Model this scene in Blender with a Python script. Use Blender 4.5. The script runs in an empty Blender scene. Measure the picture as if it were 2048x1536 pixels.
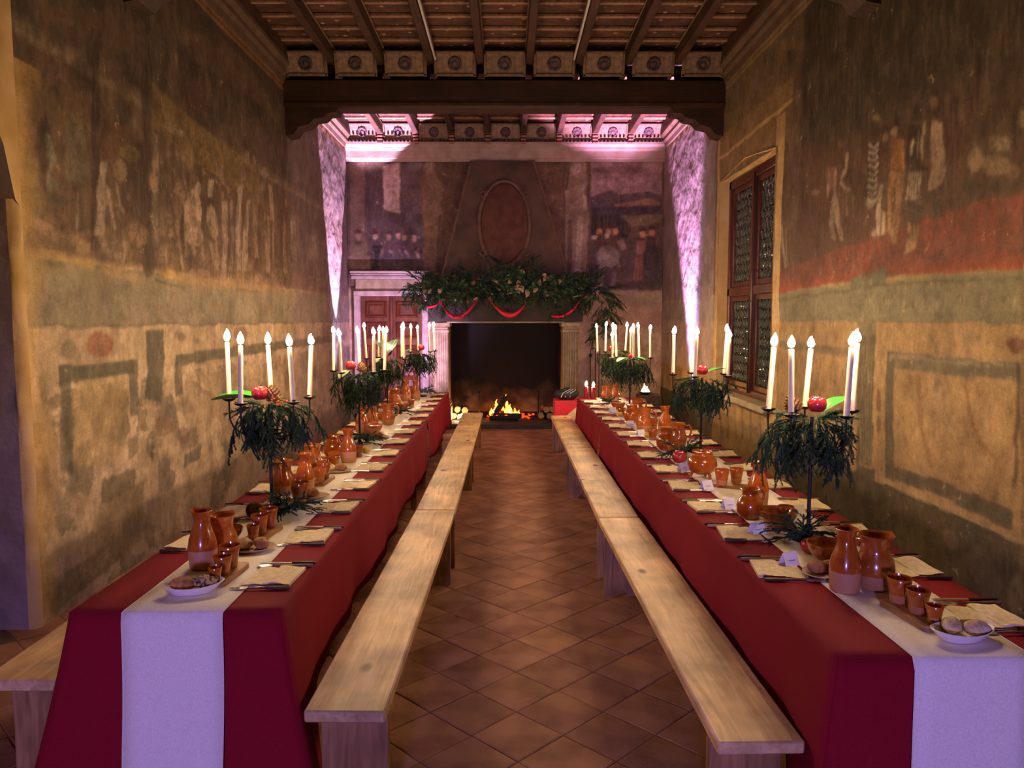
import bpy, math, random
import numpy as np
from mathutils import Vector, Matrix

# ------------------------------------------------------------------ camera
scene = bpy.context.scene
COL = scene.collection
cam_d = bpy.data.cameras.new('camera'); cam = bpy.data.objects.new('camera', cam_d); COL.objects.link(cam)
cam_d.sensor_width = 36.0; cam_d.lens = 36.0 * 1540.0 / 2048.0; cam_d.clip_start = 0.05; cam_d.clip_end = 100
cam.location = (0, 0, 1.72)
cam.rotation_euler = (math.radians(90) - math.atan(131 / 1540), 0, -math.atan(9 / 1540))
scene.camera = cam

# ------------------------------------------------------------------ world, lamps, exposure
w = bpy.data.worlds.new('night'); scene.world = w; w.use_nodes = True
w.node_tree.nodes['Background'].inputs[0].default_value = (0.01, 0.01, 0.016, 1)
w.node_tree.nodes['Background'].inputs[1].default_value = 1.0
vs = scene.view_settings
vs.view_transform = 'Standard'; vs.look = 'None'; vs.exposure = 0.12; vs.gamma = 1.0; vs.use_curve_mapping = False
scene.cycles.use_denoising = True
scene.cycles.sample_clamp_indirect = 4.0
scene.cycles.caustics_reflective = False; scene.cycles.caustics_refractive = False
scene.cycles.use_adaptive_sampling = True; scene.cycles.adaptive_threshold = 0.05; scene.cycles.adaptive_min_samples = 12
scene.cycles.max_bounces = 5; scene.cycles.diffuse_bounces = 3; scene.cycles.glossy_bounces = 3; scene.cycles.transmission_bounces = 4

FLAME = 660.0          # candle flames
def spot(name, loc, target, col, watts, size, blend, radius):
    d = bpy.data.lights.new(name, 'SPOT'); d.color = col; d.energy = watts
    d.spot_size = math.radians(size); d.spot_blend = blend; d.shadow_soft_size = radius
    o = bpy.data.objects.new(name, d); COL.objects.link(o); o.location = loc
    o.rotation_euler = (Vector(target) - Vector(loc)).to_track_quat('-Z', 'Y').to_euler()
    return o
# the coloured floor uplights of the far bay, by each side wall
spot('uplight_right_violet', (2.36, 10.45, 0.34), (2.50, 11.0, 4.6), (0.46, 0.42, 1.0), 1700, 38, 0.75, 0.03)
spot('uplight_right_pink', (2.28, 10.42, 0.34), (1.80, 11.25, 4.8), (1.0, 0.48, 0.92), 7500, 40, 0.4, 0.04)
spot('uplight_left_violet', (-2.40, 11.65, 0.34), (-2.56, 11.8, 4.6), (0.50, 0.44, 1.0), 500, 30, 0.6, 0.03)
spot('uplight_left_pink', (-2.24, 11.72, 0.34), (-2.22, 11.74, 4.8), (0.95, 0.58, 1.0), 8500, 29, 0.08, 0.02)
spot('uplight_door', (-1.25, 10.7, 0.30), (-1.75, 12.7, 1.7), (0.85, 0.50, 1.0), 520, 72, 0.9, 0.05)
# a lilac wash lamp in the hall behind the camera
spot('hall_wash', (-0.6, -3.4, 1.35), (-0.1, 3.0, 0.25), (0.42, 0.31, 1.0), 900, 50, 0.55, 0.25)

# ------------------------------------------------------------------ helpers
R = math.radians
ORD = ['first', 'second', 'third', 'fourth', 'fifth', 'sixth', 'seventh', 'eighth', 'ninth', 'tenth', 'eleventh', 'twelfth',
       'thirteenth', 'fourteenth', 'fifteenth', 'sixteenth', 'seventeenth', 'eighteenth']
def hexlin(h, a=None):
    h = h.lstrip('#'); c = [int(h[i:i + 2], 16) / 255 for i in (0, 2, 4)]
    c = [x / 12.92 if x <= 0.04045 else ((x + 0.055) / 1.055) ** 2.4 for x in c]
    return tuple(c) if a is None else tuple(c) + (a,)
def sm(t):
    t = max(0.0, min(1.0, t)); return t * t * (3 - 2 * t)

class MB:
    def __init__(s): s.v = []; s.f = []
    def add(s, v, f, M=None):
        b = len(s.v)
        s.v += [tuple(M @ Vector(p)) for p in v] if M is not None else [tuple(p) for p in v]
        s.f += [tuple(i + b for i in q) for q in f]; return s
    def box(s, c, d, M=None):
        x, y, z = (k / 2 for k in d)
        v = [(c[0] + i * x, c[1] + j * y, c[2] + k * z) for i in (-1, 1) for j in (-1, 1) for k in (-1, 1)]
        return s.add(v, [(0, 1, 3, 2), (4, 6, 7, 5), (0, 4, 5, 1), (2, 3, 7, 6), (0, 2, 6, 4), (1, 5, 7, 3)], M)
    def cbox(s, c, d, b=0.004, M=None):
        h = [k / 2 for k in d]; b = min(b, min(h) * 0.9); v = []; idx = {}
        for i in (-1, 1):
            for j in (-1, 1):
                for k in (-1, 1):
                    sg = (i, j, k)
                    for ax in range(3):
                        p = [c[q] + sg[q] * (h[q] if q == ax else h[q] - b) for q in range(3)]
                        idx[(sg, ax)] = len(v); v.append(tuple(p))
        f = []
        for ax in range(3):
            a1, a2 = [(1, 2), (2, 0), (0, 1)][ax]
            for sgn in (-1, 1):
                q = []
                for (p, r) in ((-1, -1), (1, -1), (1, 1), (-1, 1)):
                    sg = [0, 0, 0]; sg[ax] = sgn; sg[a1] = p; sg[a2] = r; q.append(idx[(tuple(sg), ax)])
                f.append(tuple(q if sgn > 0 else q[::-1]))
        for ax in range(3):
            a1, a2 = [(1, 2), (2, 0), (0, 1)][ax]
            for p in (-1, 1):
                for r in (-1, 1):
                    A = [0, 0, 0]; B = [0, 0, 0]
                    A[ax] = -1; B[ax] = 1
                    for t in (A, B): t[a1] = p; t[a2] = r
                    A, B = tuple(A), tuple(B)
                    q = [idx[(A, a1)], idx[(B, a1)], idx[(B, a2)], idx[(A, a2)]]
                    f.append(tuple(q if p * r < 0 else q[::-1]))
        for i in (-1, 1):
            for j in (-1, 1):
                for k in (-1, 1):
                    sg = (i, j, k); q = [idx[(sg, 0)], idx[(sg, 1)], idx[(sg, 2)]]
                    f.append(tuple(q if i * j * k > 0 else q[::-1]))
        return s.add(v, f, M)
    def lathe(s, prof, n=18, c=(0, 0, 0), M=None, sq=(1, 1), fn=None):
        v = []; f = []; prev = None
        for (r, z) in prof:
            if r <= 1e-6:
                cur = [len(v)]; v.append((c[0], c[1], c[2] + z))
            else:
                cur = list(range(len(v), len(v) + n))
                for i in range(n):
                    a = 2 * math.pi * i / n; x, y = r * sq[0] * math.cos(a), r * sq[1] * math.sin(a)
                    if fn: x, y, zz = fn(x, y, z)
                    else: zz = z
                    v.append((c[0] + x, c[1] + y, c[2] + zz))
            if prev is not None:
                if len(prev) == 1 and len(cur) > 1: f += [(prev[0], cur[(i + 1) % n], cur[i]) for i in range(n)]
                elif len(cur) == 1 and len(prev) > 1: f += [(prev[i], prev[(i + 1) % n], cur[0]) for i in range(n)]
                elif len(cur) > 1: f += [(prev[i], prev[(i + 1) % n], cur[(i + 1) % n], cur[i]) for i in range(n)]
            prev = cur
        return s.add(v, f, M)
    def tube(s, pts, r, n=6, M=None, cap=True):
        pts = [Vector(p) for p in pts]; rs = r if isinstance(r, (list, tuple)) else [r] * len(pts)
        v = []; f = []; up = None
        for i, p in enumerate(pts):
            t = (pts[min(i + 1, len(pts) - 1)] - pts[max(i - 1, 0)]).normalized()
            if up is None: up = Vector((0, 0, 1)) if abs(t.z) < 0.9 else Vector((1, 0, 0))
            a = t.cross(up).normalized(); b = a.cross(t).normalized(); up = b
            for k in range(n):
                g = 2 * math.pi * k / n; v.append(tuple(p + (a * math.cos(g) + b * math.sin(g)) * rs[i]))
        for i in range(len(pts) - 1):
            for k in range(n):
                k2 = (k + 1) % n; f.append((i * n + k, i * n + k2, (i + 1) * n + k2, (i + 1) * n + k))
        if cap:
            f.append(tuple(range(n))[::-1]); f.append(tuple(range((len(pts) - 1) * n, len(pts) * n)))
        return s.add(v, f, M)
    def ball(s, c, r, nu=12, nv=8, M=None, fn=None):
        rr = r if isinstance(r, (list, tuple)) else (r, r, r)
        prof = [(math.sin(math.pi * i / nv), -math.cos(math.pi * i / nv)) for i in range(nv + 1)]
        prof[0] = (0, -1); prof[-1] = (0, 1)
        t = MB().lathe(prof, nu)
        v = [(x * rr[0], y * rr[1], z * rr[2]) for x, y, z in t.v]
        if fn: v = [fn(*p) for p in v]
        v = [(c[0] + x, c[1] + y, c[2] + z) for x, y, z in v]
        return s.add(v, t.f, M)
    def prism(s, poly, a, b, plane='xz', M=None):
        n = len(poly)
        def P(p, t): return {'xz': (p[0], t, p[1]), 'yz': (t, p[0], p[1]), 'xy': (p[0], p[1], t)}[plane]
        v = [P(p, a) for p in poly] + [P(p, b) for p in poly]
        f = [tuple(range(n)), tuple(range(2 * n - 1, n - 1, -1))] + [(i, i + n, (i + 1) % n + n, (i + 1) % n) for i in range(n)]
        return s.add(v, f, M)
    def sheet(s, rows, M=None):
        nr, nc = len(rows), len(rows[0]); v = [p for r in rows for p in r]
        f = [(i * nc + j, i * nc + j + 1, (i + 1) * nc + j + 1, (i + 1) * nc + j) for i in range(nr - 1) for j in range(nc - 1)]
        return s.add(v, f, M)
    def mesh(s, name, m=None, smooth=40, fix=True):
        me = bpy.data.meshes.new(name); me.from_pydata(s.v, [], s.f); me.update()
        if fix:
            import bmesh
            b = bmesh.new(); b.from_mesh(me); bmesh.ops.recalc_face_normals(b, faces=b.faces); b.to_mesh(me); b.free()
        if smooth:
            me.shade_smooth(); me.set_sharp_from_angle(angle=R(smooth))
        if m: me.materials.append(m)
        return me
    def build(s, name, m, parent=None, loc=(0, 0, 0), rot=(0, 0, 0), smooth=40, fix=True):
        return put(name, s.mesh(name, m, smooth, fix), parent, loc, rot)

def put(name, me, parent=None, loc=(0, 0, 0), rot=(0, 0, 0), scale=(1, 1, 1)):
    o = bpy.data.objects.new(name, me); COL.objects.link(o); o.parent = parent
    o.location = loc; o.rotation_euler = rot
    o.scale = scale if isinstance(scale, (tuple, list)) else (scale,) * 3
    return o
def tag(o, label=None, cat=None, group=None, kind=None):
    if label: o['label'] = label
    if cat: o['category'] = cat
    if group: o['group'] = group
    if kind: o['kind'] = kind
    return o
def thing(name, label, cat, loc=(0, 0, 0), rz=0, group=None):
    o = bpy.data.objects.new(name, None); COL.objects.link(o); o.location = loc; o.rotation_euler = (0, 0, rz)
    o.empty_display_size = 0.05
    return tag(o, label, cat, group)

# ------------------------------------------------------------------ materials
def nodes(name):
    m = bpy.data.materials.new(name); m.use_nodes = True; nt = m.node_tree
    return m, nt, nt.nodes['Principled BSDF']
def mat(name, c1, c2=None, rough=0.6, scale=8.0, stretch=(1, 1, 1), bump=0.0, bscale=None, metal=0.0, rand=0.0, coord='Object', spec=0.5,
        coat=0.0, lo=0.35, hi=0.65, detail=4, emis=None, estr=0, trans=0.0, sss=0.0):
    m, nt, b = nodes(name); L = nt.links.new; N = nt.nodes.new
    b.inputs['Roughness'].default_value = rough; b.inputs['Metallic'].default_value = metal
    b.inputs['Specular IOR Level'].default_value = spec; b.inputs['Coat Weight'].default_value = coat
    b.inputs['Coat Roughness'].default_value = 0.08
    if trans: b.inputs['Transmission Weight'].default_value = trans
    if sss:
        b.inputs['Subsurface Weight'].default_value = sss; b.inputs['Subsurface Radius'].default_value = (0.02, 0.012, 0.006); b.inputs['Subsurface Scale'].default_value = 0.5
    if emis: b.inputs['Emission Color'].default_value = hexlin(emis, 1); b.inputs['Emission Strength'].default_value = estr
    tc = N('ShaderNodeTexCoord'); mp = N('ShaderNodeMapping'); mp.inputs['Scale'].default_value = stretch; L(tc.outputs[coord], mp.inputs[0])
    col = None
    if c2:
        nz = N('ShaderNodeTexNoise'); nz.inputs['Scale'].default_value = scale; nz.inputs['Detail'].default_value = detail; L(mp.outputs[0], nz.inputs[0])
        rp = N('ShaderNodeValToRGB'); rp.color_ramp.elements[0].color = hexlin(c1, 1); rp.color_ramp.elements[1].color = hexlin(c2, 1)
        rp.color_ramp.elements[0].position = lo; rp.color_ramp.elements[1].position = hi
        L(nz.outputs[0], rp.inputs[0]); col = rp.outputs[0]
    if rand:
        oi = N('ShaderNodeObjectInfo'); mr = N('ShaderNodeMapRange'); mr.inputs[3].default_value = 1 - rand; mr.inputs[4].default_value = 1 + rand
        L(oi.outputs['Random'], mr.inputs[0]); hs = N('ShaderNodeHueSaturation'); L(mr.outputs[0], hs.inputs['Value'])
        if col: L(col, hs.inputs['Color'])
        else: hs.inputs['Color'].default_value = hexlin(c1, 1)
        col = hs.outputs[0]
    if col: L(col, b.inputs['Base Color'])
    else: b.inputs['Base Color'].default_value = hexlin(c1, 1)
    if bump:
        n2 = N('ShaderNodeTexNoise'); n2.inputs['Scale'].default_value = bscale or scale * 3; n2.inputs['Detail'].default_value = 5; L(mp.outputs[0], n2.inputs[0])
        bp = N('ShaderNodeBump'); bp.inputs['Strength'].default_value = min(bump, 1); bp.inputs['Distance'].default_value = 0.01 * max(bump, 1)
        L(n2.outputs[0], bp.inputs['Height']); L(bp.outputs[0], b.inputs['Normal'])
    return m
def wood(name, c1, c2, c3, axis=1, scale=9.0, rough=0.5, coat=0.0, knots=True):
    """planed timber, grain along one object axis"""
    m, nt, b = nodes(name); L = nt.links.new; N = nt.nodes.new
    b.inputs['Roughness'].default_value = rough; b.inputs['Coat Weight'].default_value = coat
    tc = N('ShaderNodeTexCoord'); oi = N('ShaderNodeObjectInfo'); ad = N('ShaderNodeVectorMath'); ad.operation = 'ADD'
    mu = N('ShaderNodeMath'); mu.operation = 'MULTIPLY'; mu.inputs[1].default_value = 37.0; L(oi.outputs['Random'], mu.inputs[0])
    L(tc.outputs['Object'], ad.inputs[0]); L(mu.outputs[0], ad.inputs[1])
    st = [1.0, 1.0, 1.0]; st[axis] = 0.09
    mp = N('ShaderNodeMapping'); mp.inputs['Scale'].default_value = st; L(ad.outputs[0], mp.inputs[0])
    nz = N('ShaderNodeTexNoise'); nz.inputs['Scale'].default_value = scale * 3; nz.inputs['Detail'].default_value = 6; nz.inputs['Distortion'].default_value = 1.2; L(mp.outputs[0], nz.inputs[0])
    rp = N('ShaderNodeValToRGB'); e = rp.color_ramp.elements; e[0].position = 0.32; e[0].color = hexlin(c2, 1); e[1].position = 0.68; e[1].color = hexlin(c1, 1)
    L(nz.outputs[0], rp.inputs[0]); col = rp.outputs[0]
    n3 = N('ShaderNodeTexNoise'); n3.inputs['Scale'].default_value = 3.5; n3.inputs['Detail'].default_value = 3; L(ad.outputs[0], n3.inputs[0])
    mr = N('ShaderNodeMapRange'); mr.inputs[1].default_value = 0.3; mr.inputs[2].default_value = 0.7; mr.inputs[3].default_value = 0.5; mr.inputs[4].default_value = 1.3; L(n3.outputs[0], mr.inputs[0])
    mm = N('ShaderNodeMixRGB'); mm.blend_type = 'MULTIPLY'; mm.inputs[0].default_value = 1; L(col, mm.inputs[1]); L(mr.outputs[0], mm.inputs[2]); col = mm.outputs[0]
    if knots:
        st2 = [1.0, 1.0, 1.0]; st2[axis] = 0.55
        m2 = N('ShaderNodeMapping'); m2.inputs['Scale'].default_value = st2; L(ad.outputs[0], m2.inputs[0])
        vo = N('ShaderNodeTexVoronoi'); vo.inputs['Scale'].default_value = 4.2; L(m2.outputs[0], vo.inputs[0])
        r2 = N('ShaderNodeValToRGB'); r2.color_ramp.elements[0].position = 0.07; r2.color_ramp.elements[0].color = (1, 1, 1, 1); r2.color_ramp.elements[1].position = 0.13; r2.color_ramp.elements[1].color = (0, 0, 0, 1)
        L(vo.outputs['Distance'], r2.inputs[0])
        mx = N('ShaderNodeMixRGB'); L(r2.outputs[0], mx.inputs[0]); L(col, mx.inputs[1]); mx.inputs[2].default_value = hexlin(c3, 1); col = mx.outputs[0]
    L(col, b.inputs['Base Color'])
    bp = N('ShaderNodeBump'); bp.inputs['Strength'].default_value = 0.5; bp.inputs['Distance'].default_value = 0.006; L(nz.outputs[0], bp.inputs['Height']); L(bp.outputs[0], b.inputs['Normal'])
    return m
def clay_mat(name, glaze, raw, split, coat=0.9):
    """glazed earthenware: shiny above the split height, bare clay below"""
    m, nt, b = nodes(name); L = nt.links.new; N = nt.nodes.new
    tc = N('ShaderNodeTexCoord'); sp = N('ShaderNodeSeparateXYZ'); L(tc.outputs['Object'], sp.inputs[0])
    nz = N('ShaderNodeTexNoise'); nz.inputs['Scale'].default_value = 14; L(tc.outputs['Object'], nz.inputs[0])
    ad = N('ShaderNodeMath'); ad.operation = 'MULTIPLY_ADD'; ad.inputs[1].default_value = 0.012; L(nz.outputs[0], ad.inputs[0]); L(sp.outputs[2], ad.inputs[2])
    gt = N('ShaderNodeMath'); gt.operation = 'GREATER_THAN'; gt.inputs[1].default_value = split + 0.006; L(ad.outputs[0], gt.inputs[0])
    oi = N('ShaderNodeObjectInfo'); mr = N('ShaderNodeMapRange'); mr.inputs[3].default_value = 0.75; mr.inputs[4].default_value = 1.2; L(oi.outputs['Random'], mr.inputs[0])
    mx = N('ShaderNodeMixRGB'); L(gt.outputs[0], mx.inputs[0]); mx.inputs[1].default_value = hexlin(raw, 1)
    n2 = N('ShaderNodeTexNoise'); n2.inputs['Scale'].default_value = 22; n2.inputs['Detail'].default_value = 4; L(tc.outputs['Object'], n2.inputs[0])
    rp = N('ShaderNodeValToRGB'); rp.color_ramp.elements[0].position = 0.35; rp.color_ramp.elements[0].color = hexlin(glaze[0], 1); rp.color_ramp.elements[1].position = 0.7; rp.color_ramp.elements[1].color = hexlin(glaze[1], 1)
    L(n2.outputs[0], rp.inputs[0]); L(rp.outputs[0], mx.inputs[2])
    hs = N('ShaderNodeHueSaturation'); L(mr.outputs[0], hs.inputs['Value']); L(mx.outputs[0], hs.inputs['Color']); L(hs.outputs[0], b.inputs['Base Color'])
    cw = N('ShaderNodeMath'); cw.operation = 'MULTIPLY'; cw.inputs[1].default_value = coat; L(gt.outputs[0], cw.inputs[0]); L(cw.outputs[0], b.inputs['Coat Weight']); b.inputs['Coat Roughness'].default_value = 0.03
    ro = N('ShaderNodeMapRange'); ro.inputs[3].default_value = 0.6; ro.inputs[4].default_value = 0.2; L(gt.outputs[0], ro.inputs[0]); L(ro.outputs[0], b.inputs['Roughness'])
    return m

M = {}
M['steel'] = mat('steel', 'a8a4a0', rough=0.28, metal=1.0)
M['iron'] = mat('black_iron', '1c1a1a', '2a2624', rough=0.5, metal=0.6, scale=20)
M['wax'] = mat('ivory_wax', 'f4e2ba', 'ecd6a8', rough=0.45, scale=20)
M['redwax'] = mat('red_wax', '8c1420', rough=0.4)
M['wick'] = mat('charred_wick', '14100c', rough=0.9)
M['flame'] = mat('flame', 'ffffff', emis='ffd8aa', estr=FLAME, rough=1, spec=0)
M['fire'] = mat('fire', 'ff8020', emis='ff6a14', estr=30, rough=1, spec=0)
M['firecore'] = mat('fire_core', 'ffe0a0', emis='ffc870', estr=45, rough=1, spec=0)
M['ember'] = mat('embers', '20100c', '3a1408', rough=0.9, emis='ff3c0c', estr=2.2, scale=40)
M['redcloth'] = mat('crimson_cloth', '8a0820', '7a061c', rough=0.85, scale=260, bump=0.25, bscale=700, spec=0.2)
M['linen'] = mat('white_linen', 'f2e8dc', 'e6dacc', rough=0.9, scale=180, bump=0.3, bscale=600, spec=0.2)
M['napkin'] = mat('beige_napkin', 'ead8b2', 'd4be96', rough=0.9, scale=60, bump=0.4, bscale=300, rand=0.12, spec=0.2)
M['pine'] = wood('pine_plank', 'e2be8a', 'c09866', '5a3418')
M['pineleg'] = wood('pine_leg', 'a87c50', '7c5432', '4a2a14', axis=2)
M['board'] = wood('olive_board', 'a87848', '7c522c', '4a2c14', scale=14)
M['handle'] = wood('dark_handle', '4c2a18', '301810', '1c0e08', axis=0, scale=20, knots=False)
M['lighthandle'] = wood('light_handle', '9c7450', '7c5838', '4a2c14', axis=0, scale=20, knots=False)
M['carafe'] = clay_mat('glazed_carafe', ('9a4410', 'b85e1c'), 'b8805a', 0.075)
M['pitcher'] = clay_mat('glazed_pitcher', ('9c4a14', 'bc6a28'), 'b47c52', 0.05)
M['pot'] = clay_mat('glazed_pot', ('96420e', 'b25a16'), 'a86440', 0.012)
M['cup'] = clay_mat('glazed_cup', ('964610', 'b46018'), 'ac6c42', 0.028)
M['dish'] = mat('white_dish', 'ece2da', rough=0.25, coat=0.5)
M['bread'] = mat('bread_crust', 'b8804c', '8a5428', rough=0.85, scale=30, bump=0.8, bscale=60, rand=0.15)
M['seedbread'] = mat('seeded_crust', '3c2c20', 'c09868', rough=0.85, scale=90, bump=0.9, bscale=90, lo=0.42, hi=0.55)
M['floury'] = mat('floury_crust', 'b89468', 'd4c0a0', rough=0.95, scale=26, bump=0.7, bscale=60, rand=0.1)
M['fir'] = mat('fir_needles', '2e4826', '425e34', rough=0.6, scale=30, rand=0.3)
M['firblue'] = mat('dark_fir', '20382c', '2c4a36', rough=0.6, scale=30, rand=0.3)
M['twig'] = mat('twig', '3c2818', rough=0.9)
M['leaf'] = mat('green_leaf', '2c7a2c', '3e9438', rough=0.35, scale=12, rand=0.15, coat=0.2)
M['paleleaf'] = mat('pale_leaf', '7c9464', '8ca47c', rough=0.5, scale=14, rand=0.15)
M['darkleaf'] = mat('dark_leaf', '1e3424', '2a4430', rough=0.4, scale=14, rand=0.2)
M['dryleaf'] = mat('dried_leaf', '8c7458', 'b49a78', rough=0.8, scale=20, rand=0.3)
M['apple'] = mat('red_apple', '8e1420', 'b02c34', rough=0.25, scale=9, stretch=(1, 1, 0.25), coat=0.4)
M['cone'] = mat('pine_cone', '6c4a2c', '9c7448', rough=0.8, scale=40, rand=0.2)
M['lemon'] = mat('lemon', 'c49a1c', 'd8b43c', rough=0.4, scale=60, bump=0.3)
M['berry'] = mat('orange_berry', 'b04c14', rough=0.3)
M['card'] = mat('card_paper', 'ece6e0', rough=0.8)
M['ink'] = mat('ink', '4c4448', rough=0.8)
M['ribbon'] = mat('red_ribbon', 'd8183a', 'c01430', rough=0.5, scale=60, spec=0.4)
M['blackcloth'] = mat('black_fabric', '141416', '202024', rough=0.7, scale=14, bump=0.6)
M['cream'] = mat('cream_cloth', 'c8b090', 'b89e7c', rough=0.9, scale=40)
M['stone'] = mat('grey_stone', 'a89878', '8c7c60', rough=0.8, scale=9, bump=0.4, coord='Object')
M['palestone'] = mat('pale_stone', 'b8a8a0', '9c8c84', rough=0.8, scale=8, bump=0.35)
M['darkstone'] = mat('sooty_stone', '2c2420', '3e342c', rough=0.85, scale=6, bump=0.4)
M['doorwood'] = wood('walnut_door', '6e3a22', '4c2614', '2c140a', axis=2, scale=7, rough=0.35, knots=False)
M['framewood'] = wood('window_wood', '5a2c1e', '3c1c12', '24100a', axis=2, scale=7, rough=0.45, knots=False)
M['log'] = mat('log_bark', '4c3828', '6e543c', rough=0.95, scale=18, bump=1.0, stretch=(0.2, 1, 1))
M['logend'] = mat('log_end', 'b08c5c', '8c6840', rough=0.9, scale=30)
M['char'] = mat('charred_log', '0e0c0a', '241c18', rough=0.95, scale=30, bump=1.0)
M['lead'] = mat('lead_came', '3c3a38', rough=0.45, metal=0.8)
M['darkwood'] = wood('oak_beam', '402414', '2c180e', '1c0e08', axis=0, scale=5, rough=0.7, knots=False)
M['joist'] = wood('oak_joist', '4c2a18', '341c10', '1c0e08', axis=1, scale=6, rough=0.7, knots=False)
M['box'] = mat('dark_case', '2c2018', '3a2c20', rough=0.5, scale=9)
m, nt, b = nodes('bullseye_glass')
b.inputs['Base Color'].default_value = hexlin('8c9c90', 1); b.inputs['Roughness'].default_value = 0.06; b.inputs['Transmission Weight'].default_value = 0.85; b.inputs['IOR'].default_value = 1.5
M['glass'] = m
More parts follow.
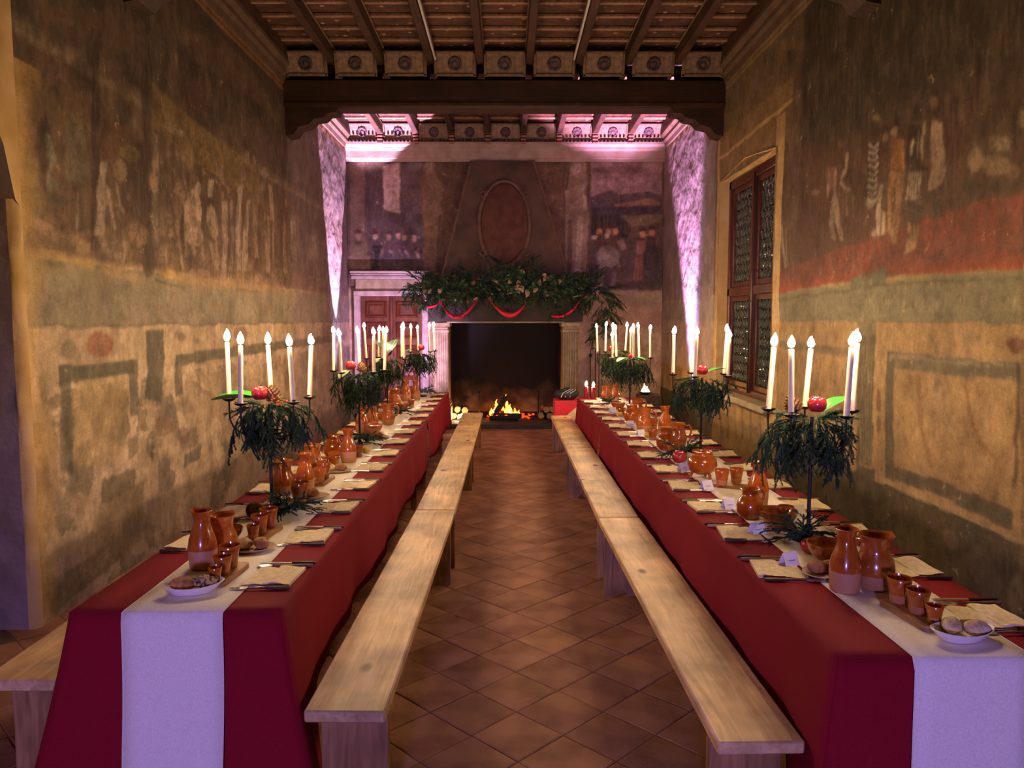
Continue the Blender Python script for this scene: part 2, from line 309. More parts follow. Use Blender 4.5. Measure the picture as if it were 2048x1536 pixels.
STROKES = {
'L': [('5f5136',0.5,[4.65,2.95,4.61,2.86,4.54,2.8,4.47,2.8,4.43,2.85,4.44,2.94,4.49,3.02,4.57,3.05,4.63,3.03]),
('2e2116',0.6,[4.51,2.71,4.48,2.59,4.43,2.53,4.38,2.54,4.36,2.62,4.37,2.73,4.41,2.83,4.46,2.86,4.5,2.81]),
('7c725a',0.65,[4.87,2.77,4.87,2.63,4.8,2.54,4.72,2.54,4.65,2.63,4.63,2.76,4.66,2.88,4.73,2.93,4.82,2.88]),
('938869',0.6,[4.77,2.65,4.77,2.56,4.73,2.51,4.68,2.51,4.63,2.57,4.62,2.65,4.64,2.73,4.69,2.76,4.74,2.73]),
('6e7058',0.55,[4.4,2.52,4.38,2.43,4.33,2.37,4.29,2.38,4.27,2.45,4.28,2.54,4.31,2.62,4.36,2.64,4.39,2.6]),
('8b8c77',0.6,[4.53,2.69,4.55,2.63,4.53,2.59,4.5,2.59,4.46,2.63,4.44,2.69,4.44,2.74,4.46,2.76,4.5,2.74]),
('3a2a1a',0.5,[5.05,3.26,5.0,3.17,4.89,3.09,4.78,3.08,4.71,3.12,4.72,3.2,4.79,3.28,4.91,3.33,5.01,3.33]),
('3e2c1c',0.5,[4.41,3.06,4.37,2.95,4.3,2.87,4.22,2.87,4.19,2.94,4.2,3.05,4.25,3.15,4.33,3.19,4.39,3.16]),
('a09a80',0.6,[4.46,2.75,4.49,2.62,4.43,2.44,4.46,2.44,4.53,2.63,4.49,2.76]),
('8d8670',0.6,[4.57,2.49,4.55,2.47,4.51,2.45,4.46,2.44,4.43,2.46,4.43,2.48,4.46,2.5,4.51,2.52,4.55,2.51]),
('7a7458',0.5,[4.51,2.41,4.48,2.38,4.39,2.36,4.3,2.35,4.24,2.36,4.25,2.38,4.3,2.41,4.4,2.43,4.48,2.43]),
('66614a',0.5,[4.67,2.42,4.64,2.4,4.58,2.37,4.51,2.37,4.47,2.38,4.47,2.4,4.52,2.43,4.58,2.44,4.65,2.44]),
('a3805a',0.7,[4.24,2.22,4.47,2.17,4.83,2.11,4.89,2.18,4.53,2.23,4.3,2.29]),
('b09055',0.7,[4.25,2.07,4.58,2.05,4.9,2.03,4.93,2.08,4.6,2.1,4.26,2.11]),
('5c4434',0.5,[4.89,2.29,4.84,2.26,4.74,2.23,4.62,2.23,4.55,2.23,4.55,2.26,4.62,2.29,4.74,2.3,4.85,2.31]),
('b58c6e',0.6,[4.5,2.22,4.47,2.21,4.41,2.21,4.34,2.21,4.31,2.23,4.32,2.25,4.37,2.25,4.43,2.25,4.49,2.24]),
('857a66',0.5,[4.38,2.32,4.37,2.28,4.34,2.26,4.32,2.26,4.31,2.29,4.31,2.33,4.33,2.37,4.35,2.38,4.37,2.36]),
('b09a7c',0.6,[4.75,2.38,4.75,2.3,4.73,2.25,4.72,2.27,4.72,2.33,4.73,2.41,4.74,2.48,4.75,2.49,4.76,2.45]),
('84735a',0.5,[4.86,2.39,4.85,2.33,4.84,2.3,4.82,2.31,4.82,2.35,4.82,2.42,4.83,2.46,4.85,2.48,4.86,2.45]),
('66582f',0.45,[4.32,2.02,4.58,2.01,4.59,2.05,4.33,2.06]),
('33251a',0.55,[5.01,3.52,4.92,2.77,4.88,2.15,4.99,2.16,5.03,2.79,5.12,3.56]),
('44342a',0.6,[5.68,3.97,5.6,2.91,5.55,2.05,5.7,2.06,5.76,2.94,5.83,4.03]),
('6f5b45',0.35,[5.83,4.03,5.76,2.94,5.69,2.06,5.74,2.06,5.81,2.96,5.88,4.05]),
('c2ab98',0.75,[5.12,2.7,5.11,2.67,5.07,2.65,5.04,2.64,5.01,2.66,5.01,2.69,5.04,2.72,5.08,2.73,5.11,2.73]),
('c0a48c',0.7,[5.02,2.67,4.97,2.53,4.97,2.37,4.93,2.25,5.03,2.25,5.06,2.38,5.06,2.54,5.11,2.68]),
('c7af96',0.6,[5.09,2.58,5.12,2.39,5.15,2.3,5.19,2.31,5.16,2.4,5.13,2.59]),
('b49a7e',0.5,[5.21,2.62,5.25,2.48,5.29,2.43,5.32,2.44,5.28,2.48,5.24,2.62]),
('b29478',0.6,[5.15,2.53,5.13,2.48,5.09,2.45,5.05,2.45,5.03,2.48,5.03,2.53,5.06,2.57,5.11,2.59,5.14,2.57]),
('54434a',0.5,[5.14,2.4,5.12,2.36,5.08,2.34,5.04,2.34,5.02,2.36,5.02,2.4,5.05,2.43,5.09,2.44,5.13,2.43]),
('4a352c',0.65,[5.7,2.83,5.64,2.7,5.52,2.62,5.39,2.62,5.32,2.7,5.33,2.81,5.42,2.92,5.55,2.97,5.66,2.93]),
('4f3c33',0.6,[5.64,2.6,5.59,2.49,5.47,2.42,5.34,2.43,5.27,2.5,5.28,2.6,5.37,2.69,5.49,2.73,5.6,2.7]),
('b08d62',0.6,[5.38,2.73,5.36,2.68,5.3,2.64,5.23,2.64,5.2,2.67,5.2,2.72,5.24,2.77,5.31,2.79,5.36,2.77]),
('70432e',0.5,[5.36,2.96,5.31,2.85,5.2,2.78,5.09,2.77,5.03,2.83,5.04,2.93,5.11,3.02,5.23,3.07,5.33,3.05]),
('8a7634',0.55,[5.58,2.87,5.52,2.83,5.41,2.8,5.32,2.8,5.27,2.83,5.3,2.87,5.38,2.9,5.48,2.92,5.56,2.9]),
('3d3430',0.5,[5.47,3.14,5.43,3.07,5.34,3.02,5.24,3.0,5.18,3.03,5.18,3.09,5.25,3.15,5.35,3.19,5.44,3.19]),
('7d6a5a',0.6,[5.55,3.07,5.54,3.02,5.51,2.98,5.48,2.98,5.47,3.02,5.47,3.08,5.5,3.13,5.53,3.15,5.55,3.12]),
('5e463a',0.5,[5.21,2.73,5.28,2.46,5.31,2.47,5.24,2.74]),
('a47e5c',0.6,[5.7,2.33,5.64,2.26,5.5,2.22,5.36,2.21,5.27,2.25,5.28,2.31,5.37,2.37,5.52,2.4,5.65,2.38]),
('9c7b60',0.6,[5.38,2.22,5.33,2.19,5.21,2.16,5.08,2.15,5.0,2.17,5.0,2.21,5.08,2.24,5.21,2.26,5.33,2.25]),
('4c3d2c',0.55,[5.77,2.15,5.73,2.06,5.66,2.0,5.59,2.02,5.55,2.09,5.56,2.18,5.61,2.26,5.69,2.29,5.75,2.24]),
('b2906c',0.6,[4.95,2.24,5.04,2.15,5.28,2.09,5.33,2.14,5.11,2.18,5.03,2.27]),
('b39468',0.6,[4.96,2.01,5.28,1.98,5.57,1.97,5.59,2.02,5.31,2.03,4.99,2.05]),
('c7a688',0.6,[5.26,2.24,5.3,2.13,5.34,2.14,5.3,2.25]),
('c09a76',0.6,[5.88,2.86,5.86,2.83,5.82,2.8,5.78,2.8,5.75,2.82,5.75,2.85,5.78,2.89,5.83,2.9,5.87,2.89]),
('b98c5e',0.6,[5.84,2.74,5.82,2.7,5.78,2.68,5.73,2.68,5.71,2.7,5.71,2.74,5.74,2.78,5.79,2.79,5.82,2.78]),
('d8c3a0',0.7,[5.71,2.66,5.81,2.65,5.82,2.67,5.72,2.67]),
('8f7132',0.65,[5.8,3.44,6.16,3.39,6.69,3.35,7.53,3.3,8.27,3.25,8.25,3.04,7.5,2.97,6.66,3.01,6.13,3.06,5.77,3.13]),
('b0987c',0.7,[6.16,3.22,6.2,3.2,6.18,3.17,6.13,3.15,6.06,3.14,6.01,3.16,6.0,3.19,6.03,3.21,6.09,3.23]),
('b8a287',0.7,[6.35,3.19,6.31,3.17,6.25,3.16,6.21,3.17,6.2,3.18,6.22,3.2,6.27,3.22,6.33,3.22,6.36,3.21]),
('4c3a1e',0.5,[6.47,3.24,6.46,3.21,6.43,3.2,6.4,3.19,6.38,3.2,6.38,3.23,6.4,3.25,6.44,3.26,6.46,3.26]),
('5c4a20',0.5,[6.67,3.14,6.66,3.12,6.62,3.1,6.59,3.09,6.57,3.11,6.57,3.13,6.59,3.15,6.63,3.16,6.66,3.16]),
('9c8048',0.5,[6.52,2.97,6.41,2.93,6.28,2.92,6.19,2.95,6.17,2.99,6.24,3.04,6.37,3.07,6.49,3.06,6.55,3.02]),
('6f5316',0.6,[6.91,3.04,6.88,3.0,6.82,2.96,6.75,2.96,6.71,2.98,6.71,3.02,6.76,3.06,6.83,3.08,6.88,3.07]),
('7a5c3c',0.45,[6.21,3.95,7.22,4.28,8.35,4.22,9.04,3.92,8.01,3.97,6.73,3.86]),
('5a2f22',0.4,[6.85,3.68,6.78,3.53,6.63,3.42,6.48,3.41,6.39,3.49,6.4,3.62,6.51,3.76,6.67,3.83,6.8,3.81]),
('3d2c24',0.4,[6.67,3.76,6.61,3.58,6.48,3.46,6.35,3.46,6.27,3.56,6.29,3.72,6.38,3.87,6.52,3.94,6.64,3.9]),
('4c443c',0.4,[6.14,3.71,6.08,3.54,5.97,3.44,5.86,3.43,5.8,3.52,5.81,3.67,5.9,3.81,6.01,3.88,6.11,3.84]),
('4c3a30',0.5,[6.45,2.89,6.37,2.77,6.19,2.69,6.01,2.68,5.9,2.74,5.91,2.84,6.03,2.95,6.22,3.0,6.38,2.98]),
('4a3628',0.5,[6.19,2.57,6.14,2.47,6.05,2.4,5.96,2.41,5.91,2.48,5.91,2.59,5.98,2.67,6.08,2.71,6.16,2.67]),
('86705c',0.5,[6.08,2.48,6.03,2.43,5.93,2.39,5.81,2.38,5.75,2.42,5.75,2.46,5.83,2.51,5.94,2.54,6.04,2.53]),
('a98266',0.6,[6.33,2.67,6.29,2.57,6.22,2.51,6.15,2.52,6.1,2.59,6.11,2.69,6.17,2.77,6.25,2.81,6.31,2.77]),
('d0aa8c',0.85,[6.68,2.62,6.62,2.49,6.5,2.41,6.37,2.42,6.3,2.51,6.31,2.63,6.4,2.74,6.53,2.79,6.64,2.74]),
('c8a284',0.75,[6.68,2.43,6.62,2.37,6.51,2.32,6.39,2.32,6.31,2.36,6.32,2.42,6.4,2.48,6.53,2.5,6.63,2.48]),
('c39f80',0.7,[6.36,2.35,6.43,2.24,6.51,2.25,6.44,2.37]),
('b2967a',0.6,[6.59,2.42,6.61,2.21,6.68,2.22,6.67,2.43]),
('cbb898',0.7,[6.86,2.93,6.8,2.77,6.92,2.78,6.98,2.94]),
('c9b596',0.6,[6.69,2.82,6.67,2.78,6.62,2.75,6.57,2.75,6.54,2.77,6.54,2.81,6.58,2.85,6.63,2.87,6.67,2.85]),
('c2a684',0.7,[7.03,2.59,7.03,2.48,6.97,2.42,6.87,2.43,6.8,2.49,6.77,2.59,6.8,2.68,6.88,2.71,6.97,2.67]),
('ae9172',0.6,[6.77,2.39,6.89,2.19,6.97,2.2,6.84,2.41]),
('b2967a',0.5,[6.93,2.41,6.93,2.15,7.01,2.15,7.0,2.42]),
('b89a80',0.7,[7.13,2.79,7.12,2.43,7.03,2.02,7.16,2.03,7.26,2.45,7.27,2.81]),
('b4957a',0.6,[7.33,2.82,7.35,2.46,7.21,2.05,7.31,2.06,7.45,2.47,7.43,2.84]),
('c4aa92',0.65,[7.6,3.01,7.47,2.7,7.48,2.18,7.6,2.19,7.59,2.72,7.73,3.03]),
('c2a88e',0.6,[7.82,2.9,7.71,2.64,7.62,2.17,7.75,2.17,7.85,2.65,7.96,2.92]),
('a7837a',0.6,[7.84,3.15,7.8,3.09,7.73,3.05,7.66,3.05,7.61,3.08,7.61,3.13,7.67,3.18,7.75,3.2,7.81,3.19]),
('b69c88',0.5,[7.12,3.1,7.15,2.93,7.22,2.94,7.2,3.12]),
('4c362c',0.45,[7.58,2.77,7.54,2.64,7.48,2.57,7.42,2.58,7.38,2.67,7.39,2.8,7.45,2.91,7.51,2.94,7.56,2.89]),
('55402f',0.45,[7.13,2.7,7.1,2.58,7.04,2.52,6.99,2.53,6.96,2.62,6.97,2.74,7.01,2.84,7.07,2.87,7.12,2.82]),
('8c7058',0.5,[8.19,2.75,8.14,2.54,8.06,2.43,7.97,2.46,7.93,2.61,7.95,2.82,8.02,2.99,8.11,3.04,8.18,2.94]),
('ae9080',0.6,[8.34,3.31,8.28,3.07,8.42,3.09,8.48,3.34]),
('bb9c86',0.55,[8.54,3.17,8.56,2.79,8.69,2.81,8.67,3.19]),
('6c4a42',0.5,[8.82,3.38,8.85,2.83,8.73,2.38,8.93,2.39,9.04,2.85,9.01,3.42]),
('a27c68',0.6,[7.82,3.39,7.78,3.26,7.92,3.28,7.96,3.41]),
('b38668',0.6,[8.05,3.38,8.05,3.28,8.13,3.3,8.13,3.4]),
('3a2a20',0.5,[8.05,3.48,8.0,3.44,7.89,3.4,7.77,3.38,7.7,3.39,7.7,3.42,7.78,3.47,7.9,3.5,8.01,3.51]),
('5c3a38',0.5,[9.18,2.99,9.13,2.76,9.05,2.63,8.97,2.66,8.93,2.84,8.95,3.07,9.02,3.26,9.11,3.31,9.17,3.21]),
('b79f8c',0.55,[9.37,2.95,9.39,2.48,9.6,2.5,9.57,2.98]),
('7c5a50',0.5,[9.69,2.94,9.68,2.32,9.92,2.34,9.93,2.97]),
('c0a592',0.55,[10.18,2.8,10.18,2.48,10.66,2.52,10.66,2.86]),
('8a6c66',0.5,[10.89,3.15,10.92,2.54,11.16,2.56,11.12,3.19]),
('4c3434',0.4,[10.26,2.81,10.19,2.6,10.04,2.48,9.9,2.5,9.82,2.66,9.84,2.87,9.95,3.05,10.1,3.11,10.22,3.02]),
('4e3a3c',0.4,[11.06,2.83,10.98,2.55,10.83,2.4,10.68,2.44,10.6,2.65,10.63,2.92,10.74,3.15,10.9,3.22,11.03,3.09]),
('a58e90',0.4,[11.67,2.89,11.61,2.65,11.5,2.51,11.39,2.55,11.34,2.73,11.36,2.98,11.45,3.18,11.56,3.24,11.65,3.12]),
('8a503a',0.5,[9.42,2.11,10.66,2.06,12.27,1.99,12.57,2.2,10.89,2.24,9.6,2.27]),
('ad8a60',0.6,[5.88,2.03,6.55,1.98,7.41,2.0,8.87,2.04,8.89,2.16,7.43,2.1,6.6,2.07,5.94,2.11]),
('c0a05e',0.6,[6.3,2.05,6.22,2.03,6.07,2.02,5.91,2.03,5.81,2.05,5.83,2.07,5.94,2.09,6.1,2.09,6.25,2.08]),
('c0976e',0.6,[6.84,2.1,6.77,2.08,6.61,2.08,6.45,2.08,6.35,2.1,6.36,2.12,6.48,2.14,6.64,2.14,6.79,2.12]),
('5e4a30',0.5,[5.73,1.99,6.26,1.95,6.28,1.97,5.75,2.01]),
('b7916c',0.6,[8.51,2.14,8.33,2.1,7.94,2.09,7.55,2.09,7.32,2.12,7.33,2.14,7.58,2.17,7.98,2.18,8.36,2.17]),
('7c6446',0.5,[7.41,2.0,8.15,1.98,8.16,2.0,7.42,2.02]),
('ad846a',0.5,[9.06,2.17,8.99,2.07,8.82,2.01,8.65,2.02,8.54,2.09,8.55,2.19,8.67,2.27,8.85,2.3,9.01,2.26]),
('b1906a',0.5,[5.84,2.27,5.84,2.08,5.99,2.09,5.99,2.28]),
('c9ac86',0.5,[6.18,2.3,6.21,2.1,6.25,2.11,6.22,2.31]),
('595540',0.8,[5.57,1.64,5.57,1.35,5.5,1.14,5.77,1.1,5.84,1.33,5.85,1.64]),
('595540',0.85,[4.46,1.44,5.38,1.44,5.38,1.34,4.45,1.34]),
('595540',0.7,[4.46,1.44,4.58,1.44,4.58,0.78,4.44,0.84]),
('595540',0.7,[5.3,1.44,5.44,1.44,5.42,1.04,5.29,1.04]),
('595540',0.75,[6.04,1.44,8.11,1.46,12.36,1.47,12.35,1.38,8.1,1.36,6.03,1.34]),
('595540',0.75,[6.04,1.44,6.17,1.45,6.16,1.11,6.02,1.1]),
('9a5a38',0.8,[5.11,1.55,5.08,1.51,5.02,1.48,4.95,1.47,4.87,1.48,4.8,1.5,4.77,1.54,4.78,1.58,4.81,1.61,4.88,1.63,4.96,1.63,5.04,1.62,5.09,1.59]),
('b07a50',0.5,[4.96,1.58,4.94,1.56,4.9,1.55,4.85,1.55,4.82,1.57,4.82,1.59,4.85,1.6,4.9,1.61,4.94,1.59]),
('8e5a42',0.6,[7.75,1.56,7.68,1.51,7.55,1.49,7.4,1.51,7.31,1.55,7.31,1.6,7.41,1.64,7.56,1.65,7.69,1.62]),
('86584a',0.5,[11.38,1.54,11.29,1.46,11.06,1.43,10.82,1.45,10.68,1.51,10.68,1.59,10.84,1.64,11.08,1.65,11.3,1.61]),
('7d7458',0.6,[4.67,1.53,4.65,1.49,4.59,1.47,4.53,1.48,4.5,1.51,4.5,1.56,4.54,1.59,4.6,1.6,4.65,1.57]),
('6c6248',0.7,[4.34,1.32,4.34,1.26,4.32,1.23,4.29,1.24,4.27,1.29,4.26,1.35,4.27,1.4,4.3,1.42,4.33,1.38]),
('a09268',0.6,[4.36,1.35,4.36,1.3,4.35,1.28,4.33,1.29,4.32,1.32,4.31,1.37,4.32,1.41,4.33,1.41,4.35,1.39]),
('b99a5e',0.55,[4.6,1.32,5.29,1.33,5.26,1.02,5.12,0.74,4.59,0.84]),
('b08f66',0.35,[6.17,1.29,12.34,1.3,12.27,0.42,7.73,0.65,6.27,0.81]),
('8c6e4a',0.5,[5.02,1.3,4.84,1.09,4.77,0.91,4.86,0.88,4.94,1.06,5.11,1.27]),
('787058',0.5,[5.17,1.04,5.06,0.89,5.13,0.87,5.25,1.02]),
('8a6c52',0.5,[6.27,1.21,6.79,0.98,6.86,1.01,6.33,1.23]),
('9a7a5c',0.5,[6.49,1.26,6.93,1.09,6.97,1.11,6.53,1.27]),
('75684e',0.6,[6.24,1.54,6.18,1.54,6.11,1.55,6.05,1.58,6.03,1.61,6.07,1.62,6.13,1.62,6.21,1.6,6.25,1.57]),
('75684e',0.6,[6.52,1.53,6.5,1.51,6.46,1.5,6.41,1.5,6.38,1.52,6.38,1.55,6.42,1.56,6.46,1.56,6.51,1.55]),
('957660',0.45,[7.06,1.14,8.04,0.9,8.09,0.94,7.1,1.17]),
('957660',0.4,[8.4,1.2,9.37,0.95,9.45,0.98,8.46,1.23]),
('cdb48c',0.9,[5.03,0.77,5.02,0.75,4.99,0.73,4.97,0.75,4.95,0.77,4.96,0.8,4.97,0.82,5.0,0.82,5.02,0.81]),
('6e6342',0.6,[5.23,0.89,5.38,0.91,5.37,0.8,5.24,0.75]),
('5c5240',0.65,[4.89,0.69,5.32,0.68,5.31,0.55,4.87,0.53]),
('575240',0.7,[6.15,0.64,6.48,0.64,6.45,0.53,6.12,0.53]),
('6b6450',0.6,[5.67,0.67,5.88,0.65,5.9,0.39,5.69,0.42]),
('8c6a4e',0.6,[5.99,0.89,5.94,0.84,5.83,0.83,5.72,0.85,5.66,0.91,5.66,0.96,5.74,1.0,5.85,0.99,5.95,0.95]),
('775c50',0.5,[6.25,0.77,6.22,0.73,6.13,0.72,6.05,0.74,6.0,0.79,6.0,0.83,6.06,0.86,6.15,0.86,6.22,0.82]),
('cbab80',0.6,[6.3,0.64,6.21,0.63,5.99,0.66,5.75,0.71,5.61,0.75,5.61,0.77,5.76,0.76,5.99,0.72,6.21,0.68]),
('c59c74',0.6,[5.77,1.05,5.73,1.04,5.61,1.05,5.49,1.07,5.41,1.09,5.41,1.1,5.49,1.1,5.62,1.09,5.73,1.07]),
('7c6640',0.6,[4.84,0.54,5.46,0.57,5.39,0.22,5.06,0.11,4.69,0.13]),
('6a583c',0.7,[4.18,0.22,5.08,0.27,5.06,0.11,4.52,0.06,4.07,-0.02]),
('695440',0.55,[5.41,0.21,5.36,0.16,5.27,0.15,5.17,0.19,5.1,0.26,5.11,0.33,5.18,0.37,5.28,0.35,5.37,0.29]),
('c09a70',0.5,[4.4,0.97,4.37,0.86,4.3,0.81,4.23,0.85,4.2,0.94,4.21,1.06,4.26,1.14,4.33,1.15,4.38,1.08]),
('bf9a78',0.45,[4.48,0.8,4.43,0.7,4.34,0.66,4.25,0.7,4.2,0.8,4.21,0.92,4.27,0.99,4.37,1.0,4.45,0.92]),
('d0b088',0.7,[4.12,1.28,4.15,1.06,4.3,0.98,4.33,0.8,4.5,0.66,4.53,0.67,4.37,0.8,4.34,0.98,4.18,1.06,4.16,1.28]),
('b39470',0.4,[4.79,0.55,4.73,0.5,4.59,0.51,4.46,0.55,4.37,0.62,4.38,0.68,4.47,0.7,4.61,0.68,4.74,0.62])],
'R': [('8f4630',0.85,[7.37,1.94,6.5,1.98,5.74,2.0,5.21,2.03,4.44,1.98,3.81,1.96,3.84,2.34,4.19,2.35,4.47,2.35,4.79,2.32,5.23,2.26,5.85,2.27,6.51,2.21,7.39,2.16]),
('6d6a52',0.9,[5.74,2.02,5.21,2.06,5.2,1.94,5.73,1.93]),
('6a4632',0.55,[7.48,3.32,6.38,3.12,5.34,2.8,5.3,2.29,5.85,2.27,6.51,2.21,7.39,2.16]),
('5c3630',0.4,[5.82,2.45,5.92,2.37,6.22,2.35,6.61,2.41,6.9,2.53,6.91,2.65,6.64,2.7,6.25,2.66,5.94,2.56]),
('5a3f38',0.6,[7.29,3.08,7.27,2.64,7.1,2.61,7.12,3.04]),
('b89a80',0.7,[7.25,2.59,7.1,2.18,7.04,2.18,7.19,2.58]),
('a88a70',0.5,[7.12,2.55,7.04,2.2,7.0,2.2,7.08,2.54]),
('77604a',0.6,[6.92,3.07,6.94,2.77,7.01,2.47,6.88,2.45,6.81,2.75,6.79,3.04]),
('5c3c34',0.5,[6.82,2.96,6.7,2.56,6.54,2.41,6.42,2.42,6.57,2.55,6.69,2.94]),
('6e4a3a',0.5,[7.13,2.25,7.14,2.23,7.19,2.21,7.24,2.22,7.28,2.25,7.28,2.28,7.25,2.31,7.2,2.31,7.15,2.29]),
('9c7860',0.7,[6.36,2.74,6.38,2.73,6.43,2.73,6.49,2.74,6.52,2.76,6.53,2.78,6.49,2.79,6.43,2.78,6.38,2.76]),
('9a6a5a',0.65,[6.22,2.92,6.22,2.74,6.03,2.71,6.03,2.88]),
('b98d7a',0.6,[6.19,2.87,6.22,2.68,6.18,2.67,6.15,2.86]),
('b98d7a',0.5,[6.08,2.87,6.08,2.68,6.04,2.67,6.04,2.86]),
('b49c7e',0.8,[5.9,2.96,5.9,2.84,5.97,2.8,5.93,2.78,5.85,2.82,5.84,2.95]),
('b49c7e',0.75,[5.99,2.77,5.9,2.69,5.79,2.65,5.77,2.67,5.86,2.7,5.93,2.77]),
('8a6a50',0.5,[5.95,3.03,5.96,3.01,5.99,3.01,6.02,3.02,6.05,3.04,6.05,3.06,6.03,3.07,5.99,3.07,5.96,3.05]),
('a78e70',0.6,[6.1,2.68,6.13,2.53,6.16,2.46,6.09,2.33,6.01,2.33,6.07,2.45,6.05,2.52,6.02,2.67]),
('b2977a',0.65,[6.08,2.66,6.05,2.48,5.94,2.31,5.87,2.31,5.96,2.47,6.0,2.65]),
('ad9678',0.5,[5.86,2.62,5.85,2.49,5.81,2.49,5.83,2.62]),
('a58a6c',0.4,[5.74,2.62,5.73,2.52,5.7,2.51,5.71,2.62]),
('4c3428',0.35,[5.51,2.62,5.55,2.52,5.66,2.47,5.8,2.51,5.91,2.62,5.92,2.75,5.83,2.83,5.69,2.83,5.57,2.74]),
('b59a70',0.6,[5.37,3.08,5.38,3.07,5.41,3.07,5.44,3.08,5.47,3.1,5.47,3.12,5.45,3.13,5.41,3.12,5.38,3.11]),
('4c3626',0.6,[5.36,3.0,5.38,2.97,5.42,2.97,5.47,2.98,5.5,3.02,5.51,3.05,5.48,3.07,5.43,3.06,5.38,3.04]),
('4c3a34',0.8,[5.5,2.95,5.53,2.77,5.53,2.51,5.37,2.48,5.36,2.73,5.33,2.91]),
('c9b296',0.85,[5.53,2.94,5.43,2.89,5.36,2.91,5.39,2.93,5.45,2.91,5.51,2.95]),
('c9b296',0.85,[5.53,2.89,5.43,2.85,5.36,2.87,5.39,2.89,5.44,2.87,5.51,2.9]),
('c9b296',0.85,[5.53,2.84,5.43,2.8,5.36,2.82,5.39,2.84,5.44,2.82,5.51,2.85]),
('c9b296',0.85,[5.52,2.79,5.42,2.75,5.35,2.77,5.38,2.79,5.43,2.77,5.5,2.8]),
('c9b296',0.85,[5.52,2.74,5.42,2.7,5.35,2.73,5.38,2.74,5.43,2.72,5.5,2.75]),
('c9b296',0.85,[5.52,2.69,5.42,2.65,5.35,2.68,5.38,2.69,5.42,2.67,5.5,2.71]),
('c9b296',0.85,[5.52,2.64,5.41,2.6,5.34,2.63,5.38,2.65,5.42,2.62,5.5,2.66]),
('c9b296',0.85,[5.52,2.6,5.41,2.56,5.34,2.58,5.38,2.6,5.42,2.58,5.5,2.61]),
('c9b296',0.85,[5.52,2.55,5.4,2.51,5.34,2.54,5.37,2.55,5.41,2.53,5.5,2.56]),
('c3aa90',0.4,[5.37,2.52,5.39,2.49,5.43,2.48,5.49,2.5,5.53,2.52,5.53,2.55,5.5,2.57,5.44,2.57,5.39,2.54]),
('c4a88a',0.8,[5.33,2.63,5.36,2.46,5.36,2.29,5.3,2.29,5.3,2.45,5.27,2.62]),
('b89c7e',0.7,[5.39,2.34,5.43,2.3,5.38,2.28,5.34,2.32]),
('c9ac88',0.8,[5.29,2.45,5.29,2.29,5.23,2.28,5.23,2.44]),
('3c261c',0.7,[5.24,2.96,5.25,2.94,5.29,2.93,5.34,2.95,5.37,2.98,5.37,3.01,5.34,3.03,5.3,3.02,5.25,3.0]),
('a07850',0.6,[5.22,2.92,5.23,2.9,5.26,2.9,5.3,2.91,5.33,2.93,5.33,2.95,5.3,2.96,5.27,2.96,5.23,2.94]),
('5c2f28',0.75,[5.36,2.92,5.34,2.75,5.23,2.72,5.24,2.89]),
('3c2a1c',0.7,[5.08,3.0,5.09,2.97,5.12,2.96,5.16,2.98,5.18,3.01,5.18,3.04,5.16,3.06,5.13,3.05,5.09,3.03]),
('b8926a',0.75,[5.11,2.93,5.12,2.91,5.14,2.9,5.17,2.92,5.2,2.94,5.2,2.97,5.18,2.98,5.15,2.98,5.12,2.96]),
('a8682c',0.85,[5.2,2.91,5.19,2.7,5.01,2.67,5.03,2.87]),
('b0804a',0.85,[5.19,2.69,5.21,2.51,5.22,2.28,5.13,2.27,5.13,2.49,5.1,2.67]),
('b0804a',0.8,[5.09,2.67,5.11,2.5,5.15,2.22,5.06,2.21,5.03,2.48,5.01,2.65]),
('c08a4a',0.6,[5.06,2.87,5.03,2.67,5.0,2.66,5.03,2.86]),
('6c4a2c',0.5,[5.23,2.53,5.24,2.28,5.2,2.28,5.19,2.52]),
('3a281c',0.75,[4.83,2.98,4.84,2.95,4.87,2.94,4.91,2.95,4.94,2.99,4.94,3.03,4.92,3.05,4.88,3.04,4.84,3.02]),
('3f2d24',0.8,[4.99,2.94,4.99,2.7,4.85,2.66,4.84,2.9]),
('c9b496',0.8,[4.93,2.85,4.95,2.75,4.92,2.74,4.9,2.84]),
('c2ab8a',0.75,[4.82,2.92,4.82,2.69,4.8,2.69,4.79,2.91]),
('a5907a',0.6,[4.87,2.88,4.87,2.7,4.85,2.7,4.85,2.88]),
('4a342a',0.8,[4.97,2.66,4.71,2.6,4.7,2.62,4.97,2.69]),
('6c5040',0.7,[4.96,2.65,5.0,2.35,4.81,2.32,4.78,2.6]),
('cdb594',0.85,[4.95,2.64,4.98,2.47,4.96,2.47,4.93,2.64]),
('cdb594',0.85,[4.92,2.63,4.95,2.47,4.93,2.46,4.9,2.63]),
('cdb594',0.85,[4.89,2.63,4.92,2.46,4.9,2.46,4.87,2.62]),
('cdb594',0.85,[4.86,2.62,4.88,2.46,4.87,2.46,4.84,2.62]),
('cdb594',0.85,[4.83,2.62,4.85,2.46,4.84,2.45,4.81,2.61]),
('4c3c3a',0.7,[4.96,2.42,4.78,2.36,4.76,2.4,4.94,2.46]),
('5e4a3e',0.6,[4.99,2.41,4.97,2.31,4.85,2.3,4.87,2.4]),
('bb8c58',0.85,[4.95,2.32,4.94,2.22,4.97,2.16,4.92,2.15,4.88,2.21,4.9,2.31]),
('bb8c58',0.85,[4.87,2.31,4.88,2.21,4.91,2.16,4.86,2.14,4.83,2.2,4.81,2.3]),
('c09a64',0.8,[4.87,2.15,4.88,2.14,4.91,2.13,4.95,2.13,4.98,2.13,4.99,2.14,4.97,2.15,4.93,2.16,4.89,2.16]),
('a0805c',0.6,[4.65,2.99,4.66,2.97,4.69,2.96,4.73,2.98,4.76,3.0,4.76,3.03,4.74,3.05,4.7,3.04,4.67,3.02]),
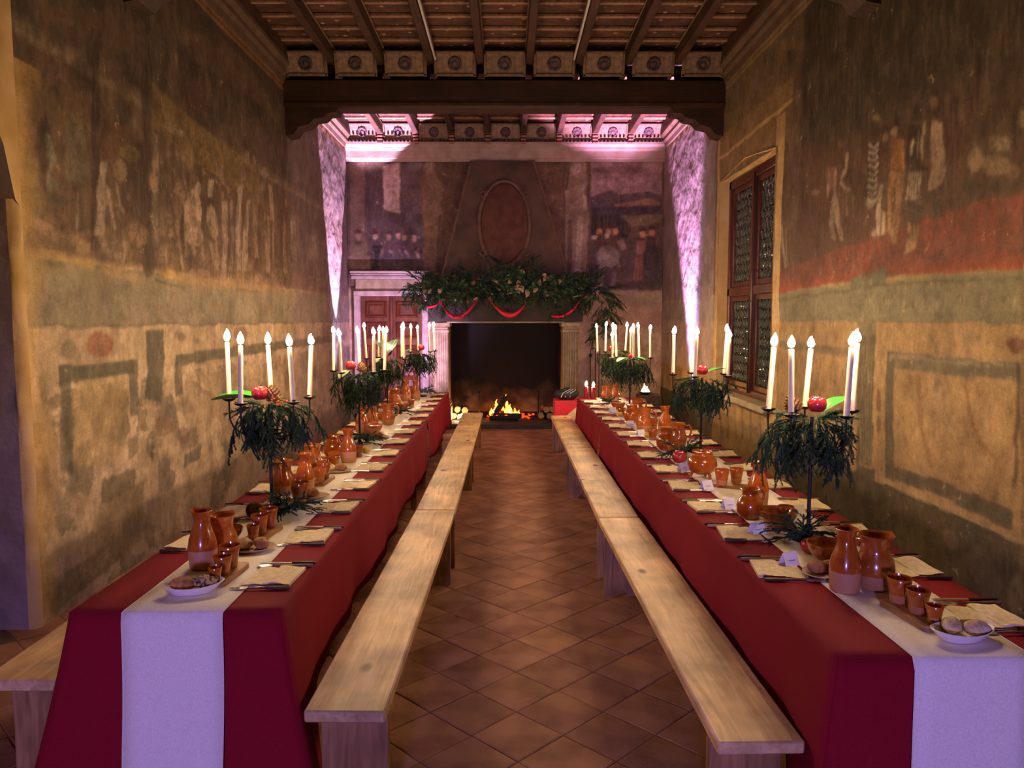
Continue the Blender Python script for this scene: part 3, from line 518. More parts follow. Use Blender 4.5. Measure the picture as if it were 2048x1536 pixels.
('4a3020',0.6,[4.62,2.94,4.63,2.92,4.66,2.91,4.69,2.93,4.71,2.95,4.72,2.98,4.7,2.99,4.66,2.98,4.63,2.96]),
('4a3426',0.6,[4.73,2.98,4.74,2.95,4.77,2.94,4.8,2.96,4.83,2.99,4.83,3.03,4.81,3.05,4.78,3.05,4.75,3.02]),
('c09c78',0.85,[4.72,2.91,4.6,2.86,4.55,2.58,4.58,2.5,4.71,2.48,4.71,2.67]),
('5c2c24',0.6,[4.59,2.89,4.56,2.64,4.52,2.63,4.55,2.88]),
('54403a',0.7,[4.75,2.47,4.54,2.51,4.54,2.45,4.75,2.42]),
('4a4240',0.7,[4.67,2.42,4.65,2.32,4.55,2.31,4.58,2.42]),
('5a2e22',0.75,[4.52,3.05,4.51,2.8,4.51,2.6,4.43,2.58,4.43,2.78,4.44,3.03]),
('8c6a40',0.6,[4.44,3.03,4.42,2.81,4.37,2.79,4.38,3.01]),
('703a30',0.6,[4.49,2.82,4.49,2.52,4.38,2.49,4.38,2.79]),
('5c3c36',0.5,[4.38,2.38,4.39,2.34,4.42,2.32,4.46,2.34,4.49,2.38,4.5,2.42,4.47,2.46,4.43,2.46,4.4,2.43]),
('a07c48',0.5,[4.53,2.94,4.53,2.9,4.55,2.88,4.57,2.9,4.59,2.94,4.59,2.98,4.58,3.02,4.56,3.02,4.54,2.99]),
('4c2c20',0.6,[4.29,3.15,4.31,3.02,4.33,2.81,4.26,2.79,4.23,2.99,4.22,3.12]),
('a28c70',0.5,[4.19,3.13,4.19,2.96,4.17,2.95,4.17,3.13]),
('7c6448',0.5,[4.2,2.65,4.21,2.6,4.24,2.58,4.28,2.59,4.3,2.64,4.31,2.7,4.29,2.73,4.25,2.73,4.22,2.7]),
('ab8c64',0.65,[4.18,2.56,4.2,2.52,4.24,2.51,4.29,2.52,4.32,2.57,4.33,2.62,4.3,2.65,4.25,2.64,4.21,2.61]),
('b49a70',0.75,[3.97,2.6,3.99,2.57,4.02,2.57,4.07,2.58,4.1,2.61,4.1,2.65,4.08,2.66,4.03,2.66,3.99,2.63]),
('a88e66',0.5,[4.07,2.63,4.08,2.6,4.1,2.6,4.13,2.61,4.15,2.63,4.15,2.66,4.13,2.68,4.11,2.68,4.08,2.66]),
('9a7e58',0.65,[3.96,2.49,3.98,2.46,4.05,2.46,4.14,2.48,4.2,2.52,4.2,2.56,4.15,2.58,4.06,2.57,3.99,2.53]),
('8c6e50',0.5,[3.88,2.45,3.89,2.43,3.94,2.43,3.99,2.44,4.03,2.47,4.03,2.5,4.0,2.51,3.94,2.5,3.9,2.48]),
('4c4030',0.6,[4.24,2.43,4.25,2.39,4.29,2.37,4.35,2.39,4.38,2.43,4.39,2.48,4.36,2.5,4.3,2.5,4.26,2.47]),
('584838',0.6,[3.91,2.39,3.94,2.38,4.04,2.38,4.15,2.4,4.23,2.43,4.23,2.45,4.16,2.45,4.04,2.43,3.95,2.41]),
('5a4430',0.4,[3.94,2.76,3.96,2.72,4.03,2.71,4.12,2.74,4.18,2.8,4.18,2.85,4.13,2.88,4.05,2.86,3.97,2.81]),
('b09a6c',0.5,[3.85,2.69,3.86,2.66,3.88,2.65,3.91,2.66,3.92,2.69,3.93,2.72,3.91,2.75,3.89,2.75,3.86,2.72]),
('382c20',0.5,[3.89,2.65,3.89,2.59,3.92,2.56,3.95,2.58,3.97,2.64,3.98,2.71,3.96,2.75,3.93,2.76,3.9,2.71]),
('4a3626',0.6,[7.21,4.15,7.16,3.78,6.72,3.66,6.77,4.0]),
('4a3226',0.55,[6.89,3.51,6.92,3.42,7.02,3.39,7.14,3.44,7.23,3.55,7.24,3.66,7.16,3.72,7.05,3.71,6.94,3.62]),
('523228',0.45,[6.66,3.45,6.68,3.37,6.76,3.33,6.86,3.37,6.93,3.47,6.94,3.58,6.88,3.64,6.79,3.63,6.7,3.56]),
('7c6242',0.5,[7.45,4.0,7.43,3.17,7.29,3.14,7.31,3.96]),
('a89c74',0.6,[5.48,1.86,5.47,1.8,5.46,1.8,5.46,1.86]),
('a89c74',0.6,[5.43,1.86,5.42,1.8,5.41,1.8,5.41,1.86]),
('a89c74',0.6,[5.38,1.85,5.38,1.8,5.36,1.8,5.37,1.85]),
('a89c74',0.6,[5.24,1.85,5.23,1.79,5.22,1.79,5.22,1.85]),
('a89c74',0.6,[5.19,1.85,5.18,1.79,5.17,1.79,5.17,1.85]),
('a89c74',0.6,[5.15,1.85,5.14,1.79,5.13,1.79,5.13,1.85]),
('a89c74',0.6,[5.02,1.85,5.01,1.79,5.0,1.79,5.0,1.85]),
('a89c74',0.6,[4.97,1.85,4.97,1.79,4.95,1.79,4.96,1.85]),
('a89c74',0.6,[4.93,1.85,4.93,1.79,4.92,1.79,4.92,1.85]),
('a89c74',0.6,[4.8,1.85,4.8,1.79,4.78,1.79,4.79,1.85]),
('a89c74',0.6,[4.76,1.85,4.76,1.79,4.74,1.79,4.75,1.85]),
('a89c74',0.6,[4.73,1.84,4.72,1.79,4.71,1.79,4.71,1.84]),
('a89c74',0.6,[4.61,1.84,4.6,1.78,4.59,1.78,4.6,1.84]),
('a89c74',0.6,[4.57,1.84,4.57,1.78,4.55,1.78,4.56,1.84]),
('a89c74',0.6,[4.54,1.84,4.54,1.78,4.52,1.78,4.53,1.84]),
('a89c74',0.6,[4.35,1.84,4.35,1.78,4.34,1.78,4.34,1.84]),
('a89c74',0.6,[4.32,1.84,4.31,1.78,4.3,1.78,4.31,1.84]),
('a89c74',0.6,[4.29,1.84,4.29,1.78,4.28,1.78,4.28,1.84]),
('a89c74',0.6,[4.14,1.84,4.14,1.78,4.13,1.78,4.13,1.84]),
('a89c74',0.6,[4.11,1.84,4.11,1.78,4.1,1.78,4.1,1.83]),
('a89c74',0.6,[4.08,1.83,4.08,1.78,4.07,1.78,4.08,1.83]),
('a89c74',0.6,[3.92,1.83,3.91,1.78,3.9,1.78,3.91,1.83]),
('a89c74',0.6,[3.89,1.83,3.88,1.77,3.88,1.77,3.88,1.83]),
('a89c74',0.6,[3.87,1.83,3.86,1.77,3.85,1.77,3.86,1.83]),
('55503c',0.5,[7.33,1.88,5.0,1.94,3.8,1.91,3.8,1.93,5.01,1.96,7.34,1.91]),
('948a66',0.4,[7.18,1.66,5.55,1.7,4.99,1.76,3.79,1.76,3.79,1.77,4.99,1.77,5.55,1.72,7.18,1.68]),
('5e543c',0.85,[5.58,1.67,5.54,1.13,5.54,0.66,5.28,0.7,5.29,1.16,5.32,1.68]),
('8c8058',0.6,[5.54,1.53,5.48,0.67,5.46,0.67,5.53,1.53]),
('8c8058',0.6,[5.5,1.53,5.43,0.67,5.42,0.68,5.48,1.53]),
('8c8058',0.6,[5.45,1.53,5.39,0.68,5.37,0.69,5.44,1.53]),
('8c8058',0.6,[5.41,1.53,5.34,0.69,5.33,0.69,5.39,1.53]),
('8c8058',0.6,[5.36,1.54,5.3,0.7,5.29,0.7,5.35,1.54]),
('7c7250',0.8,[5.6,1.71,5.31,1.72,5.32,1.61,5.58,1.59]),
('544a34',0.8,[5.53,0.66,5.24,0.68,5.23,0.52,5.57,0.52]),
('6e4c2c',0.7,[5.18,1.17,5.18,1.11,5.2,1.08,5.23,1.09,5.25,1.13,5.25,1.19,5.24,1.24,5.22,1.25,5.19,1.22]),
('5e4430',0.6,[5.17,1.0,5.18,0.95,5.2,0.93,5.22,0.93,5.24,0.97,5.24,1.01,5.23,1.05,5.21,1.06,5.18,1.04]),
('6e6448',0.9,[5.14,1.5,3.8,1.5,3.79,1.41,5.13,1.39]),
('665c42',0.85,[5.14,1.5,5.04,1.5,4.98,0.76,5.1,0.72]),
('5c533a',0.9,[5.1,0.75,4.34,0.77,3.79,0.76,3.79,0.65,4.33,0.68,5.1,0.66]),
('9c9068',0.6,[5.12,1.46,3.8,1.48,3.79,1.49,5.12,1.48]),
('3a2f20',0.7,[3.83,1.51,3.8,1.06,3.81,0.87,3.78,0.88,3.77,1.07,3.8,1.51]),
('6e5a34',0.6,[3.83,1.91,3.69,0.33,3.66,0.34,3.79,1.91]),
('8a6238',0.5,[4.75,1.39,4.68,1.03,4.55,0.81,4.5,0.83,4.63,1.04,4.7,1.39]),
('857050',0.5,[4.58,1.56,4.51,1.36,4.36,1.11,4.33,1.12,4.47,1.36,4.54,1.57]),
('645c44',0.6,[4.48,1.33,4.49,1.3,4.51,1.28,4.53,1.28,4.55,1.31,4.55,1.34,4.54,1.37,4.51,1.38,4.49,1.36]),
('8c5c2c',0.6,[4.26,1.35,4.17,1.14,4.05,0.99,4.02,1.0,4.14,1.15,4.23,1.36]),
('7c4c22',0.6,[4.12,1.06,3.96,0.99,3.94,1.0,4.1,1.07]),
('8a5a2e',0.5,[4.16,1.37,4.11,1.28,4.09,1.29,4.15,1.38]),
('7a6a48',0.5,[4.64,1.62,4.52,1.51,4.49,1.53,4.61,1.63]),
('766a4c',0.5,[4.22,1.6,4.22,1.56,4.25,1.54,4.27,1.55,4.29,1.58,4.29,1.62,4.28,1.65,4.25,1.66,4.23,1.64]),
('7e6e4c',0.5,[4.11,1.61,4.13,1.6,4.18,1.61,4.23,1.62,4.25,1.65,4.24,1.66,4.2,1.66,4.15,1.65,4.11,1.63]),
('9a7442',0.35,[4.96,1.19,4.87,0.88,4.83,0.89,4.92,1.2]),
('966a3a',0.35,[3.99,1.32,3.89,1.1,3.87,1.1,3.97,1.33]),
('6a3c2a',0.85,[3.75,1.6,3.77,1.57,3.82,1.55,3.87,1.55,3.91,1.58,3.92,1.6,3.88,1.63,3.82,1.64,3.77,1.62]),
('b0a070',0.5,[5.07,1.45,5.07,1.44,5.09,1.43,5.11,1.43,5.12,1.44,5.12,1.45,5.11,1.46,5.09,1.46,5.07,1.46]),
('83704c',0.6,[4.26,0.49,4.23,0.46,4.25,0.42,4.29,0.4,4.35,0.4,4.39,0.43,4.39,0.47,4.36,0.5,4.31,0.51]),
('6c6044',0.5,[3.93,0.43,3.94,0.36,4.0,0.3,4.07,0.29,4.12,0.33,4.13,0.41,4.09,0.48,4.02,0.51,3.96,0.49]),
('423824',0.4,[4.7,0.47,4.73,0.42,4.84,0.37,4.97,0.34,5.06,0.35,5.06,0.4,4.98,0.45,4.85,0.49,4.74,0.5]),
('3f3724',0.45,[3.74,0.49,3.76,0.44,3.8,0.4,3.86,0.39,3.9,0.41,3.91,0.47,3.87,0.52,3.82,0.55,3.77,0.54]),
('7c6c48',0.6,[3.65,0.37,3.66,0.3,3.7,0.26,3.75,0.25,3.79,0.29,3.79,0.36,3.76,0.42,3.71,0.45,3.67,0.43]),
('5a4e36',0.5,[3.84,0.36,3.85,0.3,3.88,0.26,3.92,0.26,3.95,0.29,3.95,0.34,3.93,0.39,3.89,0.42,3.86,0.4]),
('726646',0.7,[7.17,1.52,5.7,1.5,5.69,1.43,7.17,1.45]),
('8a6a40',0.5,[6.28,1.35,6.47,1.04,6.37,1.04,6.19,1.34]),
('9a6c3a',0.5,[6.02,1.4,6.24,1.1,6.19,1.1,5.97,1.39]),
('8a6a48',0.4,[5.8,1.33,5.94,0.86,5.87,0.86,5.74,1.33]),
('6c5432',0.5,[9.19,0.67,9.11,0.27,9.01,0.29,9.08,0.68]),
('6c5432',0.5,[8.85,0.71,8.78,0.32,8.68,0.34,8.75,0.72]),
('6c5432',0.5,[8.58,0.74,8.51,0.37,8.42,0.38,8.48,0.75]),
('6c5432',0.5,[8.32,0.77,8.26,0.41,8.17,0.42,8.23,0.78]),
('6c5432',0.5,[8.04,0.8,7.98,0.45,7.9,0.46,7.96,0.81]),
('6c5432',0.5,[7.72,0.84,7.66,0.5,7.59,0.51,7.65,0.85]),
('6c5432',0.5,[7.49,0.86,7.43,0.54,7.36,0.55,7.41,0.87]),
('4c4636',0.7,[9.57,2.07,9.66,1.97,9.91,1.92,10.23,1.95,10.45,2.04,10.46,2.16,10.25,2.24,9.94,2.25,9.67,2.18]),
('4a3c30',0.6,[9.47,2.56,9.51,2.51,9.62,2.49,9.74,2.51,9.83,2.57,9.84,2.63,9.76,2.66,9.63,2.66,9.52,2.62]),
('5c4c54',0.5,[10.26,2.81,10.29,2.73,10.4,2.69,10.53,2.72,10.63,2.8,10.63,2.9,10.55,2.97,10.42,2.97,10.31,2.91]),
('5c4c54',0.5,[9.98,2.67,10.01,2.62,10.09,2.6,10.18,2.62,10.25,2.67,10.25,2.72,10.19,2.75,10.1,2.75,10.01,2.72]),
('5c4c54',0.5,[10.95,3.82,10.99,3.79,11.1,3.79,11.23,3.82,11.32,3.87,11.33,3.92,11.24,3.93,11.11,3.91,10.99,3.87]),
('5c4c54',0.5,[11.13,2.55,11.15,2.46,11.21,2.43,11.29,2.45,11.35,2.52,11.36,2.61,11.31,2.67,11.23,2.68,11.16,2.63]),
('5c4c54',0.5,[10.71,3.43,10.72,3.35,10.78,3.31,10.86,3.34,10.91,3.42,10.92,3.51,10.88,3.58,10.8,3.58,10.74,3.52]),
('6c5c60',0.5,[10.42,3.3,10.46,3.26,10.55,3.25,10.66,3.28,10.74,3.33,10.75,3.38,10.68,3.4,10.56,3.4,10.46,3.36]),
('8c7c84',0.5,[10.59,3.13,10.63,3.07,10.76,3.05,10.92,3.08,11.02,3.15,11.03,3.22,10.93,3.26,10.78,3.25,10.65,3.2]),
('5c4c54',0.5,[10.57,2.98,10.61,2.94,10.71,2.92,10.84,2.95,10.93,2.99,10.93,3.04,10.85,3.07,10.72,3.06,10.62,3.02]),
('8c7c84',0.5,[11.01,2.98,11.05,2.9,11.16,2.86,11.3,2.89,11.4,2.98,11.41,3.08,11.32,3.14,11.18,3.14,11.06,3.08]),
('a89498',0.5,[11.35,2.99,11.39,2.9,11.51,2.86,11.65,2.89,11.75,2.98,11.76,3.09,11.67,3.16,11.53,3.17,11.4,3.1]),
('8c7c84',0.5,[9.75,3.79,9.78,3.75,9.88,3.75,9.99,3.78,10.07,3.83,10.07,3.88,10.0,3.89,9.89,3.88,9.79,3.83]),
('6c5c60',0.5,[10.86,3.29,10.89,3.23,10.98,3.21,11.08,3.23,11.16,3.3,11.16,3.37,11.1,3.41,10.99,3.4,10.9,3.36]),
('a89498',0.5,[10.42,2.73,10.46,2.68,10.59,2.67,10.74,2.69,10.85,2.74,10.85,2.8,10.76,2.83,10.6,2.83,10.47,2.79]),
('6c5c60',0.5,[11.24,3.05,11.27,3.0,11.35,2.98,11.46,3.01,11.53,3.06,11.54,3.11,11.47,3.14,11.37,3.14,11.28,3.1]),
('6c5c60',0.5,[10.19,2.74,10.22,2.68,10.3,2.65,10.41,2.67,10.48,2.73,10.48,2.81,10.42,2.85,10.32,2.85,10.23,2.81]),
('a89498',0.5,[9.77,2.84,9.8,2.76,9.89,2.73,10.01,2.75,10.09,2.83,10.1,2.92,10.03,2.98,9.91,2.98,9.81,2.93]),
('8c7c84',0.5,[11.22,3.0,11.26,2.94,11.38,2.91,11.52,2.94,11.61,3.01,11.62,3.08,11.53,3.13,11.39,3.12,11.27,3.07]),
('8c7c84',0.5,[9.83,3.62,9.84,3.54,9.88,3.5,9.94,3.52,9.98,3.6,9.98,3.7,9.96,3.77,9.91,3.77,9.86,3.71]),
('a89498',0.5,[9.69,2.46,9.73,2.42,9.83,2.41,9.96,2.43,10.04,2.46,10.05,2.51,9.96,2.53,9.84,2.53,9.73,2.5]),
('8c7c84',0.5,[10.16,2.66,10.18,2.57,10.23,2.52,10.31,2.54,10.36,2.62,10.37,2.73,10.33,2.8,10.26,2.81,10.19,2.75]),
('a89498',0.5,[10.71,2.57,10.75,2.52,10.88,2.51,11.02,2.53,11.13,2.58,11.13,2.63,11.04,2.66,10.89,2.66,10.76,2.62]),
('5c4c54',0.5,[10.17,3.6,10.19,3.53,10.25,3.51,10.32,3.53,10.38,3.6,10.38,3.67,10.34,3.72,10.27,3.72,10.2,3.67]),
('5c4c54',0.5,[10.19,2.87,10.24,2.83,10.36,2.81,10.5,2.84,10.6,2.89,10.61,2.94,10.52,2.96,10.37,2.96,10.24,2.92]),
('8c7c84',0.5,[11.42,3.94,11.46,3.9,11.58,3.9,11.72,3.94,11.81,4.0,11.82,4.05,11.73,4.07,11.59,4.05,11.47,4.0]),
('a89498',0.5,[10.44,3.43,10.48,3.39,10.6,3.38,10.74,3.41,10.84,3.47,10.84,3.52,10.75,3.55,10.62,3.54,10.49,3.49]),
('8c7c84',0.5,[10.58,3.54,10.59,3.47,10.64,3.44,10.71,3.46,10.75,3.53,10.76,3.61,10.72,3.67,10.66,3.67,10.61,3.62])],
'B': [('8a6a5c',0.6,[-2.54,4.23,-2.3,4.23,-2.33,2.47,-2.57,2.47]),
('c7a59c',0.85,[-2.01,4.17,-1.73,4.23,-1.74,3.41,-2.0,3.49]),
('4c3c40',0.6,[-2.3,4.15,-2.01,4.15,-2.02,3.47,-2.31,3.47]),
('6a5a68',0.6,[-1.73,4.19,-1.37,4.19,-1.38,3.23,-1.74,3.31]),
('8c7a90',0.6,[-1.38,4.19,-1.41,4.13,-1.49,4.1,-1.57,4.11,-1.63,4.16,-1.63,4.22,-1.57,4.27,-1.49,4.28,-1.41,4.25]),
('4c4048',0.6,[-2.31,3.43,-1.38,3.4,-1.39,2.47,-2.29,2.47]),
('b08a70',0.9,[-2.37,3.04,-2.38,3.0,-2.41,2.97,-2.44,2.98,-2.46,3.02,-2.46,3.07,-2.44,3.1,-2.4,3.11,-2.38,3.09]),
('4c2c24',0.8,[-2.37,3.13,-2.38,3.1,-2.43,3.09,-2.48,3.1,-2.51,3.12,-2.51,3.14,-2.47,3.16,-2.42,3.17,-2.38,3.15]),
('77664a',0.8,[-2.27,2.86,-2.3,2.76,-2.38,2.71,-2.47,2.73,-2.52,2.81,-2.52,2.91,-2.46,2.98,-2.38,3.0,-2.3,2.95]),
('947462',0.7,[-2.61,2.73,-2.24,2.73,-2.25,2.51,-2.61,2.51]),
('3c2c30',0.7,[-2.38,2.95,-2.39,2.93,-2.42,2.92,-2.46,2.92,-2.49,2.94,-2.49,2.96,-2.46,2.98,-2.42,2.98,-2.39,2.97]),
('c09a86',0.9,[-2.11,3.04,-2.12,3.0,-2.15,2.98,-2.18,2.99,-2.2,3.02,-2.2,3.06,-2.18,3.1,-2.15,3.1,-2.12,3.08]),
('4c2828',0.8,[-2.1,3.12,-2.12,3.1,-2.15,3.09,-2.18,3.09,-2.2,3.11,-2.2,3.13,-2.18,3.15,-2.15,3.15,-2.12,3.14]),
('1f1c26',0.85,[-2.22,2.91,-2.03,2.91,-2.01,2.71,-2.11,2.51,-2.23,2.51]),
('9c8a70',0.6,[-2.05,2.85,-2.12,2.6,-2.07,2.58,-2.0,2.84]),
('b88e7a',0.85,[-1.89,3.04,-1.9,3.0,-1.92,2.98,-1.95,2.99,-1.97,3.02,-1.97,3.06,-1.95,3.1,-1.92,3.1,-1.9,3.08]),
('4a2430',0.8,[-1.87,3.11,-1.88,3.08,-1.92,3.07,-1.96,3.08,-1.98,3.1,-1.98,3.12,-1.96,3.13,-1.92,3.14,-1.88,3.13]),
('5a3c48',0.7,[-1.84,2.87,-1.86,2.79,-1.92,2.75,-1.98,2.77,-2.02,2.83,-2.01,2.9,-1.97,2.96,-1.91,2.98,-1.86,2.94]),
('c0a890',0.7,[-1.93,2.82,-1.86,2.71,-1.84,2.73,-1.9,2.84]),
('b88e7a',0.85,[-1.74,3.06,-1.75,3.02,-1.77,2.99,-1.8,3.0,-1.82,3.04,-1.82,3.08,-1.8,3.11,-1.77,3.12,-1.75,3.1]),
('4a2430',0.8,[-1.72,3.12,-1.74,3.1,-1.77,3.09,-1.81,3.09,-1.83,3.11,-1.83,3.13,-1.81,3.15,-1.77,3.15,-1.74,3.14]),
('5a3c48',0.7,[-1.69,2.88,-1.72,2.81,-1.77,2.77,-1.83,2.78,-1.87,2.84,-1.87,2.92,-1.83,2.98,-1.77,2.99,-1.71,2.95]),
('c0a890',0.7,[-1.78,2.84,-1.72,2.73,-1.69,2.74,-1.75,2.86]),
('b88e7a',0.85,[-1.64,3.04,-1.65,3.0,-1.68,2.98,-1.71,2.99,-1.72,3.02,-1.72,3.06,-1.7,3.1,-1.68,3.1,-1.65,3.08]),
('4a2430',0.8,[-1.63,3.11,-1.64,3.08,-1.67,3.07,-1.71,3.08,-1.74,3.1,-1.74,3.12,-1.71,3.13,-1.67,3.14,-1.64,3.13]),
('5a3c48',0.7,[-1.6,2.87,-1.62,2.79,-1.67,2.75,-1.73,2.77,-1.77,2.83,-1.77,2.9,-1.73,2.96,-1.67,2.98,-1.62,2.94]),
('c0a890',0.7,[-1.68,2.82,-1.62,2.71,-1.59,2.73,-1.66,2.84]),
('b88e7a',0.85,[-1.48,3.03,-1.49,2.98,-1.51,2.96,-1.54,2.97,-1.56,3.0,-1.56,3.05,-1.54,3.08,-1.51,3.09,-1.49,3.07]),
('4a2430',0.8,[-1.46,3.09,-1.48,3.07,-1.51,3.06,-1.55,3.06,-1.57,3.08,-1.57,3.1,-1.55,3.12,-1.51,3.12,-1.48,3.11]),
('5a3c48',0.7,[-1.43,2.85,-1.46,2.78,-1.51,2.74,-1.57,2.75,-1.61,2.81,-1.61,2.89,-1.57,2.95,-1.51,2.96,-1.45,2.92]),
('c0a890',0.7,[-1.52,2.81,-1.46,2.69,-1.43,2.71,-1.49,2.82]),
('43384a',0.6,[-1.51,2.67,-1.59,2.59,-1.78,2.54,-2.0,2.56,-2.14,2.63,-2.14,2.71,-2.0,2.78,-1.78,2.8,-1.58,2.75]),
('8c6c52',0.8,[-1.36,4.19,-1.2,4.29,-1.15,4.07,-1.05,3.87,-1.09,3.56,-1.03,3.44,-1.15,2.47,-1.36,2.47,-1.37,3.48,-1.4,3.87]),
('a5857c',0.7,[-1.19,4.15,-1.21,4.08,-1.25,4.04,-1.3,4.05,-1.33,4.11,-1.33,4.19,-1.3,4.25,-1.25,4.26,-1.21,4.22]),
('3c2a22',0.6,[-1.11,3.4,-1.17,2.51,-1.13,2.51,-1.07,3.39]),
('6a4c36',0.6,[-1.01,4.19,-0.52,4.19,-0.6,3.95,-0.9,2.99,-1.02,2.47,-1.14,2.47,-1.05,3.4]),
('7a5844',0.6,[0.36,4.19,0.89,4.19,0.9,2.51,0.84,2.51,0.57,3.64]),
('9c8070',0.85,[0.97,4.19,1.09,4.29,1.27,4.23,1.3,3.96,1.28,3.56,1.33,3.4,1.28,2.47,0.94,2.47,0.95,3.4,0.93,3.88]),
('bba6a0',0.7,[1.21,4.15,1.18,4.08,1.13,4.04,1.06,4.06,1.02,4.12,1.02,4.19,1.06,4.25,1.12,4.26,1.18,4.22]),
('bfa592',0.75,[1.15,3.4,1.1,2.47,1.2,2.47,1.25,3.39]),
('54402e',0.6,[0.98,3.32,0.97,2.47,1.05,2.47,1.06,3.32]),
('7c6244',0.6,[1.14,3.68,1.12,3.58,1.07,3.54,1.02,3.55,0.98,3.63,0.98,3.73,1.01,3.8,1.07,3.82,1.12,3.77]),
('c7b2a8',0.6,[1.19,3.87,1.25,3.47,1.3,3.48,1.25,3.88]),
('33282c',0.7,[0.98,4.2,0.96,4.04,0.93,3.8,0.97,3.79,1.0,4.03,1.02,4.19]),
('a8838a',0.85,[1.35,4.27,2.51,4.29,2.5,3.68,1.36,3.68]),
('7c5c60',0.6,[2.27,4.12,2.16,4.07,1.9,4.05,1.6,4.06,1.4,4.09,1.4,4.14,1.6,4.17,1.9,4.18,2.16,4.16]),
('8a6a6e',0.5,[2.47,4.05,2.4,4.02,2.2,4.0,1.99,4.01,1.84,4.04,1.84,4.07,1.98,4.09,2.2,4.1,2.4,4.08]),
('be9aa0',0.6,[2.23,3.92,2.14,3.88,1.9,3.85,1.62,3.86,1.44,3.89,1.44,3.94,1.62,3.97,1.89,3.98,2.13,3.96]),
('5a4858',0.9,[1.36,3.68,1.54,3.76,1.68,3.8,1.87,3.73,2.07,3.75,2.27,3.78,2.5,3.72,2.5,3.48,1.36,3.44]),
('a87858',0.7,[1.75,3.57,2.31,3.67,2.48,3.6,2.48,3.53,1.75,3.52]),
('40384a',0.8,[1.36,3.52,2.5,3.56,2.51,3.38,1.36,3.38]),
('8c7458',0.7,[1.83,3.38,2.51,3.41,2.51,3.28,2.32,3.24,1.92,3.2]),
('2c2634',0.8,[1.36,3.38,1.83,3.4,2.01,3.24,1.96,3.0,1.36,3.0]),
('5c4c54',0.7,[1.36,3.0,2.51,3.08,2.53,2.19,1.37,2.19]),
('d08e68',0.95,[1.55,3.13,1.54,3.09,1.51,3.06,1.48,3.07,1.45,3.11,1.45,3.16,1.48,3.19,1.51,3.2,1.54,3.18]),
('4a2c30',0.8,[1.56,3.2,1.55,3.18,1.51,3.17,1.47,3.18,1.44,3.19,1.44,3.21,1.47,3.23,1.51,3.24,1.55,3.23]),
('5a3034',0.75,[1.58,2.97,1.56,2.89,1.51,2.85,1.45,2.87,1.41,2.93,1.41,3.01,1.45,3.08,1.51,3.09,1.56,3.05]),
('d08e68',0.95,[1.7,3.12,1.68,3.08,1.66,3.05,1.62,3.06,1.6,3.1,1.6,3.15,1.62,3.19,1.65,3.19,1.68,3.17]),
('4a2c30',0.8,[1.71,3.2,1.7,3.18,1.66,3.17,1.61,3.17,1.58,3.19,1.58,3.21,1.61,3.22,1.66,3.23,1.7,3.22]),
('5a3034',0.75,[1.73,2.96,1.71,2.88,1.66,2.84,1.6,2.86,1.56,2.92,1.55,3.0,1.59,3.07,1.65,3.08,1.71,3.04]),
('d08e68',0.95,[1.81,3.14,1.8,3.09,1.77,3.07,1.74,3.08,1.72,3.12,1.71,3.17,1.74,3.2,1.77,3.21,1.8,3.19]),
('4a2c30',0.8,[1.82,3.21,1.81,3.19,1.77,3.18,1.73,3.19,1.7,3.2,1.7,3.22,1.73,3.24,1.77,3.24,1.81,3.23]),
('5a3034',0.75,[1.84,2.98,1.82,2.9,1.77,2.86,1.71,2.88,1.67,2.94,1.67,3.02,1.71,3.08,1.77,3.1,1.82,3.06]),
('d08e68',0.95,[2.25,3.09,2.24,3.05,2.21,3.02,2.18,3.03,2.16,3.07,2.15,3.12,2.18,3.15,2.21,3.16,2.24,3.14]),
('4a2c30',0.8,[2.27,3.17,2.25,3.14,2.21,3.13,2.17,3.14,2.14,3.15,2.14,3.18,2.17,3.19,2.21,3.2,2.25,3.19]),
('5a3034',0.75,[2.29,2.93,2.27,2.85,2.21,2.81,2.15,2.83,2.11,2.89,2.11,2.97,2.15,3.04,2.21,3.05,2.26,3.01]),
('d08e68',0.95,[2.4,3.12,2.39,3.07,2.36,3.04,2.32,3.05,2.3,3.09,2.3,3.14,2.32,3.18,2.35,3.19,2.38,3.16]),
('4a2c30',0.8,[2.41,3.19,2.4,3.17,2.36,3.16,2.31,3.16,2.29,3.18,2.29,3.2,2.31,3.22,2.36,3.22,2.4,3.21]),
('5a3034',0.75,[2.43,2.96,2.41,2.88,2.36,2.84,2.3,2.85,2.26,2.91,2.26,3.0,2.3,3.06,2.36,3.08,2.41,3.03]),
('d0b8b0',0.8,[1.47,3.04,1.46,3.02,1.42,3.0,1.38,3.01,1.36,3.02,1.36,3.05,1.38,3.06,1.42,3.07,1.45,3.06]),
('d8c0b4',0.8,[1.66,3.06,1.65,3.03,1.63,3.02,1.6,3.02,1.58,3.05,1.58,3.07,1.6,3.1,1.63,3.1,1.65,3.09]),
('a98a80',0.7,[1.79,2.98,1.86,2.82,1.95,2.85,1.88,3.01]),
('998682',0.8,[1.83,2.71,1.79,2.59,1.67,2.52,1.54,2.54,1.45,2.65,1.45,2.78,1.53,2.88,1.67,2.9,1.78,2.84]),
('aa9690',0.6,[1.69,2.67,1.67,2.56,1.6,2.5,1.52,2.52,1.47,2.61,1.47,2.73,1.52,2.83,1.6,2.85,1.66,2.79]),
('8f7c78',0.7,[1.76,2.84,1.73,2.6,1.82,2.59,1.84,2.83]),
('94827c',0.7,[1.51,2.52,1.48,2.19,1.56,2.18,1.59,2.51]),
('8a7874',0.7,[1.71,2.47,1.68,2.19,1.75,2.18,1.78,2.47]),
('a4685c',0.7,[2.11,3.0,2.08,2.68,2.06,2.35,2.2,2.34,2.22,2.67,2.26,2.99]),
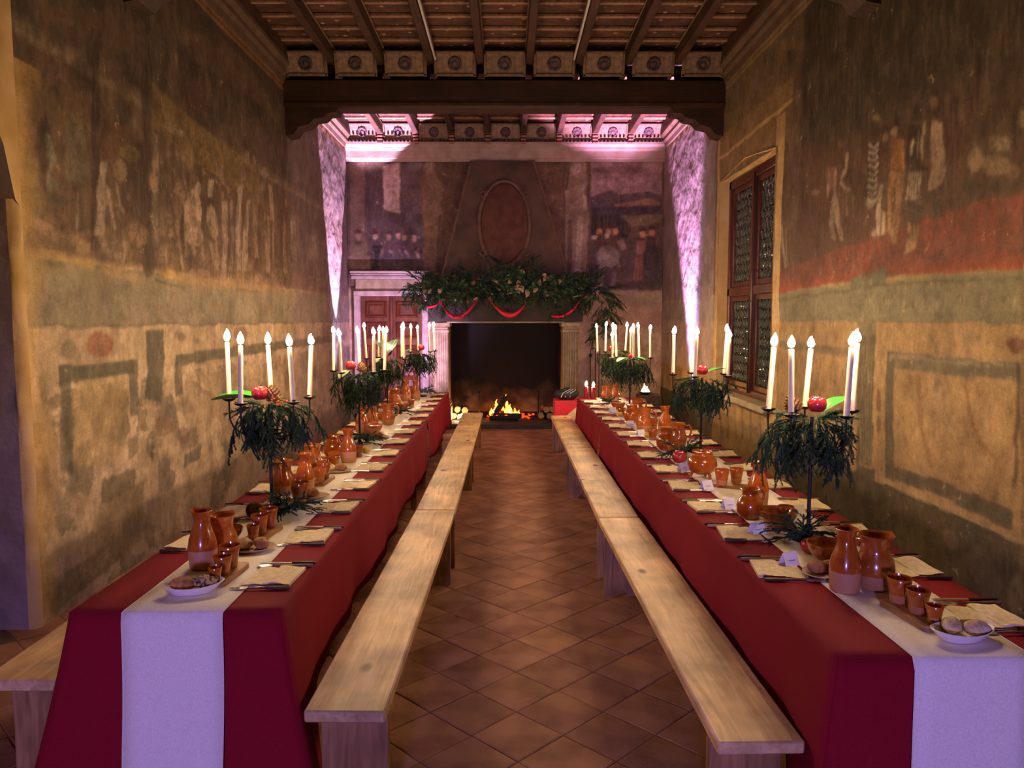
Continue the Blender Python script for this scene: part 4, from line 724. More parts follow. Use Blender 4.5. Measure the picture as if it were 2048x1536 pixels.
('42343e',0.75,[2.49,2.71,2.46,2.57,2.38,2.49,2.27,2.52,2.21,2.64,2.21,2.79,2.27,2.91,2.37,2.94,2.46,2.86]),
('4c3e46',0.6,[2.53,2.43,2.5,2.33,2.44,2.27,2.36,2.29,2.31,2.37,2.31,2.48,2.36,2.57,2.43,2.59,2.5,2.53])]}
# ------------------------------------------------------------------ painted walls
LX, RX, BY, TOPZ, Y0 = -2.6, 2.54, 12.7, 4.84, -4.2
def vnoise(U, V, scale, seed, octaves=4):
    rs = np.random.RandomState(seed); G = rs.rand(64, 64); out = np.zeros(U.shape); a = 0.5; s = scale; tot = 0
    for k in range(octaves):
        x = U * s + 7.3 * k; y = V * s + 3.1 * k; xi = np.floor(x).astype(int); yi = np.floor(y).astype(int)
        fx = x - xi; fy = y - yi; fx = fx * fx * (3 - 2 * fx); fy = fy * fy * (3 - 2 * fy)
        g = lambda i, j: G[(xi + i) % 64, (yi + j) % 64]
        out += a * ((g(0, 0) * (1 - fx) + g(1, 0) * fx) * (1 - fy) + (g(0, 1) * (1 - fx) + g(1, 1) * fx) * fy)
        tot += a; a *= 0.5; s *= 2.03
    return out / tot
def blend(img, mask, col):
    c = np.array(hexlin(col)); m = mask[..., None]
    img[:] = img * (1 - m) + c * m
def band(V, a, b, soft=0.015):
    return np.clip((V - a) / soft, 0, 1) * np.clip((b - V) / soft, 0, 1)
def soft3(mk):
    p = np.pad(mk, 1, mode='edge'); return (p[:-2, 1:-1] + p[2:, 1:-1] + p[1:-1, :-2] + p[1:-1, 2:] + 2 * p[1:-1, 1:-1]) / 6
def paint(img, us, vs_, strokes, U, V, seed):
    wu = (vnoise(U, V, 9, seed) - 0.5) * 0.03; wv = (vnoise(U, V, 9, seed + 1) - 0.5) * 0.03
    tx = vnoise(U * 2.5, V * 0.8, 7, seed + 2)
    for col, al, pts in strokes:
        px_ = np.array(pts[0::2]); py_ = np.array(pts[1::2])
        i0, i1 = np.searchsorted(us, [px_.min() - 0.06, px_.max() + 0.06]); j0, j1 = np.searchsorted(vs_, [py_.min() - 0.06, py_.max() + 0.06])
        if i1 - i0 < 2 or j1 - j0 < 2: continue
        sl = (slice(j0, j1), slice(i0, i1)); u = U[sl] + wu[sl]; v = V[sl] + wv[sl]
        ins = np.zeros(u.shape, bool); n = len(px_)
        for k in range(n):
            xa, ya, xb, yb = px_[k], py_[k], px_[(k + 1) % n], py_[(k + 1) % n]
            c = ((ya > v) != (yb > v)) & (u < (xb - xa) * (v - ya) / (yb - ya + 1e-9) + xa); ins ^= c
        mk = soft3(ins.astype(float)) * min(1, al * 1.15) * (0.6 + 0.8 * tx[sl]).clip(0, 1)
        blend(img[sl], mk, col)
def weather(img, U, V, mask, seed, sat, val, amt):
    a = np.clip((vnoise(U * 2.2, V * 2.2, 4, seed, 5) - 0.48) * 5, 0, 1); b2 = np.clip((vnoise(U * 7, V * 1.6, 5, seed + 1, 5) - 0.52) * 6, 0, 1); c = np.clip((vnoise(U * 3, V * 3, 11, seed + 2, 4) - 0.55) * 7, 0, 1)
    blend(img, a * mask * amt, '54412e'); blend(img, b2 * mask * amt * 0.8, '7c6448'); blend(img, c * mask * amt * 0.7, '3e3022')
    lum = img.mean(-1, keepdims=True); m = mask[..., None]; img[:] = img * (1 - m) + (lum + (img - lum) * sat) * val * m
def wall_mat(name, bump=0.5):
    m, nt, b = nodes(name); L = nt.links.new; N = nt.nodes.new
    at = N('ShaderNodeAttribute'); at.attribute_name = 'fresco'
    tc = N('ShaderNodeTexCoord')
    col = at.outputs['Color']
    for (sc_, lo_, hi_, a0, a1, rg) in ((4.5, 0.33, 0.67, 0.72, 1.22, 0.6), (24, 0.32, 0.68, 0.82, 1.16, 0.7), (90, 0.3, 0.7, 0.82, 1.15, 0.6)):
        nz = N('ShaderNodeTexNoise'); nz.inputs['Scale'].default_value = sc_; nz.inputs['Detail'].default_value = 7; nz.inputs['Roughness'].default_value = rg; L(tc.outputs['Object'], nz.inputs[0])
        mr = N('ShaderNodeMapRange'); mr.inputs[1].default_value = lo_; mr.inputs[2].default_value = hi_; mr.inputs[3].default_value = a0; mr.inputs[4].default_value = a1; L(nz.outputs[0], mr.inputs[0])
        mm = N('ShaderNodeMixRGB'); mm.blend_type = 'MULTIPLY'; mm.inputs[0].default_value = 1; L(col, mm.inputs[1]); L(mr.outputs[0], mm.inputs[2]); col = mm.outputs[0]
    # flaked spots where pale plaster shows through
    fz = N('ShaderNodeTexNoise'); fz.inputs['Scale'].default_value = 9; fz.inputs['Detail'].default_value = 9; fz.inputs['Roughness'].default_value = 0.75; L(tc.outputs['Object'], fz.inputs[0])
    fr_ = N('ShaderNodeValToRGB'); fr_.color_ramp.elements[0].position = 0.62; fr_.color_ramp.elements[0].color = (0, 0, 0, 1); fr_.color_ramp.elements[1].position = 0.66; fr_.color_ramp.elements[1].color = (0.6, 0.6, 0.6, 1); L(fz.outputs[0], fr_.inputs[0])
    mm = N('ShaderNodeMixRGB'); L(fr_.outputs[0], mm.inputs[0]); L(col, mm.inputs[1]); mm.inputs[2].default_value = hexlin('a8906c', 1)
    L(mm.outputs[0], b.inputs['Base Color']); b.inputs['Roughness'].default_value = 0.75; b.inputs['Specular IOR Level'].default_value = 0.3
    n2 = N('ShaderNodeTexNoise'); n2.inputs['Scale'].default_value = 5; n2.inputs['Detail'].default_value = 8; L(tc.outputs['Object'], n2.inputs[0])
    bp = N('ShaderNodeBump'); bp.inputs['Strength'].default_value = bump; bp.inputs['Distance'].default_value = 0.03; L(n2.outputs[0], bp.inputs['Height']); L(bp.outputs[0], b.inputs['Normal'])
    return m
M['fresco'] = wall_mat('fresco_plaster')
def wall_grid(name, us, vs_, img, pos, hole=None):
    nu, nv = len(us), len(vs_)
    U, V = np.meshgrid(us, vs_); co = pos(U, V).reshape(-1, 3)
    idx = np.arange(nu * nv).reshape(nv, nu); q = np.stack([idx[:-1, :-1], idx[:-1, 1:], idx[1:, 1:], idx[1:, :-1]], -1)
    keep = np.ones(q.shape[:2], bool)
    if hole:
        uc = (us[:-1] + us[1:]) / 2; vc = (vs_[:-1] + vs_[1:]) / 2
        keep &= ~(((uc > hole[0]) & (uc < hole[1]))[None, :] & ((vc > hole[2]) & (vc < hole[3]))[:, None])
    q = q[keep]
    me = bpy.data.meshes.new(name); me.vertices.add(nu * nv); me.vertices.foreach_set('co', co.astype(np.float32).ravel())
    me.loops.add(q.size); me.loops.foreach_set('vertex_index', q.ravel().astype(np.int32))
    me.polygons.add(len(q)); me.polygons.foreach_set('loop_start', np.arange(0, q.size, 4, dtype=np.int32))
    me.update(calc_edges=True)
    a = me.attributes.new('fresco', 'FLOAT_COLOR', 'POINT'); c4 = np.ones((nu * nv, 4), np.float32); c4[:, :3] = img.reshape(-1, 3)
    a.data.foreach_set('color', c4.ravel()); me.materials.append(M['fresco']); me.shade_smooth()
    o = put(name, me); o['kind'] = 'structure'; return o
def axis(a, b, step, extra=()):
    n = max(2, int(round((b - a) / step))); s = np.linspace(a, b, n + 1)
    s = np.array(sorted(set(np.round(np.concatenate([s, extra]), 4)))); return s

# --- left wall
us = axis(4.2, BY, 0.0135); vv = axis(0, TOPZ, 0.0135); U, V = np.meshgrid(us, vv)
n1 = vnoise(U, V, 1.3, 1); n2 = vnoise(U, V, 5, 2); n3 = vnoise(U * 2, V * 0.6, 4, 3); Vw = V + (n2 - 0.5) * 0.05
img = np.ones(U.shape + (3,)) * np.array(hexlin('bea27a'))
blend(img, np.clip((n1 - 0.42) * 5, 0, 1) * 0.6, 'c4a478'); blend(img, np.clip((n2 - 0.52) * 6, 0, 1) * 0.45, '8c7448'); blend(img, np.clip((vnoise(U, V, 3, 9) - 0.56) * 9, 0, 1) * 0.5 * (V < 1.1), '74644a')
blend(img, np.clip((vnoise(U, V, 2.2, 21) - 0.5) * 12, 0, 1) * 0.45 * (V < 0.95), 'c2a684')
blend(img, np.clip((vnoise(U, V, 1.7, 23) - 0.55) * 30, 0, 1) * 0.5 * (V < 1.25), '7c6a4c'); blend(img, np.clip((vnoise(U * 1.3, V, 2.6, 24, 6) - 0.57) * 40, 0, 1) * 0.65 * (V < 1.35), 'd0b490'); blend(img, np.clip((vnoise(U, V * 1.2, 3.4, 25, 6) - 0.62) * 40, 0, 1) * 0.6 * (V < 1.3), '5c5442')
blend(img, band(Vw, -1, 0.42, 0.05) * 0.5, '6c5a3e')
blend(img, band(Vw, 1.655, 2.06), '8e8064'); blend(img, band(Vw, 1.655, 1.69) * 0.6, '756a4a'); blend(img, band(Vw, 1.95, 1.97) * 0.5, '9c9068'); blend(img, band(Vw, 1.80, 1.815) * 0.3, '6c6244')
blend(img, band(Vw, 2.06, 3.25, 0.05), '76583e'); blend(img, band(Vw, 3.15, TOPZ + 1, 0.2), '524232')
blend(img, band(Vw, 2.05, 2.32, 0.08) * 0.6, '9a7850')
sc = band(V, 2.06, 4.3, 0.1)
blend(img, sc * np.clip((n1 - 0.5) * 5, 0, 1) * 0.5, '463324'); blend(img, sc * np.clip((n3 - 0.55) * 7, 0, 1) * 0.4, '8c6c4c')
blend(img, band(Vw, 3.2, 4.3, 0.2) * np.clip((vnoise(U * 0.5, V, 2, 12) - 0.5) * 6, 0, 1) * 0.5, '7c6044')
rs = random.Random(4)
fig = []
for k in range(60):
    u = 5.7 + rs.random() * 5.6; z0 = 2.2 + rs.random() * 0.15; h = 0.45 + rs.random() * 0.4; wd = 0.03 + rs.random() * 0.05
    fig.append((rs.choice(['a88464', '6c4a3a', 'b89a7c', '54382c', '8c6a5c', '7a4434', 'c0a88c', '5e4a44']), 0.45, [u - wd, z0, u + wd * 0.6, z0 + 0.02, u + wd, z0 + h, u - wd * 0.5, z0 + h]))
    if k % 2: fig.append(('b08a68', 0.5, [u - 0.03, z0 + h, u + 0.03, z0 + h, u + 0.035, z0 + h + 0.07, u - 0.03, z0 + h + 0.08]))
paint(img, us, vv, fig, U, V, 30)
paint(img, us, vv, STROKES['L'], U, V, 40)
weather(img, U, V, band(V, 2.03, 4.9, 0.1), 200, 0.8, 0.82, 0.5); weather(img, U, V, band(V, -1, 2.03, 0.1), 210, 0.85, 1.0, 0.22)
blend(img, np.clip((U - 9.2) / 0.3, 0, 1) * 0.35, '8c787c')  # purple uplight of the far bay tinted into the wall colour
blend(img, band(Vw, 4.34, 4.6, 0.02), '6a4a34')
for a in (4.36, 4.42, 4.5, 4.56): blend(img, band(V, a, a + 0.025, 0.008) * 0.6, 'a0764c')
blend(img, np.clip(1 - (U - 4.2) / 0.22 + (n2 - 0.5) * 1.2, 0, 1) * (V < 3.1) * 0.75, 'b89458')
relief = (vnoise(U, V, 2.5, 50) - 0.5) * 0.03 + (vnoise(U, V, 9, 51) - 0.5) * 0.008
def pos_l(U, V): return np.stack([LX + relief * np.clip((U - 4.2) / 0.3, 0, 1), U, V], -1)
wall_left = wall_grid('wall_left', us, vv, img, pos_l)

# doorway opening in the left wall: rounded plaster arris, reveal, arch and the wall nearer than the opening
M['plaster'] = mat('ochre_plaster', 'a8864e', 'c0a070', rough=0.85, scale=4, bump=0.7, bscale=16)
M['reveal'] = mat('pale_plaster', '7c6a64', '94807a', rough=0.9, scale=5, bump=0.5, bscale=20)
def arch_z(y): # opening head between y 2.7 and 4.15
    t = (y - 3.425) / 0.725; return 2.35 + 0.62 * math.sqrt(max(0, 1 - t * t))
b_ = MB(); arc = [(LX - 0.05 + 0.05 * math.cos(a), 4.2 - 0.05 * math.sin(a)) for a in [R(t) for t in range(0, 91, 15)]]
rows = []
for i in range(25):
    z = 2.36 * i / 24; wob = 0.005 * math.sin(z * 9) + 0.004 * math.sin(z * 23 + 1)
    rows.append([(x + wob * (1 if 0 < k < 6 else 0), y + wob * (1 if 0 < k < 6 else 0), z) for k, (x, y) in enumerate(arc)])
b_.sheet(rows); b_.build('rounded_arris', M['plaster'], wall_left)
MB().sheet([[(LX - 0.05, 4.15, z), (LX - 0.7, 4.15, z)] for z in (0, 0.6, 1.2, 1.8, 2.36)]).build('door_reveal', M['reveal'], wall_left, smooth=0)
b_ = MB(); ys = [2.7 + 1.45 * i / 20 for i in range(21)]
b_.sheet([[(LX, y, arch_z(y)) for y in ys], [(LX, y, TOPZ) for y in ys]])
b_.sheet([[(LX, 4.15, arch_z(4.15)), (LX, 4.2, 2.3)], [(LX, 4.15, TOPZ), (LX, 4.2, TOPZ)]])
b_.sheet([[(LX, Y0, 0), (LX, 2.7, 0)], [(LX, Y0, TOPZ), (LX, 2.7, TOPZ)]])
b_.build('near_wall', M['plaster'], wall_left, smooth=0)
b_ = MB(); b_.sheet([[(LX, y, arch_z(y)) for y in ys], [(LX - 0.7, y, arch_z(y)) for y in ys]]); b_.sheet([[(LX, 2.7, 0), (LX - 0.7, 2.7, 0)], [(LX, 2.7, 2.4), (LX - 0.7, 2.7, 2.4)]])
b_.build('arch_soffit', M['reveal'], wall_left)
MB().box((LX - 0.72, 3.4, 1.6), (0.04, 1.7, 3.2)).build('niche_back', M['reveal'], wall_left, smooth=0)

# --- right wall
WY0, WY1, WZ0, WZ1 = 7.4, 9.31, 0.86, 3.33
us = axis(Y0, 3.2, 0.4); us = np.concatenate([us[:-1], axis(3.2, BY, 0.0135, (WY0, WY1))]); vv = axis(0, TOPZ, 0.0135, (WZ0, WZ1)); U, V = np.meshgrid(us, vv)
n1 = vnoise(U, V, 1.3, 61); n2 = vnoise(U, V, 5, 62); n3 = vnoise(U * 2, V * 0.6, 4, 63); Vw = V + (n2 - 0.5) * 0.04
img = np.ones(U.shape + (3,)) * np.array(hexlin('a88652'))
blend(img, np.clip((n1 - 0.45) * 5, 0, 1) * 0.5, 'bc9c62'); blend(img, np.clip((n2 - 0.55) * 6, 0, 1) * 0.35, '8a6a3c')
vein = np.abs(vnoise(U * 1.2 + V * 0.5, V * 0.35, 3, 70) - 0.5); blend(img, np.clip(1 - vein * 22, 0, 1) * 0.4, '7c5c38')
blend(img, band(Vw, -1, 0.62, 0.02), '4e442c'); blend(img, band(Vw, -1, 0.6, 0.02) * np.clip((n1 - 0.5) * 6, 0, 1) * 0.6, '6a5c3e'); blend(img, band(Vw, 0.6, 0.625, 0.01) * 0.6, 'a89464')
blend(img, band(Vw, 1.69, 1.985), '7f7859'); blend(img, band(Vw, 1.955, 1.985) * 0.6, '928a66'); blend(img, band(Vw, 1.77, 1.782) * 0.6, '9a9068'); blend(img, band(Vw, 1.69, 1.71) * 0.5, '62593e')
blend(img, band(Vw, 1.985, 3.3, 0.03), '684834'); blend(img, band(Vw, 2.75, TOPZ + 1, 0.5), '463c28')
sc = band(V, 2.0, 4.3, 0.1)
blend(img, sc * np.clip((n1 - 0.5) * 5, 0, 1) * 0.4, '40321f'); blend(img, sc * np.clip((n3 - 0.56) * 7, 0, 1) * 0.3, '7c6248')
blend(img, np.clip((U - 6.75) / 0.1, 0, 1) * (V > 0.6) * band(V, 1.985, 9) * (U < 9.5), '7c6242'); blend(img, np.clip((U - 6.75) / 0.1, 0, 1) * (V < 1.0) * (U < 9.5) * 0.6, 'a4844e')
paint(img, us, vv, STROKES['R'], U, V, 80)
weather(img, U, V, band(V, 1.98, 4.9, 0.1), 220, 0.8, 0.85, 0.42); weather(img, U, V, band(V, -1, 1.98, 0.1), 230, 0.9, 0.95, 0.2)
edge = ((U > WY0 - 0.18) & (U < WY0 + 0.05) & (V > 0.7) & (V < 3.6)); blend(img, edge * 0.8, 'c0a06c')
blend(img, band(V, 3.36, 3.9, 0.05) * band(U, 7.0, 9.5, 0.1) * 0.5, '8a6c44'); blend(img, band(Vw + 0.02 * U, 3.78, 3.83, 0.01) * band(U, 7.0, 9.5, 0.1) * 0.7, 'b89a6c')
blend(img, band(U, 9.36, 9.5, 0.03) * (V > 0.5) * 0.6, 'b8986c')
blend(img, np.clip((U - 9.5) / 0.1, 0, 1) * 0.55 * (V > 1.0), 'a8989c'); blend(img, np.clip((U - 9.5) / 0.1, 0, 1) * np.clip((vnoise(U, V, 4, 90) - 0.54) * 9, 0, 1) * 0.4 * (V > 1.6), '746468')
blend(img, band(Vw, 4.34, 4.6, 0.02) * 0.7, '7a6248')
for a in (4.36, 4.42, 4.5, 4.56): blend(img, band(V, a, a + 0.025, 0.008) * 0.5, 'a8906c')
relief = (vnoise(U, V, 2.5, 95) - 0.5) * 0.025 + (vnoise(U, V, 9, 96) - 0.5) * 0.007
def pos_r(U, V): return np.stack([RX + relief, U, V], -1)
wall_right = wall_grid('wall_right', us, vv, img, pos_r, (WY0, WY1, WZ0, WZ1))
b_ = MB(); RXr = RX + 0.16
for (ya, yb) in ((WY0, WY0 + 0.06), (WY1, WY1 - 0.02)): b_.sheet([[(RX - 0.012, ya, WZ0), (RXr, yb, WZ0)], [(RX - 0.012, ya, WZ1), (RXr, yb, WZ1)]])
b_.sheet([[(RX - 0.012, WY0, WZ1), (RXr, WY0, WZ1)], [(RX - 0.012, (WY0 + WY1) / 2, WZ1 + 0.1), (RXr, (WY0 + WY1) / 2, WZ1)], [(RX - 0.012, WY1, WZ1), (RXr, WY1, WZ1)]])
b_.build('window_reveal', M['plaster'], wall_right, smooth=0)
MB().cbox((RX + 0.05, (WY0 + WY1) / 2, WZ0 - 0.03), (0.26, WY1 - WY0 + 0.1, 0.07), 0.012).build('window_sill', M['stone'], wall_right)

# --- back wall (with the fireplace mouth)
FX0, FX1, FZ1 = -0.95, 0.89, 1.70
us = axis(LX, RX, 0.016, (FX0, FX1)); vv = axis(0, TOPZ, 0.016, (FZ1,)); U, V = np.meshgrid(us, vv)
n1 = vnoise(U, V, 1.3, 101); n2 = vnoise(U, V, 5, 102); Vw = V + (n2 - 0.5) * 0.04
img = np.ones(U.shape + (3,)) * np.array(hexlin('b49c80'))
blend(img, np.clip((n2 - 0.5) * 7, 0, 1) * 0.5, '8c745e'); blend(img, np.clip((vnoise(U, V, 3, 104) - 0.5) * 8, 0, 1) * 0.5, '9a7468')
blend(img, band(Vw, 1.9, 2.15, 0.05) * 0.6, '8c8064')
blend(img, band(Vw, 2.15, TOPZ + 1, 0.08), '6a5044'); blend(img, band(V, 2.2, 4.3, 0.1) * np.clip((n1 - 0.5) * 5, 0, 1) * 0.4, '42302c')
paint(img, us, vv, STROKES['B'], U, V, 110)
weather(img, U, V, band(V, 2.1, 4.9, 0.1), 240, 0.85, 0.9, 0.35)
relief = (vnoise(U, V, 2.5, 120) - 0.5) * 0.012
def pos_b(U, V): return np.stack([U, BY + relief, V], -1)
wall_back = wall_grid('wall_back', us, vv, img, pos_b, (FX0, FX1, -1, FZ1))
# the wall behind the camera
wf = MB().box(((LX + RX) / 2, Y0 - 0.05, TOPZ / 2), (RX - LX + 0.4, 0.1, TOPZ)).build('wall_front', M['plaster'], smooth=0); wf['kind'] = 'structure'

# cornice mouldings: back, left and right
def moulding(name, prof, a, b, axis_, wall):
    # prof: (out, z) ; runs along axis_
    n = len(prof); b_ = MB()
    if axis_ == 'x': pts = [[(x, BY - o, z) for (o, z) in prof] for x in (a, b)]
    elif wall == 'L': pts = [[(LX + o, y, z) for (o, z) in prof] for y in (a, b)]
    else: pts = [[(RX - o, y, z) for (o, z) in prof] for y in (a, b)]
    v = pts[0] + pts[1]; f = [tuple(range(n)), tuple(range(2 * n - 1, n - 1, -1))] + [(i, (i + 1) % n, (i + 1) % n + n, i + n) for i in range(n)]
    b_.add(v, f); o = b_.build(name, M['cornice' if wall == 'B' else 'sidecornice'], smooth=25); o['kind'] = 'structure'; return o
M['sidecornice'] = mat('brown_cornice', '4c3828', '5e4836', rough=0.8, scale=6, bump=0.3)
M['cornice'] = mat('painted_cornice', '947c6c', 'a8928c', rough=0.8, scale=6, bump=0.3)
prof = [(-0.02, 4.24), (0.03, 4.24), (0.035, 4.28), (0.05, 4.29), (0.05, 4.40), (0.08, 4.43), (0.085, 4.46), (0.13, 4.49), (0.13, 4.53), (-0.02, 4.53)]
tb = moulding('trim_1', prof, LX, RX, 'x', 'B')
side = [(-0.02, 4.44), (0.02, 4.44), (0.03, 4.50), (0.06, 4.53), (0.06, 4.58), (0.10, 4.62), (0.10, 4.66), (-0.02, 4.66)]
moulding('trim_2', side, Y0, BY - 0.13, 'y', 'L'); moulding('trim_3', side, Y0, BY - 0.13, 'y', 'R')
dm = MB().cbox((0, 0, 0), (0.03, 0.035, 0.035), 0.006).mesh('dentil', M['darkwood'])
for i in range(84): put('dentil', dm, tb, (LX + 0.09 + i * 0.06, BY - 0.15, 4.545))

# ------------------------------------------------------------------ floor of diagonal terracotta tiles
M['grout'] = mat('floor_grout', '5a3e30', '6a4a38', rough=0.95, scale=8)
M['tile'] = mat('terracotta_tile', '80523c', 'a47458', rough=0.72, scale=4, bump=0.5, bscale=14, rand=0.10, spec=0.3)
floor = MB().box(((LX + RX) / 2, (Y0 + BY) / 2 + 0.4, -0.0535), (RX - LX + 1.6, BY - Y0 + 1.2, 0.1)).build('floor', M['grout'], smooth=0); floor['kind'] = 'structure'
T = 0.27; g = 0.003; rs = random.Random(7)
tms = []
for k in range(5):
    mb = MB(); h = T / 2 - g / 2; c = 0.006
    top = [[-h, -h], [h, -h], [h, h], [-h, h]]
    top = [(x * (1 - rs.random() * 0.012), y * (1 - rs.random() * 0.012)) for x, y in top]
    v = [(x, y, -0.02) for x, y in top] + [(x, y, -0.0018) for x, y in top] + [(x * (1 - c / h), y * (1 - c / h), rs.random() * 0.0015) for x, y in top]
    f = [(0, 1, 5, 4), (1, 2, 6, 5), (2, 3, 7, 6), (3, 0, 4, 7), (4, 5, 9, 8), (5, 6, 10, 9), (6, 7, 11, 10), (7, 4, 8, 11), (8, 9, 10, 11)]
    mb.add(v, f); tms.append(mb)
tmesh = [t.mesh('tile', M['tile'], smooth=20) for t in tms]
tiles = []
q = math.sqrt(0.5)
for i in range(-60, 61):
    for j in range(-60, 61):
        x = (i + j) * T * q + 0.04; y = (i - j) * T * q + 4.2
        if LX - 0.05 < x < RX + 0.05 and Y0 < y < 12.2: tiles.append((x, y))
aisle = sorted([t for t in tiles if -1.0 < t[0] < 1.0 and 2.2 < t[1] < 12.3], key=lambda t: t[1])[:298]; aset = set(aisle); rest = MB()
for k, (x, y) in enumerate(aisle):
    put('tile', tmesh[k % 5], floor, (x, y, rs.uniform(-0.0015, 0.0015)), (rs.uniform(-0.004, 0.004), rs.uniform(-0.004, 0.004), R(45) + rs.choice([0, 1, 2, 3]) * math.pi / 2 + rs.uniform(-0.008, 0.008)))
for k, (x, y) in enumerate(tiles):
    if (x, y) in aset: continue
    rest.add(tms[k % 5].v, tms[k % 5].f, Matrix.Translation((x, y, rs.uniform(-0.0015, 0.0015))) @ Matrix.Rotation(R(45) + rs.uniform(-0.008, 0.008), 4, 'Z'))
o = rest.build('outer_tiles', M['tile'], floor, smooth=20, fix=False); o['kind'] = 'stuff'

# ------------------------------------------------------------------ ceiling
m, nt, b = nodes('painted_boards'); L = nt.links.new; N = nt.nodes.new
tc = N('ShaderNodeTexCoord'); oi = N('ShaderNodeObjectInfo')
vo = N('ShaderNodeTexVoronoi'); vo.inputs['Scale'].default_value = 7; L(tc.outputs['Object'], vo.inputs[0])
nz = N('ShaderNodeTexNoise'); nz.inputs['Scale'].default_value = 9; nz.inputs['Detail'].default_value = 6; L(tc.outputs['Object'], nz.inputs[0])
r1 = N('ShaderNodeValToRGB'); e = r1.color_ramp.elements; e[0].color = hexlin('3c2218', 1); e[0].position = 0.35; e[1].color = hexlin('62402f', 1); e[1].position = 0.68; L(nz.outputs[0], r1.inputs[0])
r2 = N('ShaderNodeValToRGB'); e = r2.color_ramp.elements; e[0].color = (1, 1, 1, 1); e[0].position = 0.10; e[1].color = (0, 0, 0, 1); e[1].position = 0.2; L(vo.outputs['Distance'], r2.inputs[0])
mx = N('ShaderNodeMixRGB'); L(r2.outputs[0], mx.inputs[0]); L(r1.outputs[0], mx.inputs[1]); mx.inputs[2].default_value = hexlin('a88c78', 1); L(mx.outputs[0], b.inputs['Base Color']); b.inputs['Roughness'].default_value = 0.75
M['boards'] = m
M['paintpanel'] = mat('painted_panel', '725a4c', '907668', rough=0.8, scale=22, rand=0.15)
M['palestrip'] = mat('pale_strip', '7c6450', '644c3c', rough=0.7, scale=14)
M['batten'] = mat('painted_batten', '7c5848', 'a07c68', rough=0.75, scale=24, rand=0.1)
M['redstripe'] = mat('red_block', '8c4c44', 'a07468', rough=0.75, scale=30)
M['rosette'] = mat('painted_rosette', '3c2c34', '5c4448', rough=0.7, scale=20, rand=0.2)
ceiling = MB().box(((LX + RX) / 2, (Y0 + BY) / 2, 4.86), (RX - LX + 0.3, BY - Y0 + 0.3, 0.06)).build('ceiling', M['boards'], smooth=0); ceiling['kind'] = 'structure'
W9 = (RX - LX) / 9
JY = [(Y0, 1.55), (1.85, 5.4), (5.7, 9.2), (9.52, BY)]
jm = {}
for bi, (ya, yb) in enumerate(JY):
    me = MB().cbox((0, 0, 0), (0.085, yb - ya - 0.004, 0.18), 0.010).mesh('joist', M['joist'])
    st = MB().box((0, 0, 0), (0.012, yb - ya - 0.03, 0.022)).mesh('edge_strip', M['palestrip'], smooth=0)
    for i in range(10):
        jx = LX + i * W9
        jx = min(max(jx, LX + 0.05), RX - 0.05)
        j = put('joist', me, ceiling, (jx, (ya + yb) / 2, 4.738))
        if ya > 5:
            for s_ in (-1, 1):
                if 0 < i < 9: put('edge_strip', st, j, (s_ * 0.048, 0, 0.06))
bm_ = MB().cbox((0, 0, 0), (W9 - 0.10, 0.05, 0.035), 0.008).mesh('batten', M['batten'])
for (ya, yb) in ((6.6, 9.2), (9.52, 12.55)):
    n = int((yb - ya) / 0.34)
    for k in range(1, n + 1):
        for i in range(9): put('batten', bm_, ceiling, (LX + (i + 0.5) * W9, yb - k * 0.34, 4.812))
# painted panels with rosettes closing each bay
fr = MB()
pw, ph = W9 - 0.088, 0.28
fr_me = MB()
for (cx, cz, sx, sz) in ((0, ph / 2 - 0.02, pw, 0.03), (0, -ph / 2 + 0.02, pw, 0.03), (-pw / 2 + 0.018, 0, 0.03, ph), (pw / 2 - 0.018, 0, 0.03, ph)): fr_me.cbox((cx, -0.014, cz), (sx, 0.022, sz), 0.005)
fr_me = fr_me.mesh('panel_frame', M['palestrip'])
pn_me = MB().cbox((0, 0, 0), (pw, 0.02, ph), 0.004).mesh('painted_panel', M['paintpanel'])
ro = MB(); ro.lathe([(0.0, 0.016), (0.022, 0.014), (0.03, 0.004), (0.045, 0.004), (0.055, 0.014), (0.072, 0.014), (0.082, 0.0)], 16, M=Matrix.Rotation(R(90), 4, 'X'))
for k in range(8):
    a = k * math.pi / 4; ro.ball((0.064 * math.cos(a), -0.013, 0.064 * math.sin(a)), 0.014, 6, 4)
ro_me = ro.mesh('rosette', M['rosette'])
bl_me = MB()
for k in range(4): bl_me.cbox((0, 0, -0.03 - k * 0.05 + 0.09), (0.09 - 0.004 * k, 0.05, 0.03), 0.004)
bl_me = bl_me.mesh('joist_block', M['redstripe'])
for (yy, zz, tilt) in ((9.13, 4.64, 0), (BY - 0.12, 4.685, 0), (9.57, 4.635, 180)):  # rear row is unseen, added to block uplight leaking over the beam
    for i in range(9):
        p = put('painted_panel', pn_me, ceiling, (LX + (i + 0.5) * W9, yy, zz), (R(24), 0, R(tilt)))
        put('panel_frame', fr_me, p); put('rosette', ro_me, p, (0, -0.011, 0))
    if yy > 10 and not tilt:
        for i in range(1, 9): put('joist_block', bl_me, ceiling, (LX + i * W9, yy - 0.03, 4.60))
def corbel(parent, x, s_, y):
    p = [(0, 0), (0.62, 0), (0.60, -0.05), (0.50, -0.06), (0.45, -0.11), (0.34, -0.13), (0.28, -0.19), (0.16, -0.22), (0.10, -0.30), (0, -0.32)]
    MB().prism([(x + s_ * a, 4.17 + c) for a, c in p], y - 0.13, y + 0.13).build('corbel', M['darkwood'], parent, smooth=20)
